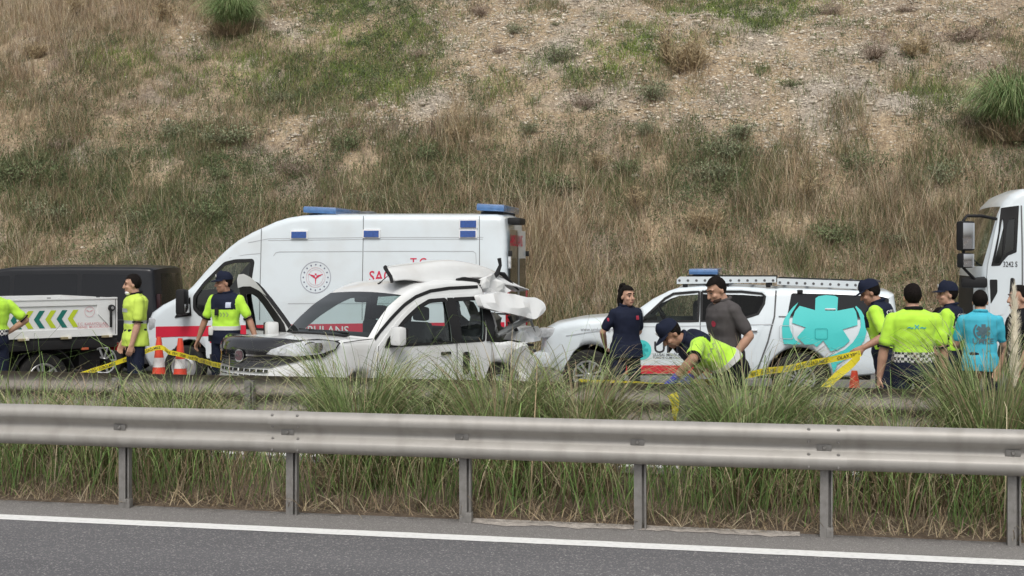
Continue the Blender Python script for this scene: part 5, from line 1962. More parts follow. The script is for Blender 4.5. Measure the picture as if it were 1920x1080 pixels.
# ================================================================== WRECKED WHITE VAN
def build_wreck():
    ang = rad(59); hw = 0.915
    fx_, fy_ = -3.31, 16.3
    ox, oy = RV[0] * fx_ + FV[0] * fy_, RV[1] * fx_ + FV[1] * fy_
    R_ = thing('wrecked_van', 'white compact van with crushed rear, peeled roof and one door open', 'van', (ox, oy, FAR_Z + .02), ang)

    def plane(y):
        return Side((ox - y * math.sin(ang), oy + y * math.cos(ang)), ang, FAR_Z)
    prof = [(.14, .25), (.02, .36), (-.04, .56), (-.02, .76), (.005, .86), (.01, 1.0), (.035, 1.07), (.10, 1.115), (.28, 1.138), (.6, 1.142), (.9, 1.14), (1.15, 1.132), (1.20, 1.15), (1.45, 1.355), (1.70, 1.525), (1.98, 1.665), (2.12, 1.73), (2.34, 1.80), (2.7, 1.835), (3.1, 1.835), (3.40, 1.81), (3.52, 1.74), (3.55, 1.35), (3.46, 1.02), (3.55, .95), (3.8, .97), (4.05, .93), (4.30, .96), (4.38, .86), (4.36, .55), (4.30, .30)]
    zb = .24

    def crumple(x, y, z):
        k = sm((x - 3.25) / .5)
        if k <= 0:
            return 0, 0, 0
        a = .075 * k
        return (a * mnoise.noise((x * 3.1, y * 3.3, z * 3.7)) - .12 * k * sm((z - .55) / .6) * .5, a * 1.5 * mnoise.noise((x * 4.1 + 7, y * 2.3, z * 4.2)), a * .8 * mnoise.noise((x * 3.3, y * 3.1 + 5, z * 3.9)))

    def warp(x, y, z):
        t = min(1.25, abs(y) / hw)
        k = 1 - .17 * sm((z - 1.02) / .82) - .03 * sm((.6 - z) / .4)
        k *= 1 - .05 * sm((.6 - x) / .6)
        dx, dy, dz = crumple(x, y, z)
        return (x + .36 * t ** 2.6 * sm((2.1 - x) / 2.1) + dx, y * k + dy, z - .035 * t * t * sm((x - .1) / .3) * sm((z - .95) / .1) + dz)
    fwx, rwx = .93, 3.69
    loop = [(.24, zb)] + prof + [(4.2, zb)] + arch(rwx, .37, zb, .33)[::-1] + arch(fwx, .38, zb, .33)[::-1]
    Si = plane(-.80)
    # openings in the near side, traced on the greenhouse plane
    w1 = rounded([(1.46, 1.03), (1.58, 1.15), (1.92, 1.36), (2.20, 1.51), (2.40, 1.585), (2.70, 1.595), (2.72, 1.30), (2.72, 1.02)], .03)
    w2 = rounded([(2.86, 1.02), (2.85, 1.595), (3.36, 1.60), (3.42, 1.56), (3.30, 1.02)], .03)

    def drop(x, y, z):
        if abs(y) < .82 and 1.195 < x < 1.99 and z > 1.14:
            return 'windscreen'
        if 3.42 < x < 4.28 and abs(y) < .86 and z > .85 and not (x < 3.55 and z > 1.6):
            return 'gone'
    me, pc = shell(loop, hw, .07, warp, [w1, w2], drop=drop, grid=.14, dens=.085, ny=14, nr=4, rfun=lambda x, z: .4 if z < .6 else 1)
    link('body', me, M_WHITE2, R_)
    link('windscreen', pc['windscreen'], M_GLASSC, R_)
    B = Body(R_, hw, warp)
    # near doors
    d1 = B.panel('door', [(1.30, .42), (1.25, .80), (1.28, 1.04), (1.50, 1.19), (1.86, 1.41), (2.16, 1.575), (2.36, 1.645), (2.78, 1.665), (2.79, .42)], M_WHITE2, .006, [w1], thick=.03, grid=.14)
    d2 = B.panel('sliding_door', [(2.80, .42), (2.79, 1.665), (3.40, 1.675), (3.48, 1.58), (3.36, .98), (3.48, .88), (3.40, .60), (3.28, .42)], M_WHITE2, .008, [w2], thick=.03, grid=.12)
    for (wv, d) in ((w1, d1), (w2, d2)):
        B.panel('window', wv, M_GLASS, -.012, thick=0, parent=d)
        B.strip('window_seal', wv + [wv[0]], .055, M_PLAST, .012, parent=d)
        B.panel('window', wv, M_GLASS, -.012, thick=0, side=1) if d is d2 else None
    B.panel('pillar_cover', [(2.73, 1.0), (2.73, 1.62), (2.84, 1.62), (2.85, 1.0)], M_PLAST, .014, thick=.004, grid=0, parent=d2)
    B.panel('pillar_cover', [(3.35, 1.0), (3.43, 1.57), (3.40, 1.63), (3.56, 1.64), (3.56, 1.2), (3.49, .98)], M_PLAST, .016, thick=.004, grid=.1)
    B.panel('mirror_sail', [(1.42, 1.01), (1.50, 1.13), (1.66, 1.23), (1.68, 1.01)], M_PLAST, .014, thick=.008, grid=0, parent=d1)
    # black A-pillar band from the cowl to the roof
    B.strip('pillar_trim', [(1.22, 1.135), (1.35, 1.22), (1.62, 1.37), (1.95, 1.545), (2.18, 1.645), (2.45, 1.715), (2.8, 1.745), (3.35, 1.755)], .045, M_PLAST, .006)
    # near mirror
    bm = bmesh.new(); box_bm(bm, (1.62, -1.06, 1.13), (.13, .19, .24), .045)
    mi = link('mirror', from_bm('mirror', bm, 45), M_WHITE2, R_)
    bm = bmesh.new(); box_bm(bm, (1.70, -1.055, 1.13), (.06, .17, .22), .03)
    link('mirror_back', from_bm('mirror_back', bm, 45), M_PLAST, mi)
    box('mirror_arm', (1.62, -.94, 1.02), (.09, .18, .05), M_PLAST, mi, .015)
    box('door_handle', (2.58, -hw - .02, .86), (.17, .035, .04), M_PLAST, d1, .012)
    B.panel('handle_recess', rounded([(2.90, .56), (3.02, .56), (3.03, .86), (2.90, .86)], .05), M_PLAST, .016, thick=.004, grid=0, parent=d2)
    B.panel('panel_split', [(3.11, .48), (3.16, .48), (3.145, .74)], M_PLAST, .016, thick=.004, grid=0, parent=d2)
    B.strip('panel_gap', [(2.795, .42), (2.79, 1.0)], .012, M_GAP, .012)
    B.strip('panel_gap', [(1.285, .42), (1.26, .80), (1.29, 1.05)], .012, M_GAP, .010)
    B.strip('panel_gap', [(3.90, .92), (3.88, .70), (3.95, .62), (4.05, .62)], .014, M_GAP, .014)
    B.strip('hood_gap', [(.55, 1.115), (.85, 1.13), (1.18, 1.14)], .012, M_GAP, .004)

    # ---- front: everything laid on the nose surface
    fpts = [(p[1], p[0]) for p in prof if p[0] < .6][0:10]

    def front_x(z):
        if z <= fpts[0][0]:
            return fpts[0][1]
        for (a, b) in zip(fpts, fpts[1:]):
            if a[0] <= z <= b[0]:
                return a[1] + (b[1] - a[1]) * (z - a[0]) / (b[0] - a[0])
        return fpts[-1][1]
    r = .07

    def nose(u, z, off):
        s = -1 if u < 0 else 1
        a = abs(u)
        x = front_x(z)
        if a <= hw - r:
            y = a
        elif a <= hw:
            y = a
            q = (a - (hw - r)) / r
            x += r * (1 - math.sqrt(max(0, 1 - q * q)))
        else:
            y = hw + off
            x += r + (a - hw)
        sl = 0.6
        p = warp(x, s * y, z)
        k = sm((z - 1.0) / .12)
        return (p[0] - off * (1 if a < hw else .3), p[1] + s * off * .4, p[2] + off * (.25 + 1.2 * k))

    def nose_patch(name, poly, m, off, parent=R_, grid=.07):
        v2, f2 = cdt(resample(poly, .05), (), grid)
        o = link(name, mesh(name, [nose(p[0], p[1], off) for p in v2], f2, 50), m, parent)
        if sum(p.normal.x * p.area for p in o.data.polygons) > 0:
            o.data.flip_normals()
        return o
    gb = mat('gloss_black', (.014, .014, .016), .18, coat=.8)
    gr = nose_patch('grille', [(-1.0, .955), (-.80, .87), (-.55, .81), (0, .775), (.55, .81), (.80, .87), (1.0, .955), (1.02, 1.075), (.86, 1.10), (.60, 1.12), (0, 1.128), (-.60, 1.12), (-.86, 1.10), (-1.02, 1.075)], gb, .018, R_, .025)
    for s in (-1, 1):
        hl = nose_patch('headlamp', [(s * .46, .955), (s * .52, 1.01), (s * .68, 1.06), (s * .90, 1.095), (s * 1.10, 1.105), (s * 1.21, 1.085), (s * 1.18, 1.03), (s * 1.02, .965), (s * .80, .93)], M_LAMPW, .024)
        nose_patch('lamp_bezel', [(s * .40, .935), (s * .44, 1.015), (s * .62, 1.085), (s * .90, 1.12), (s * 1.14, 1.125), (s * 1.25, 1.09), (s * 1.20, 1.0), (s * 1.04, .915), (s * .78, .88)], gb, .018, hl)
        for (u, z, q) in ((.66, 1.0, .04), (.92, 1.02, .05)):
            nose_patch('reflector', [(s * (u + q * 1.2 * math.cos(2 * math.pi * k / 14)), z + q * math.sin(2 * math.pi * k / 14)) for k in range(14)], M_CHROME, .030, hl)
    nose_patch('chrome_strip', [(-.74, .935), (-.40, .925), (0, .922), (.40, .925), (.74, .935), (.74, .950), (.40, .942), (0, .940), (-.40, .942), (-.74, .950)], M_CHROME, .022, gr)
    for k in range(4):
        z = .80 + k * .03
        nose_patch('grille_bar', [(-.55, z), (0, z - .012), (.55, z), (.55, z + .010), (0, z - .002), (-.55, z + .010)], M_GPLAST, .020, gr)
    # round badge with a dark red field
    bd = nose_patch('badge', ngon(0, .915, .078, 20), M_CHROME, .040, gr, 0)
    nose_patch('badge_field', ngon(0, .915, .060, 18), mat('badge_dark', (.14, .08, .09), .3, coat=.5), .046, gr, 0)
    v2, f2 = text_2d('FIAT', .05, (.72, 1.2))
    link('badge_letters', mesh('badge_letters', [nose(-(p[0] - .045), .895 + p[1], .050) for p in v2], f2), M_CHROME, gr)
    for (z0, z1) in ((.735, .770), (.685, .700)):
        nose_patch('bumper_vent', rounded([(-.50, z0), (.50, z0), (.50, z1), (-.50, z1)], .012), M_PLAST, .014)
        for k in range(9):
            u = -.45 + k * .112
            nose_patch('vent_rib', [(u, z0), (u + .014, z0), (u + .014, z1), (u, z1)], M_WHITE2, .020)
    nose_patch('lower_lip', [(-.85, .29), (.85, .29), (.80, .40), (-.80, .40)], M_PLAST, .012)
    for s in (-1, 1):
        nose_patch('fog_lamp', ngon(s * .66, .60, .05, 14, 1.2), M_PLAST, .014)
    # wipers on the cowl
    tube('wiper', [(1.24, -.55, 1.165), (1.25, -.2, 1.178), (1.24, .25, 1.172)], .011, M_PLAST, R_)
    tube('wiper', [(1.25, .15, 1.18), (1.28, .5, 1.178)], .011, M_PLAST, R_)
    box('cowl_panel', (1.19, 0, 1.142), (.10, 1.15, .02), M_PLAST, R_, .006)
    # aerial
    tube('aerial', [(2.22, .0, 1.76), (2.28, .0, 1.80), (2.52, -.05, 1.99)], [.018, .006, .003], M_PLAST, R_, 6)
    # ---- far door standing open
    hx, hy = 1.46, hw * .985
    dd = Vector((math.cos(rad(84)), math.sin(rad(84)), 0))
    nn = Vector((-dd.y, dd.x, 0))

    def dpt(u, z, t):
        k = .12 * sm((z - 1.02) / .7)
        p = Vector((hx, hy, 0)) + dd * u + nn * (t + k)
        return (p.x, p.y, z + .09 * sm((z - .5) / .5))
    outer = [(0.0, .42), (-.03, .80), (0, 1.06), (.15, 1.20), (.42, 1.46), (.60, 1.60), (.74, 1.68), (.95, 1.725), (1.12, 1.70), (1.14, 1.30), (1.14, .42)]
    hole = rounded([(.26, 1.04), (.34, 1.14), (.56, 1.38), (.68, 1.48), (.80, 1.52), (.97, 1.52), (1.0, 1.3), (1.0, 1.04)], .04)
    v2, f2 = cdt(resample(outer, .12), [resample(hole, .1)], .15)

    def dpanel(name, v2, f2, t, m, par):
        o_ = link(name, mesh(name, [dpt(p[0], p[1], t) for p in v2], f2, 40), m, par)
        if sum(p.normal.dot(nn) * p.area for p in o_.data.polygons) * t < 0:      # faces look away from the door's middle
            o_.data.flip_normals()
        return o_
    od = dpanel('open_door', v2, f2, -.04, M_PLAST, R_)
    dpanel('door_skin', v2, f2, .04, M_WHITE2, od)
    fr = [(.06, 1.02), (.10, 1.13), (.42, 1.45), (.60, 1.59), (.74, 1.66), (.95, 1.70), (1.125, 1.68), (1.135, 1.30), (1.135, 1.02)]
    v3, f3 = cdt(resample(fr, .1), [resample(hole, .1)], .12)
    dpanel('window_frame', v3, f3, .046, M_PLAST, od)
    V, Fc = [], []
    ol = resample(outer, .1)
    for (u, z) in ol:
        V += [dpt(u, z, -.04), dpt(u, z, .04)]
    n = len(ol)
    Fc = [(2 * i, 2 * ((i + 1) % n), 2 * ((i + 1) % n) + 1, 2 * i + 1) for i in range(n)]
    link('door_edge', mesh('door_edge', V, Fc, 40), M_PLAST, od)
    # white outer roof skirt of the door seen above its dark frame
    sk = [(.40, 1.50), (.52, 1.61), (.66, 1.70), (.80, 1.76), (.97, 1.80), (1.12, 1.79), (1.16, 1.72), (1.15, 1.60), (1.0, 1.625), (.8, 1.63), (.60, 1.58)]
    v3, f3 = cdt(resample(sk, .08), (), .08)
    dpanel('door_top', v3, f3, .054, M_WHITE2, od)
    v3, f3 = cdt(resample(hole, .1), (), .3)
    dpanel('window', v3, f3, 0, M_GLASS, od)
    bm = bmesh.new(); box_bm(bm, (0, 0, 0), (.12, .18, .24), .045)
    m2 = link('mirror', from_bm('mirror', bm, 45), M_WHITE2, od)
    p = Vector((hx, hy, 1.13)) + dd * .28 + nn * .14
    m2.location = p; m2.rotation_euler = (0, 0, rad(78))
    m3 = box('mirror_back', (.07, 0, 0), (.05, .17, .22), M_PLAST, od, .02); m3.location = p; m3.rotation_euler = (0, 0, rad(78))
    pt = Vector((hx, hy, 1.12)) + dd * .62 - nn * .07
    box('inner_handle', tuple(pt), (.22, .04, .035), M_PLAST, od, .01, Matrix.Rotation(rad(78), 3, 'Z'))

    # ---- cabin
    for s in (-1, 1):
        seat(R_, 2.25, s * .42, .50, h=.78)
    steering(R_, 1.90, -.42, 1.10, -.5, .18)
    box('dashboard', (1.55, 0, 1.0), (.50, 1.5, .30), M_PLAST, R_, .09)
    box('cab_floor', (2.2, 0, .38), (2.4, 1.6, .06), M_PLAST, R_, .01)
    box('rear_view_mirror', (1.92, 0, 1.56), (.05, .24, .07), M_PLAST, R_, .02)
    for s in (-1, 1):
        tube('middle_pillar', [(2.78, s * .80, .9), (2.78, s * .75, 1.45), (2.78, s * .66, 1.78)], .05, M_PLAST, R_, 8)
        tube('rear_pillar', [(3.44, s * .80, .9), (3.48, s * .74, 1.4), (3.45, s * .68, 1.74)], .045, M_GPLAST, R_, 8)
    tube('grab_handle', [(2.2, -.70, 1.66), (2.24, -.68, 1.60), (2.42, -.68, 1.61), (2.46, -.69, 1.67)], .012, M_PLAST, R_)

    # ---- peeled roof skin folded up over the cabin
    Sc = plane(-.45)
    ridge = Sc.all([(719, 503), (745, 500), (780, 496), (815, 490.5), (850, 489), (885, 494), (912, 503), (935, 515), (958, 532), (975, 548)])
    V, Fc = [], []
    prof_y = [(-.60, 0.0), (-.57, .35), (-.53, .72), (-.46, .96), (-.30, 1.0), (.0, .95), (.35, .75), (.55, .1)]
    n = len(ridge)
    for i, (a, z) in enumerate(ridge):
        base = 1.80 + .05 * math.sin(i * 1.7)
        if i > 6:
            base = 1.80 - .05 * (i - 6)
        for j, (y, k) in enumerate(prof_y):
            e = .035
            jit = (e * mnoise.noise((i * 1.31, j * 1.7, 0)), e * 2 * mnoise.noise((i * 1.1, j * 2.1, 4)), e * 1.6 * mnoise.noise((i * 1.9, j * 1.3, 8)))
            fx2 = .22 * (1 - k) * (1 if i > 3 else .4)
            V.append((a + jit[0] + fx2 * .3 + 1.05 * max(0, y + .48) * max(0, 1 - i / 5), y + jit[1], base + (z - base) * k + jit[2] * (0.4 if j == 4 else 1)))
    m = len(prof_y)
    for i in range(n - 1):
        for j in range(m - 1):
            q = i * m + j
            Fc.append((q, q + m, q + m + 1, q + 1))
    me = bpy.data.meshes.new('peeled_roof'); me.from_pydata(V, [], Fc)
    o = link('peeled_roof', me, M_WHITE2, R_)
    mod = o.modifiers.new('s', 'SUBSURF'); mod.levels = 2; mod.render_levels = 2
    finish(o.data, 30)
    so = o.modifiers.new('t', 'SOLIDIFY'); so.thickness = .012
    # torn end of the roof skin, dark lining
    p0 = [V[j] for j in range(m)]
    tube('torn_edge', [(p[0] - .01, p[1], p[2]) for p in p0[0:5]], .026, M_PLAST, R_, 6)
    link('roof_end', mesh('roof_end', p0, [tuple(range(m))]), M_GPLAST, R_)
    # bent side rail window band still hanging at the roof edge
    Sn = plane(-.70)
    a, b = Sn(858, 533), Sn(912, 530)
    q = Sn.all([(857, 537), (860, 525), (872, 522), (895, 526), (912, 531), (908, 534), (880, 534)])
    Bn = Body(R_, .70, None)
    Bn.panel('bent_window_band', q, M_PLAST, 0, thick=.05, grid=0)
    # ---- torn quarter panel slab sticking out at the back
    Sq = plane(-.90)
    Bq = Body(R_, .90, lambda x, y, z: (x, y - .10 * sm((1.7 - z) / .4) + .06 * mnoise.noise((x * 4.5, z * 4.5, 0)), z + .02 * mnoise.noise((x * 5, z * 5, 9))))
    tp = Bq.panel('torn_panel', rounded(Sq.all([(897, 556), (935, 550), (968, 556), (1000, 562), (1010, 567), (1012, 580), (1006, 592), (990, 600), (962, 593), (930, 587), (896, 579)]), .04), M_WHITE2, .02, thick=.10, grid=.08, smooth=16)
    fd = Sq.all([(917, 549), (921, 527), (935, 519), (944, 516), (951, 525), (975, 548), (966, 554), (940, 553)])
    Bf = Body(R_, .72, lambda x, y, z: (x, y + .10 * mnoise.noise((x * 6, z * 6, 3)), z))
    Bf.panel('folded_panel', fd, M_WHITE2, .0, thick=.06, grid=.09, smooth=12)
    # straps, struts and torn trim in the gaping rear
    def str_(name, pts, r_, m_, y=-.78):
        Sx = plane(y)
        P = [Sx(*p) for p in pts]
        return tube(name, [(p[0], y, p[1]) for p in P], r_, m_, R_, 6)
    str_('hanging_strap', [(936, 487), (938, 500), (932, 516), (922, 526), (913, 530)], [.03, .025, .035, .03, .02], M_PLAST, -.6)
    str_('hanging_strap', [(934, 514), (944, 517), (955, 530), (972, 546)], [.02, .035, .025, .012], M_PLAST, -.58)
    str_('bent_strut', [(919, 590), (922, 604), (926, 614), (921, 625), (912, 638), (907, 648)], [.05, .055, .05, .035, .03, .03], mat('bare_metal', (.5, .5, .5), .5, metal=.3, var=.3, scale=9), -.8)
    str_('bent_strut', [(926, 614), (931, 626), (935, 630)], [.04, .03, .03], M_WHITE2, -.8)
    str_('bent_strut', [(992, 600), (975, 607), (950, 621), (932, 632)], [.03, .04, .045, .035], M_WHITE2, -.86)
    str_('bent_strut', [(955, 595), (962, 612), (970, 625)], [.03, .025, .03], M_GPLAST, -.7)
    str_('bent_strut', [(995, 603), (1000, 617), (1006, 628)], [.02, .02, .02], M_WHITE2, -.8)
    for k in range(16):
        px0, py0 = random.uniform(905, 995), random.uniform(600, 645)
        str_('torn_trim', [(px0, py0), (px0 + random.uniform(-20, 20), py0 + random.uniform(-14, 14)), (px0 + random.uniform(-35, 35), py0 + random.uniform(-18, 10))], random.uniform(.012, .03), random.choice([M_PLAST, M_PLAST, M_GPLAST, mat('dark_gap_lining', (.16, .16, .14), .9, var=.4)]), random.uniform(-.75, .2))
    for (yy, c_) in ((-.22, M_PLAST), (-.56, mat('dark_gap_lining', (.05, .05, .048), .9, var=.5))):  # dark sheets added so the torn rear reads as a dark hole
        Bd = Body(R_, abs(yy), lambda x, y, z: (x + .05 * mnoise.noise((x * 4, z * 4, yy)), yy + .18 * mnoise.noise((x * 4, z * 5, yy + 3)), z))
        Bd.panel('dark_gap_lining', [(3.40, .80), (4.30, .80), (4.42, 1.0), (4.25, 1.22), (4.05, 1.10), (3.85, 1.36), (3.70, 1.22), (3.52, 1.50), (3.36, 1.55)], c_, 0, thick=.02, grid=.09, smooth=15)
    box('rear_floor', (3.8, 0, .70), (1.0, 1.5, .08), M_PLAST, R_, .02)
    box('rear_bench', (3.45, 0, .85), (.22, 1.4, .6), M_SEAT, R_, .08)
    # crumpled tail top
    tq = plane(-.80).all([(962, 640), (968, 628), (985, 620), (1004, 614), (1012, 626), (1013, 641), (985, 645)])
    Bt = Body(R_, .80, lambda x, y, z: (x + .04 * mnoise.noise((x * 5, y, z * 5)), y + .10 * mnoise.noise((x * 5, z * 7, 1)), z))
    Bt.panel('crumpled_tail', tq, M_WHITE2, .02, thick=.25, grid=.07, smooth=14)
    box('tail_trim', (4.18, -.72, .90), (.36, .34, .035), M_PLAST, R_, .01, Matrix.Rotation(.12, 3, 'Y'))
    for (x, s) in ((fwx, -1), (fwx, 1), (rwx, -1), (rwx, 1)):
        wheel(R_, x, s * (hw - .15), .315, .315, .2, 'steel', s < 0)


build_wreck()
# ================================================================== PEOPLE
def rcone(a, b, ra, rb, seg=12):
    """tapered capsule between two joints"""
    a, b = Vector(a), Vector(b)
    t = (b - a)
    L = t.length
    t.normalize()
    pts, rs = [], []
    for k in range(4):
        ph = math.pi / 2 * (1 - k / 4)
        pts.append(a - t * ra * math.sin(ph)); rs.append(max(1e-4, ra * math.cos(ph)))
    for k in range(5):
        u = k / 4
        pts.append(a + (b - a) * u); rs.append(ra + (rb - ra) * u)
    for k in range(1, 5):
        ph = math.pi / 2 * k / 4
        pts.append(b + t * rb * math.sin(ph)); rs.append(max(1e-4, rb * math.cos(ph)))
    return tube_data(pts, rs, seg)


def ellip(c, r, M=None, seg=14, rings=10):
    V, Fc = [], []
    for i in range(rings + 1):
        th = math.pi * i / rings
        for k in range(seg):
            ph = 2 * math.pi * k / seg
            v = Vector((r[0] * math.sin(th) * math.cos(ph), r[1] * math.sin(th) * math.sin(ph), r[2] * math.cos(th))) + Vector(c)
            V.append(M @ v if M else v)
    for i in range(rings):
        for k in range(seg):
            a, b = i * seg + k, i * seg + (k + 1) % seg
            Fc.append((a, a + seg, b + seg, b))
    return V, Fc


def rings_loft(st, fn, seg=18):
    """closed loft of ellipses: st = list of (t, rx, ry, oy); fn(t) -> Matrix of the ring"""
    V, Fc = [], []
    for (t, rx, ry, oy) in st:
        M = fn(t)
        for k in range(seg):
            a = 2 * math.pi * k / seg
            # slightly squared ellipse
            c, s = math.cos(a), math.sin(a)
            e = 0.85
            V.append(M @ Vector((rx * math.copysign(abs(c) ** e, c), oy + ry * math.copysign(abs(s) ** e, s), 0)))
    n = len(st)
    for i in range(n - 1):
        for k in range(seg):
            a, b = i * seg + k, i * seg + (k + 1) % seg
            Fc.append((a, b, b + seg, a + seg))
    Fc.append(tuple(range(seg))[::-1]); Fc.append(tuple(range((n - 1) * seg, n * seg)))
    return V, Fc


def skin_union(name, parts, voxel, smooth_it, ratio=0.45, wrinkle=0.0, wscale=9.0):
    """one continuous surface from overlapping solids"""
    V, Fc = merge(parts)
    me = bpy.data.meshes.new(name)
    me.from_pydata([tuple(v) for v in V], [], Fc)
    me.update()
    o = bpy.data.objects.new(name, me)
    C.objects.link(o)
    r = o.modifiers.new('r', 'REMESH'); r.mode = 'VOXEL'; r.voxel_size = voxel
    if smooth_it:
        s = o.modifiers.new('s', 'SMOOTH'); s.factor = 0.5; s.iterations = smooth_it
    if ratio < 1:
        d = o.modifiers.new('d', 'DECIMATE'); d.ratio = ratio
    dg = bpy.context.evaluated_depsgraph_get()
    out = bpy.data.meshes.new_from_object(o.evaluated_get(dg))
    out.name = name
    bpy.data.objects.remove(o)
    bpy.data.meshes.remove(me)
    if wrinkle:
        nv = len(out.vertices)
        co = np.zeros(nv * 3, np.float32); no = np.zeros(nv * 3, np.float32)
        out.vertices.foreach_get('co', co); out.vertices.foreach_get('normal', no)
        co, no = co.reshape(-1, 3), no.reshape(-1, 3)
        d = np.array([mnoise.noise((p[0] * wscale, p[1] * wscale, p[2] * wscale * 1.6)) + .5 * mnoise.noise((p[0] * wscale * 2.3, p[1] * wscale * 2.3, p[2] * wscale * 2.3)) for p in co])
        co += no * (d * wrinkle)[:, None]
        out.vertices.foreach_set('co', co.ravel())
    for p in out.polygons:
        p.use_smooth = True
    out.update()
    return out


M_SKIN = mat('skin', (0.50, 0.29, 0.20), 0.55, var=0.12, scale=14)
M_SKIN2 = mat('skin_tan', (0.38, 0.205, 0.135), 0.55, var=0.12, scale=14)
M_HAIR = mat('dark_hair', (0.010, 0.0075, 0.0065), 0.75, var=0.5, scale=60, bump=0.5, bscale=120, spec=0.12)
M_HIVIS = mat('hi_vis_cloth', (0.48, 0.82, 0.055), 0.8, var=0.03, scale=6, sheen=0.2)
M_VESTY = mat('vest_cloth', (0.56, 0.74, 0.10), 0.75, var=0.04, scale=6)
M_NAVY = mat('navy_cloth', (0.012, 0.016, 0.034), 0.85, var=0.35, scale=8, spec=0.2)
M_BLACKC = mat('black_cloth', (0.012, 0.012, 0.015), 0.9, var=0.4, scale=8, spec=0.15)
M_GREYC = mat('grey_cloth', (0.085, 0.078, 0.078), 0.9, var=0.2, scale=10, spec=0.2)
M_CYAN = mat('cyan_cloth', (0.06, 0.46, 0.60), 0.8, var=0.10, scale=7)
M_SHOE = mat('shoe_leather', (0.015, 0.014, 0.013), 0.5, var=0.3)
M_REFL = mat('reflective_tape', (0.42, 0.45, 0.44), 0.4, var=0.2, scale=20)
M_GLOVE = mat('blue_glove', (0.05, 0.05, 0.42), 0.45, var=0.2)
M_WBELT = mat('white_belt', (0.62, 0.62, 0.60), 0.6, var=0.2)
M_CHECK = None


def rotm(ax, deg):
    return Matrix.Rotation(rad(deg), 3, ax)


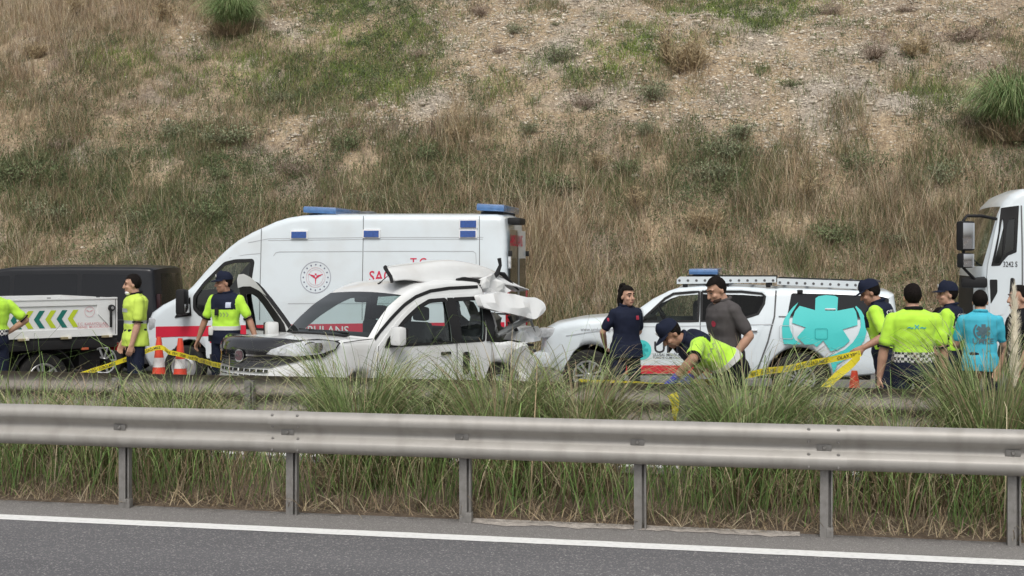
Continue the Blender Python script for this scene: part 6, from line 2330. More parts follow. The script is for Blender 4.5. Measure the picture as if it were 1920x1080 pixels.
def person(label, loc, face, H=1.76, lean=0, twist=0, arms=None, legs=None, head=(0, 0), shirt=None, yoke=None, trousers=None,
           hair='short', cap=None, skin=None, build=1.0, sleeve=0.6, belt=None, gloves=False, group=None, female=False, untucked=False, face_rot_extra=0,
           beard=False):
    """Figure facing local -y. lean = forward bend at the hips (deg). arms = {'L': (upper dir, fore dir), 'R': ...} in the chest frame.
    legs = {'L': (thigh dir, shank dir), ...}. shirt: material; yoke: (material, z0) for a darker shoulder part."""
    k = H / 1.76
    skin = skin or M_SKIN
    R_ = thing('person', label, 'person', (loc[0], loc[1], loc[2]), rad(face), group)
    # legs first, so the pelvis height follows from them
    legs = legs or {'L': ((.07, 0, -1), (.03, .03, -1)), 'R': ((-.07, 0, -1), (-.03, .03, -1))}
    TH, SHK = 0.44 * k, 0.43 * k
    J = {}
    low = 0
    for s, sx in (('L', 1), ('R', -1)):
        hip = Vector((sx * .095 * k, 0, 0))
        a, b = Vector(legs[s][0]).normalized(), Vector(legs[s][1]).normalized()
        kn = hip + a * TH
        an = kn + b * SHK
        J['hip' + s], J['knee' + s], J['ank' + s] = hip, kn, an
        low = min(low, an.z)
    dz = -low + 0.085 * k
    for q in J:
        J[q] = J[q] + Vector((0, 0, dz))
    pel = Vector((0, 0, dz))
    # upper body frame: bend about x at the hips (forward = -y), plus twist about z
    Mt = rotm('X', lean) @ rotm('Z', twist)
    P0 = pel

    def U(x, y, z):            # point in chest frame, z measured up from the hip joint
        # the spine bends progressively
        f = min(1.0, max(0.0, z / (.30 * k)))
        Mb = rotm('X', lean * (.55 + .45 * f)) @ rotm('Z', twist * f)
        return P0 + Mb @ Vector((x, y, z))

    def UM(z):
        f = min(1.0, max(0.0, z / (.30 * k)))
        Mb = rotm('X', lean * (.55 + .45 * f)) @ rotm('Z', twist * f)
        return Matrix.Translation(P0 + Mb @ Vector((0, 0, z))) @ Mb.to_4x4()
    w = build
    fem = .86 if female else 1.0
    arms = dict(arms or {})
    tor = [(-.06, .150, .112, .0), (.0, .168 * (1.04 if female else 1), .120, .0), (.10, .160 * (.96 if female else 1), .110, .0), (.20, .150 * (.90 if female else 1), .104, -.004), (.30, .166 * fem, .116, -.006), (.40, .180 * fem, .122, -.004), (.46, .178 * fem, .112, .004), (.505, .140 * fem, .088, .012), (.535, .085, .068, .016), (.555, .055, .056, .012)]

    def torso(inf, lo=-1, hi=9):
        return rings_loft([(z * k, (rx + inf) * w * k, (ry + inf) * (w ** 1.3) * k, oy * k) for (z, rx, ry, oy) in tor if lo <= z <= hi], UM)
    sh = .178 * fem * w * k
    UA, FA = 0.285 * k, 0.255 * k
    armd = {}
    for s, sx in (('L', 1), ('R', -1)):
        S0 = U(sx * sh, .006, .455 * k)
        spec = arms.get(s, ((sx * .12, .02, -1), (sx * .02, -.18, -1)))
        if spec[0] == 'ik':               # wrist target and elbow hint given in the world
            Ri = Matrix.Rotation(-rad(face), 3, 'Z')
            tg = Ri @ (Vector(spec[1]) - Vector(loc))
            hint = Ri @ Vector(spec[2])
            d = tg - S0
            dl = min(d.length, (UA + FA) * .995)
            d.normalize()
            ca = max(-1, min(1, (UA * UA + dl * dl - FA * FA) / (2 * UA * dl)))
            pp = (hint - d * hint.dot(d)).normalized()
            e = S0 + d * UA * ca + pp * UA * math.sqrt(1 - ca * ca)
            wr = S0 + d * dl
            armd[s] = (S0, e, wr, (wr - e).normalized())
            continue
        u, f = spec
        Mc = rotm('X', lean) @ rotm('Z', twist)
        e = S0 + Mc @ Vector(u).normalized() * UA
        fd = (Mc @ Vector(f)).normalized()
        wr = e + fd * FA
        armd[s] = (S0, e, wr, fd)
    # ---------------- head frame
    neck = U(0, .012, .50 * k)
    nk2 = U(0, -.012, .572 * k)
    Mh = rotm('X', lean * .55 - 0) @ rotm('Z', head[0]) @ rotm('X', head[1])
    hc = nk2 + Mh @ Vector((0, -.02, .085)) * k
    HM = Matrix.Translation(hc) @ Mh.to_4x4() @ Matrix.Scale(k, 4)
    # ---------------- body (skin), one continuous surface
    P = [torso(-.016)]
    P.append(rcone(neck, nk2 + Mh @ Vector((0, -.008, .02)), .060 * k * (w ** .5) * fem, .056 * k * fem))
    P.append(ellip((0, .012, .030), (.076, .094, .098), HM))            # skull
    P.append(ellip((0, -.030, -.045), (.060, .062, .078), HM))          # face and jaw
    P.append(ellip((0, -.064, -.095), (.026, .024, .022), HM))          # chin
    P.append(rcone(HM @ Vector((0, -.088, .018)), HM @ Vector((0, -.108, -.030)), .010 * k, .016 * k, 8))     # nose
    P.append(ellip((0, -.083, -.070), (.024, .012, .012), HM))          # lips
    for sx in (-1, 1):
        P.append(ellip((sx * .076, .014, -.012), (.010, .019, .030), HM))      # ears
        P.append(ellip((sx * .040, -.060, -.030), (.024, .026, .022), HM))     # cheeks
        P.append(rcone(HM @ Vector((sx * .014, -.084, .034)), HM @ Vector((sx * .055, -.066, .034)), .011 * k, .009 * k, 8))   # brow
    for s, sx in (('L', 1), ('R', -1)):
        S0, e, wr, fd = armd[s]
        aw = (w ** .8) * (.88 if female else 1)
        P.append(rcone(S0, e, .052 * k * aw, .041 * k * aw))
        P.append(rcone(e, e + (wr - e) * .35, .041 * k * aw, .042 * k * aw))
        P.append(rcone(e + (wr - e) * .3, wr, .042 * k * aw, .027 * k * aw))
        if not gloves or True:
            # hand: palm, four fingers of different length, thumb leaving the side of the palm
            side = fd.cross(Vector((1, 0, 0)) if abs(fd.x) < .8 else Vector((0, 0, 1))).normalized()      # across the knuckles
            nrm = side.cross(fd).normalized()
            inward = Vector((-sx, 0, 0))
            if nrm.dot(inward) < 0:
                nrm = -nrm
            hand = []
            for q in (-.028, -.010, .010, .028):
                hand.append(rcone(wr + fd * .012 * k + side * q * .6 * k, wr + fd * .088 * k + side * q * k, .018 * k, .0135 * k, 8))
            for q, L_ in ((-.031, .062), (-.0105, .074), (.0105, .070), (.031, .054)):
                b0 = wr + fd * .088 * k + side * q * k
                b1 = b0 + (fd * .85 + nrm * .35).normalized() * L_ * .5 * k
                b2 = b1 + (fd * .55 + nrm * .8).normalized() * L_ * .55 * k
                hand.append(rcone(b0, b1, .0098 * k, .009 * k, 8)); hand.append(rcone(b1, b2, .009 * k, .0075 * k, 8))
            t0 = wr + fd * .028 * k - side * .026 * k
            t1 = t0 + (fd * .6 - side * .6 + nrm * .4).normalized() * .042 * k
            t2 = t1 + (fd * .9 - side * .1 + nrm * .4).normalized() * .034 * k
            hand += [rcone(t0, t1, .013 * k, .0115 * k, 8), rcone(t1, t2, .011 * k, .009 * k, 8)]
            armd[s] = armd[s] + (hand,)
            P += hand
        P.append(rcone(J['hip' + s], J['knee' + s], .082 * k * w, .055 * k))
        P.append(rcone(J['knee' + s], J['ank' + s], .054 * k, .040 * k))
        P.append(rcone(J['ank' + s], J['ank' + s] + Vector((0, -.13 * k, -.045 * k)), .040 * k, .032 * k))
    bme = skin_union('body', P, .0085, 2, .5)
    link('body', bme, skin, R_)
    # ---------------- face details
    for sx in (-1, 1):
        V, Fc = ellip((sx * .033, -.0815, .008), (.013, .008, .0065), HM, 8, 6)
        eb = link('eye', mesh('eye', V, Fc, 80), mat('eye_dark', (.05, .035, .03), .2), R_)
        V, Fc = rcone(HM @ Vector((sx * .016, -.096, .040)), HM @ Vector((sx * .052, -.078, .040)), .0065, .005, 6)
        link('eyebrow', mesh('eyebrow', V, Fc, 80), M_HAIR, R_)
    V, Fc = rcone(HM @ Vector((-.020, -.089, -.070)), HM @ Vector((.020, -.089, -.070)), .006, .006, 6)
    link('mouth', mesh('mouth', V, Fc, 80), mat('lips', (.34, .13, .11), .5), R_)
    # ---------------- hair
    def hair_shell(zcut, inf, back=0.0, nm='hair'):
        V, Fc = [], []
        seg, rg = 22, 12
        for i in range(rg + 1):
            th = math.pi * .78 * i / rg
            for q in range(seg):
                ph = 2 * math.pi * q / seg
                d = Vector((math.sin(th) * math.cos(ph), math.sin(th) * math.sin(ph), math.cos(th)))
                nz = 1 + .045 * mnoise.noise(d * 7)
                v = Vector((d.x * (.080 + inf), .012 + d.y * (.098 + inf), .030 + d.z * (.102 + inf))) * nz
                # hairline: high over the face, low at the nape
                lim = zcut + (.082 - zcut) * sm((-d.y + .05) / .35) - (.03 if d.y > .3 else 0) + .008 * mnoise.noise(d * 11)
                v.z = max(v.z, lim)
                if v.z <= lim + 1e-6:
                    v.x *= .93; v.y = .012 + (v.y - .012) * .93
                V.append(HM @ v)
        for i in range(rg):
            for q in range(seg):
                a, b = i * seg + q, i * seg + (q + 1) % seg
                Fc.append((a, a + seg, b + seg, b))
        return link(nm, mesh(nm, V, Fc, 80), M_HAIR, R_)
    if hair == 'short':
        hair_shell(-.035, .003)
    elif hair == 'buzz':
        hair_shell(-.03, .001)
    elif hair == 'pony':
        hair_shell(-.05, .007)
        P2 = [ellip((0, .10, .125), (.045, .045, .042), HM), ellip((.0, .115, .05), (.055, .055, .10), HM), ellip((-.01, .115, -.06), (.060, .050, .12), HM), ellip((-.015, .105, -.17), (.045, .04, .09), HM)]
        link('hair_tail', skin_union('hair_tail', P2, .009, 2, .6, .008, 30), M_HAIR, R_)
    if beard:
        V, Fc = ellip((0, -.034, -.074), (.0575, .0575, .046), HM)
        link('beard', mesh('beard', V, Fc, 80), mat('stubble', (.075, .048, .037), .8, spec=.2), R_)
    # ---------------- cap
    if cap:
        P2 = [ellip((0, .008, .062), (.090, .104, .078), HM)]
        V, Fc = [], []
        seg, rg = 24, 8
        for i in range(rg + 1):
            th = math.pi * .5 * i / rg
            for q in range(seg):
                ph = 2 * math.pi * q / seg
                d = Vector((math.sin(th) * math.cos(ph), math.sin(th) * math.sin(ph), math.cos(th)))
                f = .018 if d.y < -.3 else 0
                V.append(HM @ Vector((d.x * .091, .008 + d.y * .108, .045 + d.z ** .8 * (.105 + f))))
        for i in range(rg):
            for q in range(seg):
                a, b = i * seg + q, i * seg + (q + 1) % seg
                Fc.append((a, a + seg, b + seg, b))
        cp = link('cap', mesh('cap', V, Fc, 60), cap, R_)
        V, Fc = [], []
        for i in range(5):
            t = i / 4
            for q in range(13):
                a = math.pi * (1.14 + .72 * q / 12)
                x0, y0 = .090 * math.cos(a), .008 + .106 * math.sin(a)
                ln = .075 * (math.sin((q / 12) * math.pi) ** .5) * t
                V.append(HM @ Vector((x0 * (1 + .04 * t), y0 - ln, .047 - .10 * ln / .075 * .18 - .012 * (x0 / .09) ** 2 * t)))
        for i in range(4):
            for q in range(12):
                a = i * 13 + q
                Fc.append((a, a + 1, a + 14, a + 13))
        n0 = len(V)
        V += [v - Vector((0, 0, .006)) for v in V]
        Fc += [tuple(n0 + i for i in f)[::-1] for f in Fc]
        link('cap_brim', mesh('cap_brim', V, Fc, 60), cap, cp)
        bdg = ellip((0, -.098, .095), (.016, .006, .020), HM, 8, 6)
        link('cap_badge', mesh('cap_badge', *bdg), M_WBELT, cp)
    # ---------------- trousers
    T = [rings_loft([((z) * k, (rx + .016) * w * k, (ry + .014) * w * k, oy) for (z, rx, ry, oy) in ((-.10, .135, .105, 0), (-.05, .155, .115, 0), (.0, .168, .120, 0), (.06, .166, .116, 0), (.115, .158, .110, 0))], UM)]
    for s in 'LR':
        h_, kn, an = J['hip' + s], J['knee' + s], J['ank' + s]
        T += [rcone(h_ + Vector((0, 0, -.0)), kn, .098 * k * w, .074 * k), rcone(kn, an + (kn - an) * .02, .074 * k, .064 * k)]
    tme = skin_union('trousers', T, .012, 3, .6, .010, 8)
    link('trousers', tme, trousers or M_NAVY, R_)
    # ---------------- shoes
    for s in 'LR':
        an = J['ank' + s]
        Q = [rcone(an + Vector((0, .02, -.035)) * k, an + Vector((0, -.15, -.050)) * k, .045 * k, .038 * k), ellip(tuple(an + Vector((0, -.05, -.065)) * k), (.046 * k, .13 * k, .022 * k))]
        link('shoe', skin_union('shoe', Q, .010, 2, .5), M_SHOE, R_)
    # ---------------- shirt
    bot = -.10 if untucked else .06
    S_ = [rings_loft([(z * k, (rx + .018) * w * k, (ry + .017) * (w ** 1.3) * k, oy * k) for (z, rx, ry, oy) in ([(bot, .158, .115, 0)] if not untucked else [(-.10, .182, .135, 0), (-.02, .180, .134, 0), (.05, .172, .126, 0)]) + [t for t in tor if (bot if not untucked else .06) < t[0] <= .51]] + [(.530 * k, .080 * k, .070 * k, .012 * k), (.548 * k, .068 * k, .066 * k, .010 * k)], UM)]
    for s, sx in (('L', 1), ('R', -1)):
        S0, e, wr, fd = armd[s][:4]
        end = S0 + (e - S0) * (sleeve / 0.6 * .72 if sleeve <= 1 else 1)
        if sleeve <= 1:
            S_.append(rcone(S0, end,   .061 * k * w, .060 * k * w))
        else:
            S_ += [rcone(S0, e, .066 * k * w, .056 * k * w), rcone(e, wr, .056 * k, .042 * k)]
    for sx in (-1, 1):
        S_.append(rcone(U(sx * .045 * k, .016, .525 * k), U(sx * sh * .80, .008, .462 * k), .040 * k, .056 * k * w))
    sme = skin_union('shirt', S_, .0105, 4, 1.0 if yoke else .6, .009, 7)
    mats = [shirt]
    so = link('shirt', sme, None, R_)
    inv = [None]
    sme.materials.append(shirt)
    if yoke:
        ym, yz, mode = yoke
        sme.materials.append(ym)
        Mi = (rotm('X', lean) @ rotm('Z', twist)).inverted()
        for p in sme.polygons:
            c = Mi @ (Vector(p.center) - P0)
            if mode == 'yoke':
                up = c.z / k > yz and abs(c.x) < sh * .93
            elif mode == 'hem':
                up = c.z / k < yz and abs(c.x) < .24
            elif mode == 'band':
                up = yz[0] < c.z / k < yz[1] and abs(c.x) < .22
            if up:
                p.material_index = 1
    # collar
    cn = U(0, .010, .548 * k)
    Mc = rotm('X', lean)
    ring = []
    for q in range(16):
        a = 2 * math.pi * q / 16
        ring.append(cn + Mc @ Vector((.068 * math.cos(a) * w, .066 * math.sin(a), .014 * math.sin(a) + .004)) * k)
    Vc, Fcc = tube_data(ring, .016 * k, 6, True)
    link('collar', mesh('collar', Vc, Fcc, 60), (yoke[0] if yoke and yoke[2] == 'yoke' else (M_BLACKC if shirt in (M_HIVIS, M_VESTY) else shirt)), so)
    # sleeve trim
    if shirt in (M_HIVIS, M_VESTY) and sleeve <= 1:
        for s in 'LR':
            S0, e = armd[s][0], armd[s][1]
            end = S0 + (e - S0) * (sleeve / 0.6 * .72) + (e - S0).normalized() * .045 * k
            V, Fc = tube_data([end, end + (e - S0).normalized() * .016], .0625 * k * w, 14)
            link('cuff', mesh('cuff', V, Fc, 50), M_BLACKC, so)
    # belt
    if belt:
        V, Fc = rings_loft([(z * k, (.163 + .022) * w * k, (.114 + .022) * w * k, 0) for z in (.075, .125)], UM, 24)
        link('belt', mesh('belt', V, Fc, 50), belt, R_)
    if gloves:
        for s in 'LR':
            g = skin_union('glove', [(lambda vf: ([v + 0 * v for v in vf[0]], vf[1]))(h) for h in armd[s][4]] + [rcone(armd[s][2] - armd[s][3] * .04, armd[s][2] + armd[s][3] * .03, .036 * k, .030 * k)], .007, 1, .6, 0)
            # push out a little over the skin
            for v in g.vertices:
                v.co += v.normal * .0035
            link('glove', g, M_GLOVE, R_)
    R_['_shirt'] = so.name
    return R_, so, U, armd, HM


def decal(so, pts_fn, v2, f2, m, name, parent, d0, direction, off=.005):
    """lay flat print on a garment: points are cast along `direction` onto the cloth"""
    me = so.data
    bvh = BVHTree.FromPolygons([v.co for v in me.vertices], [tuple(p.vertices) for p in me.polygons])
    V = []
    dirv = Vector(direction).normalized()
    for p in v2:
        q = pts_fn(*p)
        hit = bvh.ray_cast(q - dirv * .6, dirv)
        V.append(hit[0] - dirv * off if hit[0] else q)
    return link(name, mesh(name, V, f2), m, parent)


def grid_poly(w, h, n=6, m=3):
    V = [(-w / 2 + w * i / n, -h / 2 + h * j / m) for j in range(m + 1) for i in range(n + 1)]
    Fc = [(j * (n + 1) + i, j * (n + 1) + i + 1, (j + 1) * (n + 1) + i + 1, (j + 1) * (n + 1) + i) for j in range(m) for i in range(n)]
    return V, Fc


def on_back(pr, x, z, v2, f2, m, name, lean=0, front=False, k=1.0, off=.005):
    R_, so, U, armd, HM = pr
    s = 1 if front else -1          # front print is cast from -y towards +y
    M = rotm('X', lean)
    d = M @ Vector((0, s, 0))
    mir = 1 if front else -1        # keep letters readable from outside
    return decal(so, lambda a, b: U(x + mir * a, 0, (z + b) * k), v2, f2, m, name, so, 0, d, off)


def centred(v2):
    xs = [p[0] for p in v2]
    c = (min(xs) + max(xs)) / 2
    return [(p[0] - c, p[1]) for p in v2]


def spot(px, depth):
    x, y = at_depth(px, depth)
    return (x, y, far_z(y))


def pt_at(px, py, depth):
    d = ray(px, py)
    return (d[0] * depth, d[1] * depth, CAM_H + d[2] * depth)


def face_to(deg):              # 0 = towards the camera, -90 = towards the left of the picture
    return deg + 12


def checker_mat():
    m = bpy.data.materials.new('checker_cloth'); m.use_nodes = True
    n, l = m.node_tree.nodes, m.node_tree.links
    c = n.new('ShaderNodeTexChecker'); c.inputs['Scale'].default_value = 36
    c.inputs[1].default_value = (.02, .02, .03, 1); c.inputs[2].default_value = (.6, .6, .58, 1)
    t = n.new('ShaderNodeTexCoord'); l.new(t.outputs['Object'], c.inputs[0]); l.new(c.outputs[0], n['Principled BSDF'].inputs['Base Color'])
    n['Principled BSDF'].inputs['Roughness'].default_value = .8
    return m


M_CHECK = checker_mat()
GP = 'people attending the accident'

# 1 man at the left edge, hand on hip, head beyond the frame
pr = person('person in hi-vis polo, hand on hip, beside the dropside truck', spot(-14, 17.4), face_to(-150), 1.84, shirt=M_HIVIS, yoke=(M_CHECK, .145, 'hem'),
            arms={'L': ((.85, .30, -.75), (-.75, -.30, -.62)), 'R': ((-.80, .1, -.8), (.75, -.35, -.6))}, trousers=M_NAVY, hair='short', build=1.06, group=GP)
# 2 road worker in a reflective vest
pr = person('person in yellow reflective vest and dark trousers looking towards the truck', spot(254, 17.8), face_to(-62), 1.90, shirt=M_VESTY, yoke=(M_REFL, (.175, .215), 'band'),
            arms={'L': ((.10, -.10, -1), (.0, -.28, -1)), 'R': ((-.16, -.10, -1), (.02, -.35, -1))}, head=(-18, 3), trousers=M_NAVY, build=1.05, untucked=True, group=GP)
R2, so2, U2, a2, HM2 = pr
v, f_ = grid_poly(.12, .05, 5, 2)
on_back(pr, .07, .37, v, f_, M_REFL, 'reflective_patch', 0, True)
on_back(pr, -.07, .37, v, f_, M_REFL, 'reflective_patch', 0, True)
V, Fc = ellip((0, -.060, -.100), (.050, .036, .030), HM2)
link('face_mask', mesh('face_mask', V, Fc, 80), mat('mask_white', (.75, .75, .74), .8), R2)
# 3 officer with cap between ambulance and wreck
pr = person('person in navy and hi-vis uniform with cap walking past the ambulance door', spot(424, 18.2), face_to(-14), 1.93, shirt=M_HIVIS, yoke=(M_NAVY, .335, 'yoke'),
            arms={'R': ((-.42, .0, -1), (-.34, -.10, -1)), 'L': ((.48, .10, -1), (.42, -.10, -1))}, head=(-48, 2), cap=M_NAVY, belt=M_WBELT, trousers=M_NAVY, skin=M_SKIN2,
            legs={'L': ((.10, -.10, -1), (.06, .10, -1)), 'R': ((-.10, .08, -1), (-.04, .2, -1))}, group=GP)
R3 = pr[0]
chev = mat('grey_chevrons', (.30, .42, .16), .6)
for i in range(5):
    q = [(-.012, .03), (.010, .0), (-.012, -.03), (.002, -.03), (.024, .0), (.002, .03)]
    on_back(pr, -.10 + i * .045, .295, q, [(0, 1, 4, 5), (1, 2, 3, 4)], chev, 'chevron', 0, True)
v, f_ = grid_poly(.07, .075, 3, 3)
on_back(pr, .10, .425, v, f_, mat('badge_pale', (.5, .55, .68), .6), 'chest_badge', 0, True)
box('radio', tuple(pr[2](-.06, -.165, .335)), (.05, .04, .10), M_PLAST, R3, .01)
box('holster', tuple(pr[2](-.20, -.02, .02)), (.07, .11, .20), M_PLAST, R3, .02)
box('pouch', tuple(pr[2](-.17, -.10, .07)), (.07, .06, .12), M_WBELT, R3, .02)
# 4 woman in navy T-shirt, hands behind the back
pr = person('person with tied-back dark hair in navy T-shirt, hands behind back', spot(1174, 16.6), face_to(28), 1.77, shirt=M_NAVY, trousers=M_NAVY, hair='pony', female=True,
            arms={'R': ((-.45, .42, -1), (.55, .62, -.72)), 'L': ((.40, .42, -1), (-.55, .62, -.72))}, head=(4, 0), group=GP, untucked=True, build=1.08)
v, f_ = grid_poly(.05, .05, 3, 3)
on_back(pr, .07, .40, v, f_, mat('red_badge', (.40, .03, .06), .6, var=.5, scale=90), 'chest_badge', 0, True)
d = pr[3]['R']
link('sleeve_badge', mesh('sleeve_badge', *ellip(tuple(d[0] + (d[1] - d[0]) * .36 + Vector((-.048, -.022, 0))), (.014, .026, .030))), mat('red_badge', (0, 0, 0)), pr[0])
# 5 man in grey T-shirt
pr = person('bearded person in grey T-shirt looking down beside the bending officer', spot(1362, 13.9), face_to(-70), 1.91, shirt=M_GREYC, trousers=M_BLACKC, head=(0, 24), beard=True, lean=4,
            arms={'L': ((.30, .42, -1), (-.25, -.60, -.75)), 'R': ((-.14, .0, -1), (0, -.3, -1))}, group=GP, untucked=True, build=1.08)
R5 = pr[0]
v, f_ = ngon(0, 0, .032, 12), [tuple(range(12))]
on_back(pr, .07, .36, v, f_, mat('red_badge', (0, 0, 0)), 'chest_badge', 4, True)
d = pr[3]['L']
link('sleeve_badge', mesh('sleeve_badge', *ellip(tuple(d[0] + (d[1] - d[0]) * .34 + Vector((.055, -.010, -.0))), (.008, .030, .032))), mat('red_badge', (0, 0, 0)), R5)
# 6 officer bending over the rail, blue gloves
pr6 = person('person in hi-vis shirt and cap bending over the guardrail with blue gloves', spot(1372, 12.75), face_to(-80), 1.84, lean=60, shirt=M_HIVIS, yoke=(M_NAVY, .36, 'yoke'),
             arms={'L': ('ik', pt_at(1263, 713, 12.25), (.7, -.6, .6)), 'R': ('ik', pt_at(1290, 712, 12.6), (.6, .3, -.3))}, head=(0, 12), cap=M_NAVY, belt=M_WBELT, trousers=M_BLACKC, skin=M_SKIN2, gloves=True,
             legs={'L': ((.10, -.30, -1), (.04, .28, -1)), 'R': ((-.10, -.10, -1), (-.04, .16, -1))}, group=GP, build=1.13)
v, f_ = grid_poly(.075, .06, 3, 2)
d = pr6[3]['L']
link('sleeve_flag', mesh('sleeve_flag', *ellip(tuple(d[0] + (d[1] - d[0]) * .28 + Vector((.062, 0, .01))), (.012, .040, .034))), mat('red_flag', (.35, .04, .04), .6, var=.5, scale=60), pr6[0])
for i in range(4):
    q = [(-.012, .035), (.010, .0), (-.012, -.035), (.004, -.035), (.026, .0), (.004, .035)]
    R_, so, U, armd, HM = pr6
    M6 = rotm('X', 60)
    decal(so, lambda a, b: U(.0, .09 - i * .055 + b * .6, (.33 + a) ), [(p[0], p[1]) for p in q], [(0, 1, 4, 5), (1, 2, 3, 4)], chev, 'chevron', so, 0, M6 @ Vector((-1, 0, 0)))
d = pr6[3]['L']
V, Fc = tube_data([d[2] - d[3] * .045, d[2] - d[3] * .02], .036, 12)
link('wrist_watch', mesh('wrist_watch', V, Fc, 50), M_PLAST, pr6[0])
# 7 officer holding the tape
pr = person('person in navy and hi-vis uniform with cap reaching down to the tape', spot(1662, 14.6), face_to(-118), 1.88, lean=10, shirt=M_HIVIS, yoke=(M_NAVY, .30, 'yoke'),
            arms={'L': ('ik', pt_at(1619, 652, 14.3), (.5, -.3, -.6)), 'R': ((-.1, -.2, -1), (0, -.3, -1))}, head=(10, 18), cap=M_NAVY, trousers=M_NAVY, skin=M_SKIN2, group=GP, build=1.05)
PR7 = pr
for (s, z, sz) in (('OTOYOL', .425, .075), ('JANDARMA', .345, .070)):
    v, f_ = text_2d(s, sz)
    on_back(pr, 0, z, centred(v), f_, M_WLET, 'lettering', 10)
# 8 officer seen from behind, checkered hem
pr = person('person seen from behind in hi-vis shirt with checkered hem', spot(1712, 12.7), face_to(176), 1.83, shirt=M_HIVIS, yoke=(M_CHECK, .165, 'hem'),
            arms={'L': ((.26, .02, -1), (.12, -.16, -1)), 'R': ((-.26, .02, -1), (-.10, -.16, -1))}, trousers=M_NAVY, hair='buzz', skin=M_SKIN, group=GP, build=1.09, untucked=False)
v, f_ = text_2d('~×~', .10)
on_back(pr, 0, .375, centred(v), f_, mat('cyan_print', (.05, .42, .45), .6), 'back_emblem')
# 9 officer with cap, turned away to the left
pr = person('person in navy and hi-vis uniform with cap beside the cyan T-shirt', spot(1782, 14.9), face_to(-122), 1.83, shirt=M_HIVIS, yoke=(M_NAVY, .30, 'yoke'),
            arms={'L': ((.14, -.1, -1), (.0, -.6, -1)), 'R': ((-.2, -.2, -1), (0, -.6, -1))}, head=(26, 0), cap=M_NAVY, trousers=M_NAVY, group=GP, build=1.05)
for (s, z, sz) in (('OTOYOL', .425, .075), ('JANDARMA', .345, .070)):
    v, f_ = text_2d(s, sz)
    on_back(pr, 0, z, centred(v), f_, M_WLET, 'lettering')
# 10 person in cyan T-shirt from behind
pr = person('person seen from behind in cyan T-shirt with grey emblem', spot(1838, 14.6), face_to(166), 1.75, shirt=M_CYAN, arms={'L': ((.25, -.25, -1), (-.1, -.9, -.6)), 'R': ((-.25, -.25, -1), (.1, -.9, -.6))}, trousers=M_NAVY, head=(-6, 4), group=GP, untucked=True, build=1.02)
eg = mat('grey_emblem', (.10, .17, .20), .7)
for q in range(3):
    a = math.pi * q / 3 + .5
    arm = [(math.cos(a) * u - math.sin(a) * v_, math.sin(a) * u + math.cos(a) * v_) for (u, v_) in ((-.075, -.022), (0, -.022), (.075, -.022), (.075, .022), (0, .022), (-.075, .022))]
    on_back(pr, -.02, .34, arm, [(0, 1, 4, 5), (1, 2, 3, 4)], eg, 'emblem_arm', off=.005 + .001 * q)
V2, F2 = [], []
for q in range(21):
    a = math.pi * (.75 + .95 * q / 20)
    for r_ in (.088, .105):
        V2.append((r_ * math.cos(a), r_ * math.sin(a)))
F2 = [(2 * q, 2 * q + 1, 2 * q + 3, 2 * q + 2) for q in range(20)]
on_back(pr, -.02, .34, V2, F2, eg, 'emblem_ring')
v, f_ = text_2d('UMKE', .085)
on_back(pr, -.02, .20, centred(v), f_, eg, 'lettering')
# 11 person at the right edge
pr = person('person in black shirt facing left by the cream grass plume', spot(1916, 13.7), face_to(-86), 1.81, shirt=M_BLACKC, trousers=M_BLACKC, head=(0, 2), group=GP, arms={'L': ((.12, -.1, -1), (0, -.5, -1)), 'R': ((-.12, -.1, -1), (0, -.5, -1))})
d = pr[3]['L']
link('sleeve_badge', mesh('sleeve_badge', *ellip(tuple(d[0] + (d[1] - d[0]) * .38 + Vector((.060, 0, 0))), (.010, .030, .030))), mat('red_badge', (0, 0, 0)), pr[0])
# 12 person bent down behind the cyan shirt, only a dark back and arm show
pr = person('person in black jacket stooping between the capped officer and the cyan T-shirt', spot(1822, 15.6), face_to(-70), 1.74, lean=38, shirt=M_BLACKC, trousers=mat('dark_red_cloth', (.11, .018, .018), .85, var=.4, scale=12), sleeve=2,
            arms={'L': ((.2, -.9, -.5), (.0, -.6, -.9)), 'R': ((-.2, -.9, -.5), (0, -.6, -.9))}, head=(0, 20), hair='short', group=GP, legs={'L': ((.1, -.35, -1), (.04, .35, -1)), 'R': ((-.1, -.3, -1), (-.04, .3, -1))})
for o in bpy.data.objects:
    if '_shirt' in o:
        del o['_shirt']
# ================================================================== CONES AND TAPE
M_ORANGE = mat('cone_red', (.72, .065, .03), .5, dirt=(.35, .12, .08), dirt_amt=.5, scale=12)
M_CWHITE = mat('cone_white', (.72, .71, .70), .5, dirt=(.4, .38, .36), dirt_amt=.5, scale=12)


def cone(label, px, depth, h):
    x, y = at_depth(px, depth)
    r = thing('traffic_cone', label, 'cone', (x, y, far_z(y)), random.random(), 'traffic cones on the far carriageway')
    bm = bmesh.new(); box_bm(bm, (0, 0, .02), (.38, .38, .04), .012)
    link('base', from_bm('base', bm, 40), M_ORANGE, r)
    R0, R1 = .145, .032
    f = lambda t: R0 + (R1 - R0) * t
    z0 = .035
    edges = [0, .17, .33, .49, .65, .82, 1.0]
    for k in range(6):
        a, b = edges[k], edges[k + 1]
        e = .0 if k % 2 == 0 else .002
        pr_ = [(f(a) + e, z0 + a * (h - z0)), (f(b) + e, z0 + b * (h - z0))]
        if k == 5:
            pr_ += [(f(1) * .7, h), (0.001, h)]
        # the alternating sleeves: red body and white reflective collars
        lathe('red_sleeve' if k % 2 == 0 else 'white_collar', pr_, (M_CWHITE if k % 2 else M_ORANGE) if k < 5 else M_ORANGE, r, 24, 'z')
    return r


cone('red and white traffic cone with tape tied round it, beside the vested worker', 298, 20.2, .93)
cone('red and white traffic cone standing between the taped cone and the capped officer', 338, 20.0, .92)
cone('red and white traffic cone by the pickup rear wheel', 1602, 15.5, .78)

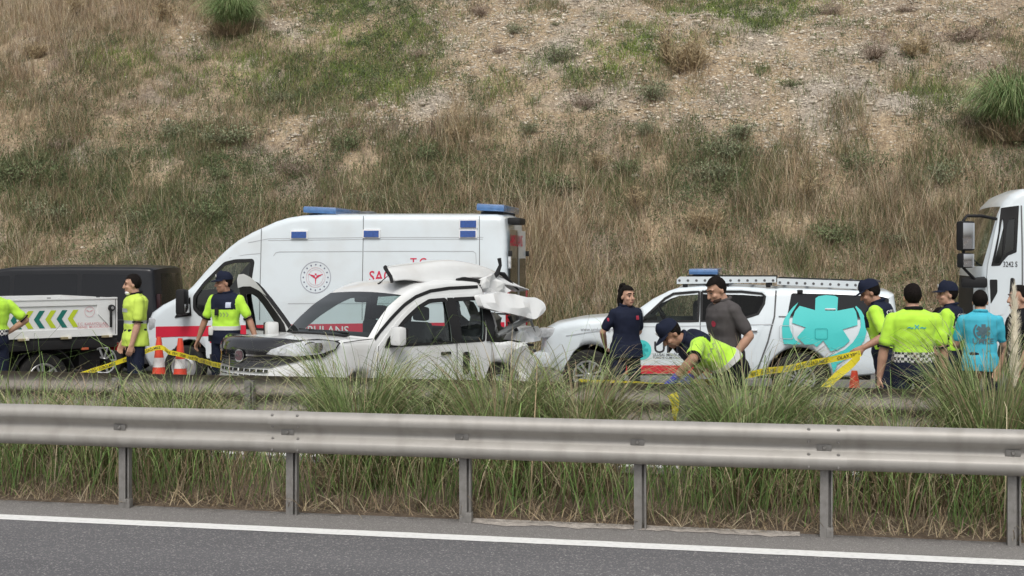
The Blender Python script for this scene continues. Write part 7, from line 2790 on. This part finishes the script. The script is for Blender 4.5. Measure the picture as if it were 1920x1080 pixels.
M_TAPE = mat('barrier_tape', (.78, .66, .03), .42, var=.12, scale=5)
M_TLET = mat('tape_lettering', (.03, .03, .03), .6)


def catmull(P, n):
    P = [Vector(p) for p in P]
    P = [P[0] * 2 - P[1]] + P + [P[-1] * 2 - P[-2]]
    out = []
    for i in range(1, len(P) - 2):
        for k in range(n):
            t = k / n
            a, b, c, d = P[i - 1], P[i], P[i + 1], P[i + 2]
            out.append(.5 * ((2 * b) + (c - a) * t + (2 * a - 5 * b + 4 * c - d) * t * t + (3 * b - a - 3 * c + d) * t ** 3))
    out.append(P[-2])
    return out


def tape(parent, P, wd=.068, twist=0.0, text='OLAY YERİ · GİRİLMEZ       ', name='tape_run', seed=0):
    C_ = catmull([pt_at(*p) for p in P], 12)
    L = [0]
    for a, b in zip(C_, C_[1:]):
        L.append(L[-1] + (b - a).length)

    def frame(s):
        s = max(0, min(L[-1] - 1e-5, s))
        i = max(0, int(np.searchsorted(L, s, 'right')) - 1)
        i = min(i, len(C_) - 2)
        t = (s - L[i]) / max(1e-6, L[i + 1] - L[i])
        p = C_[i].lerp(C_[i + 1], t)
        tg = (C_[min(i + 2, len(C_) - 1)] - C_[max(0, i - 1)]).normalized()
        up = Vector((0, 0, 1))
        if abs(tg.z) > .8:
            up = Vector((1, 0, 0))
        nrm = tg.cross(up).normalized()
        up = nrm.cross(tg).normalized()
        an = twist * s / L[-1] + .35 * mnoise.noise((s * 1.7, seed, 0))
        u2 = up * math.cos(an) + nrm * math.sin(an)
        n2 = nrm * math.cos(an) - up * math.sin(an)
        if n2.y > 0:
            n2 = -n2
        return p + up * .012 * mnoise.noise((s * 3, seed, 7)), u2, n2
    V, Fc = [], []
    N = max(8, int(L[-1] / .05))
    for k in range(N + 1):
        p, u, n_ = frame(L[-1] * k / N)
        V += [p - u * wd / 2, p + n_ * .004 * math.sin(k * .9), p + u * wd / 2]
    for k in range(N):
        for j in range(2):
            a = 3 * k + j
            Fc.append((a, a + 3, a + 4, a + 1))
    o = link(name, mesh(name, V, Fc, 60), M_TAPE, parent)
    if text:
        v2, f2 = text_2d(text * 12, wd * .72, (1.15, 1))
        keep = [f for f in f2 if max(v2[i][0] for i in f) < L[-1] - .02]
        TV = []
        for (x, y) in v2:
            p, u, n_ = frame(x)
            TV.append(p + u * (y - wd * .25) + n_ * .007)
        us = sorted({i for f in keep for i in f}); mp = {j: i for i, j in enumerate(us)}
        link('lettering', mesh('lettering', [TV[i] for i in us], [tuple(mp[i] for i in f) for f in keep]), M_TLET, o)['kind'] = 'stuff'
    return o


t1 = thing('barrier_tape', 'yellow barrier tape strung past the two cones before the ambulance', 'tape', pt_at(298, 720, 20.1))
t1.location = (0, 0, 0)
tape(t1, [(60, 738, 19.0), (110, 716, 19.2), (165, 698, 19.5), (230, 676, 19.8), (296, 652, 20.0), (318, 660, 19.85), (338, 665, 19.82), (372, 674, 19.0), (405, 684, 17.4), (440, 690, 16.95)], seed=1)
t2 = thing('barrier_tape', 'yellow barrier tape with black lettering held by two officers before the pickup', 'tape', (0, 0, 0))
tape(t2, [(1085, 716, 13.7), (1140, 719, 13.3), (1200, 721, 12.9), (1262, 726, 12.3)], seed=2, wd=.06)
tape(t2, [(1262, 727, 12.3), (1300, 719, 12.75), (1345, 715, 13.1), (1400, 703, 13.5), (1500, 686, 14.0), (1614, 662, 14.25)], seed=3)
tape(t2, [(1260, 738, 11.75), (1266, 755, 11.72), (1264, 775, 11.74), (1267, 800, 11.72)], seed=4, twist=1.5, text='', name='tape_tail', wd=.085)
tape(t2, [(1611, 667, 14.2), (1594, 684, 14.1), (1566, 708, 13.9), (1540, 734, 13.7)], seed=5, twist=.35, name='tape_tail', wd=.085, text='')
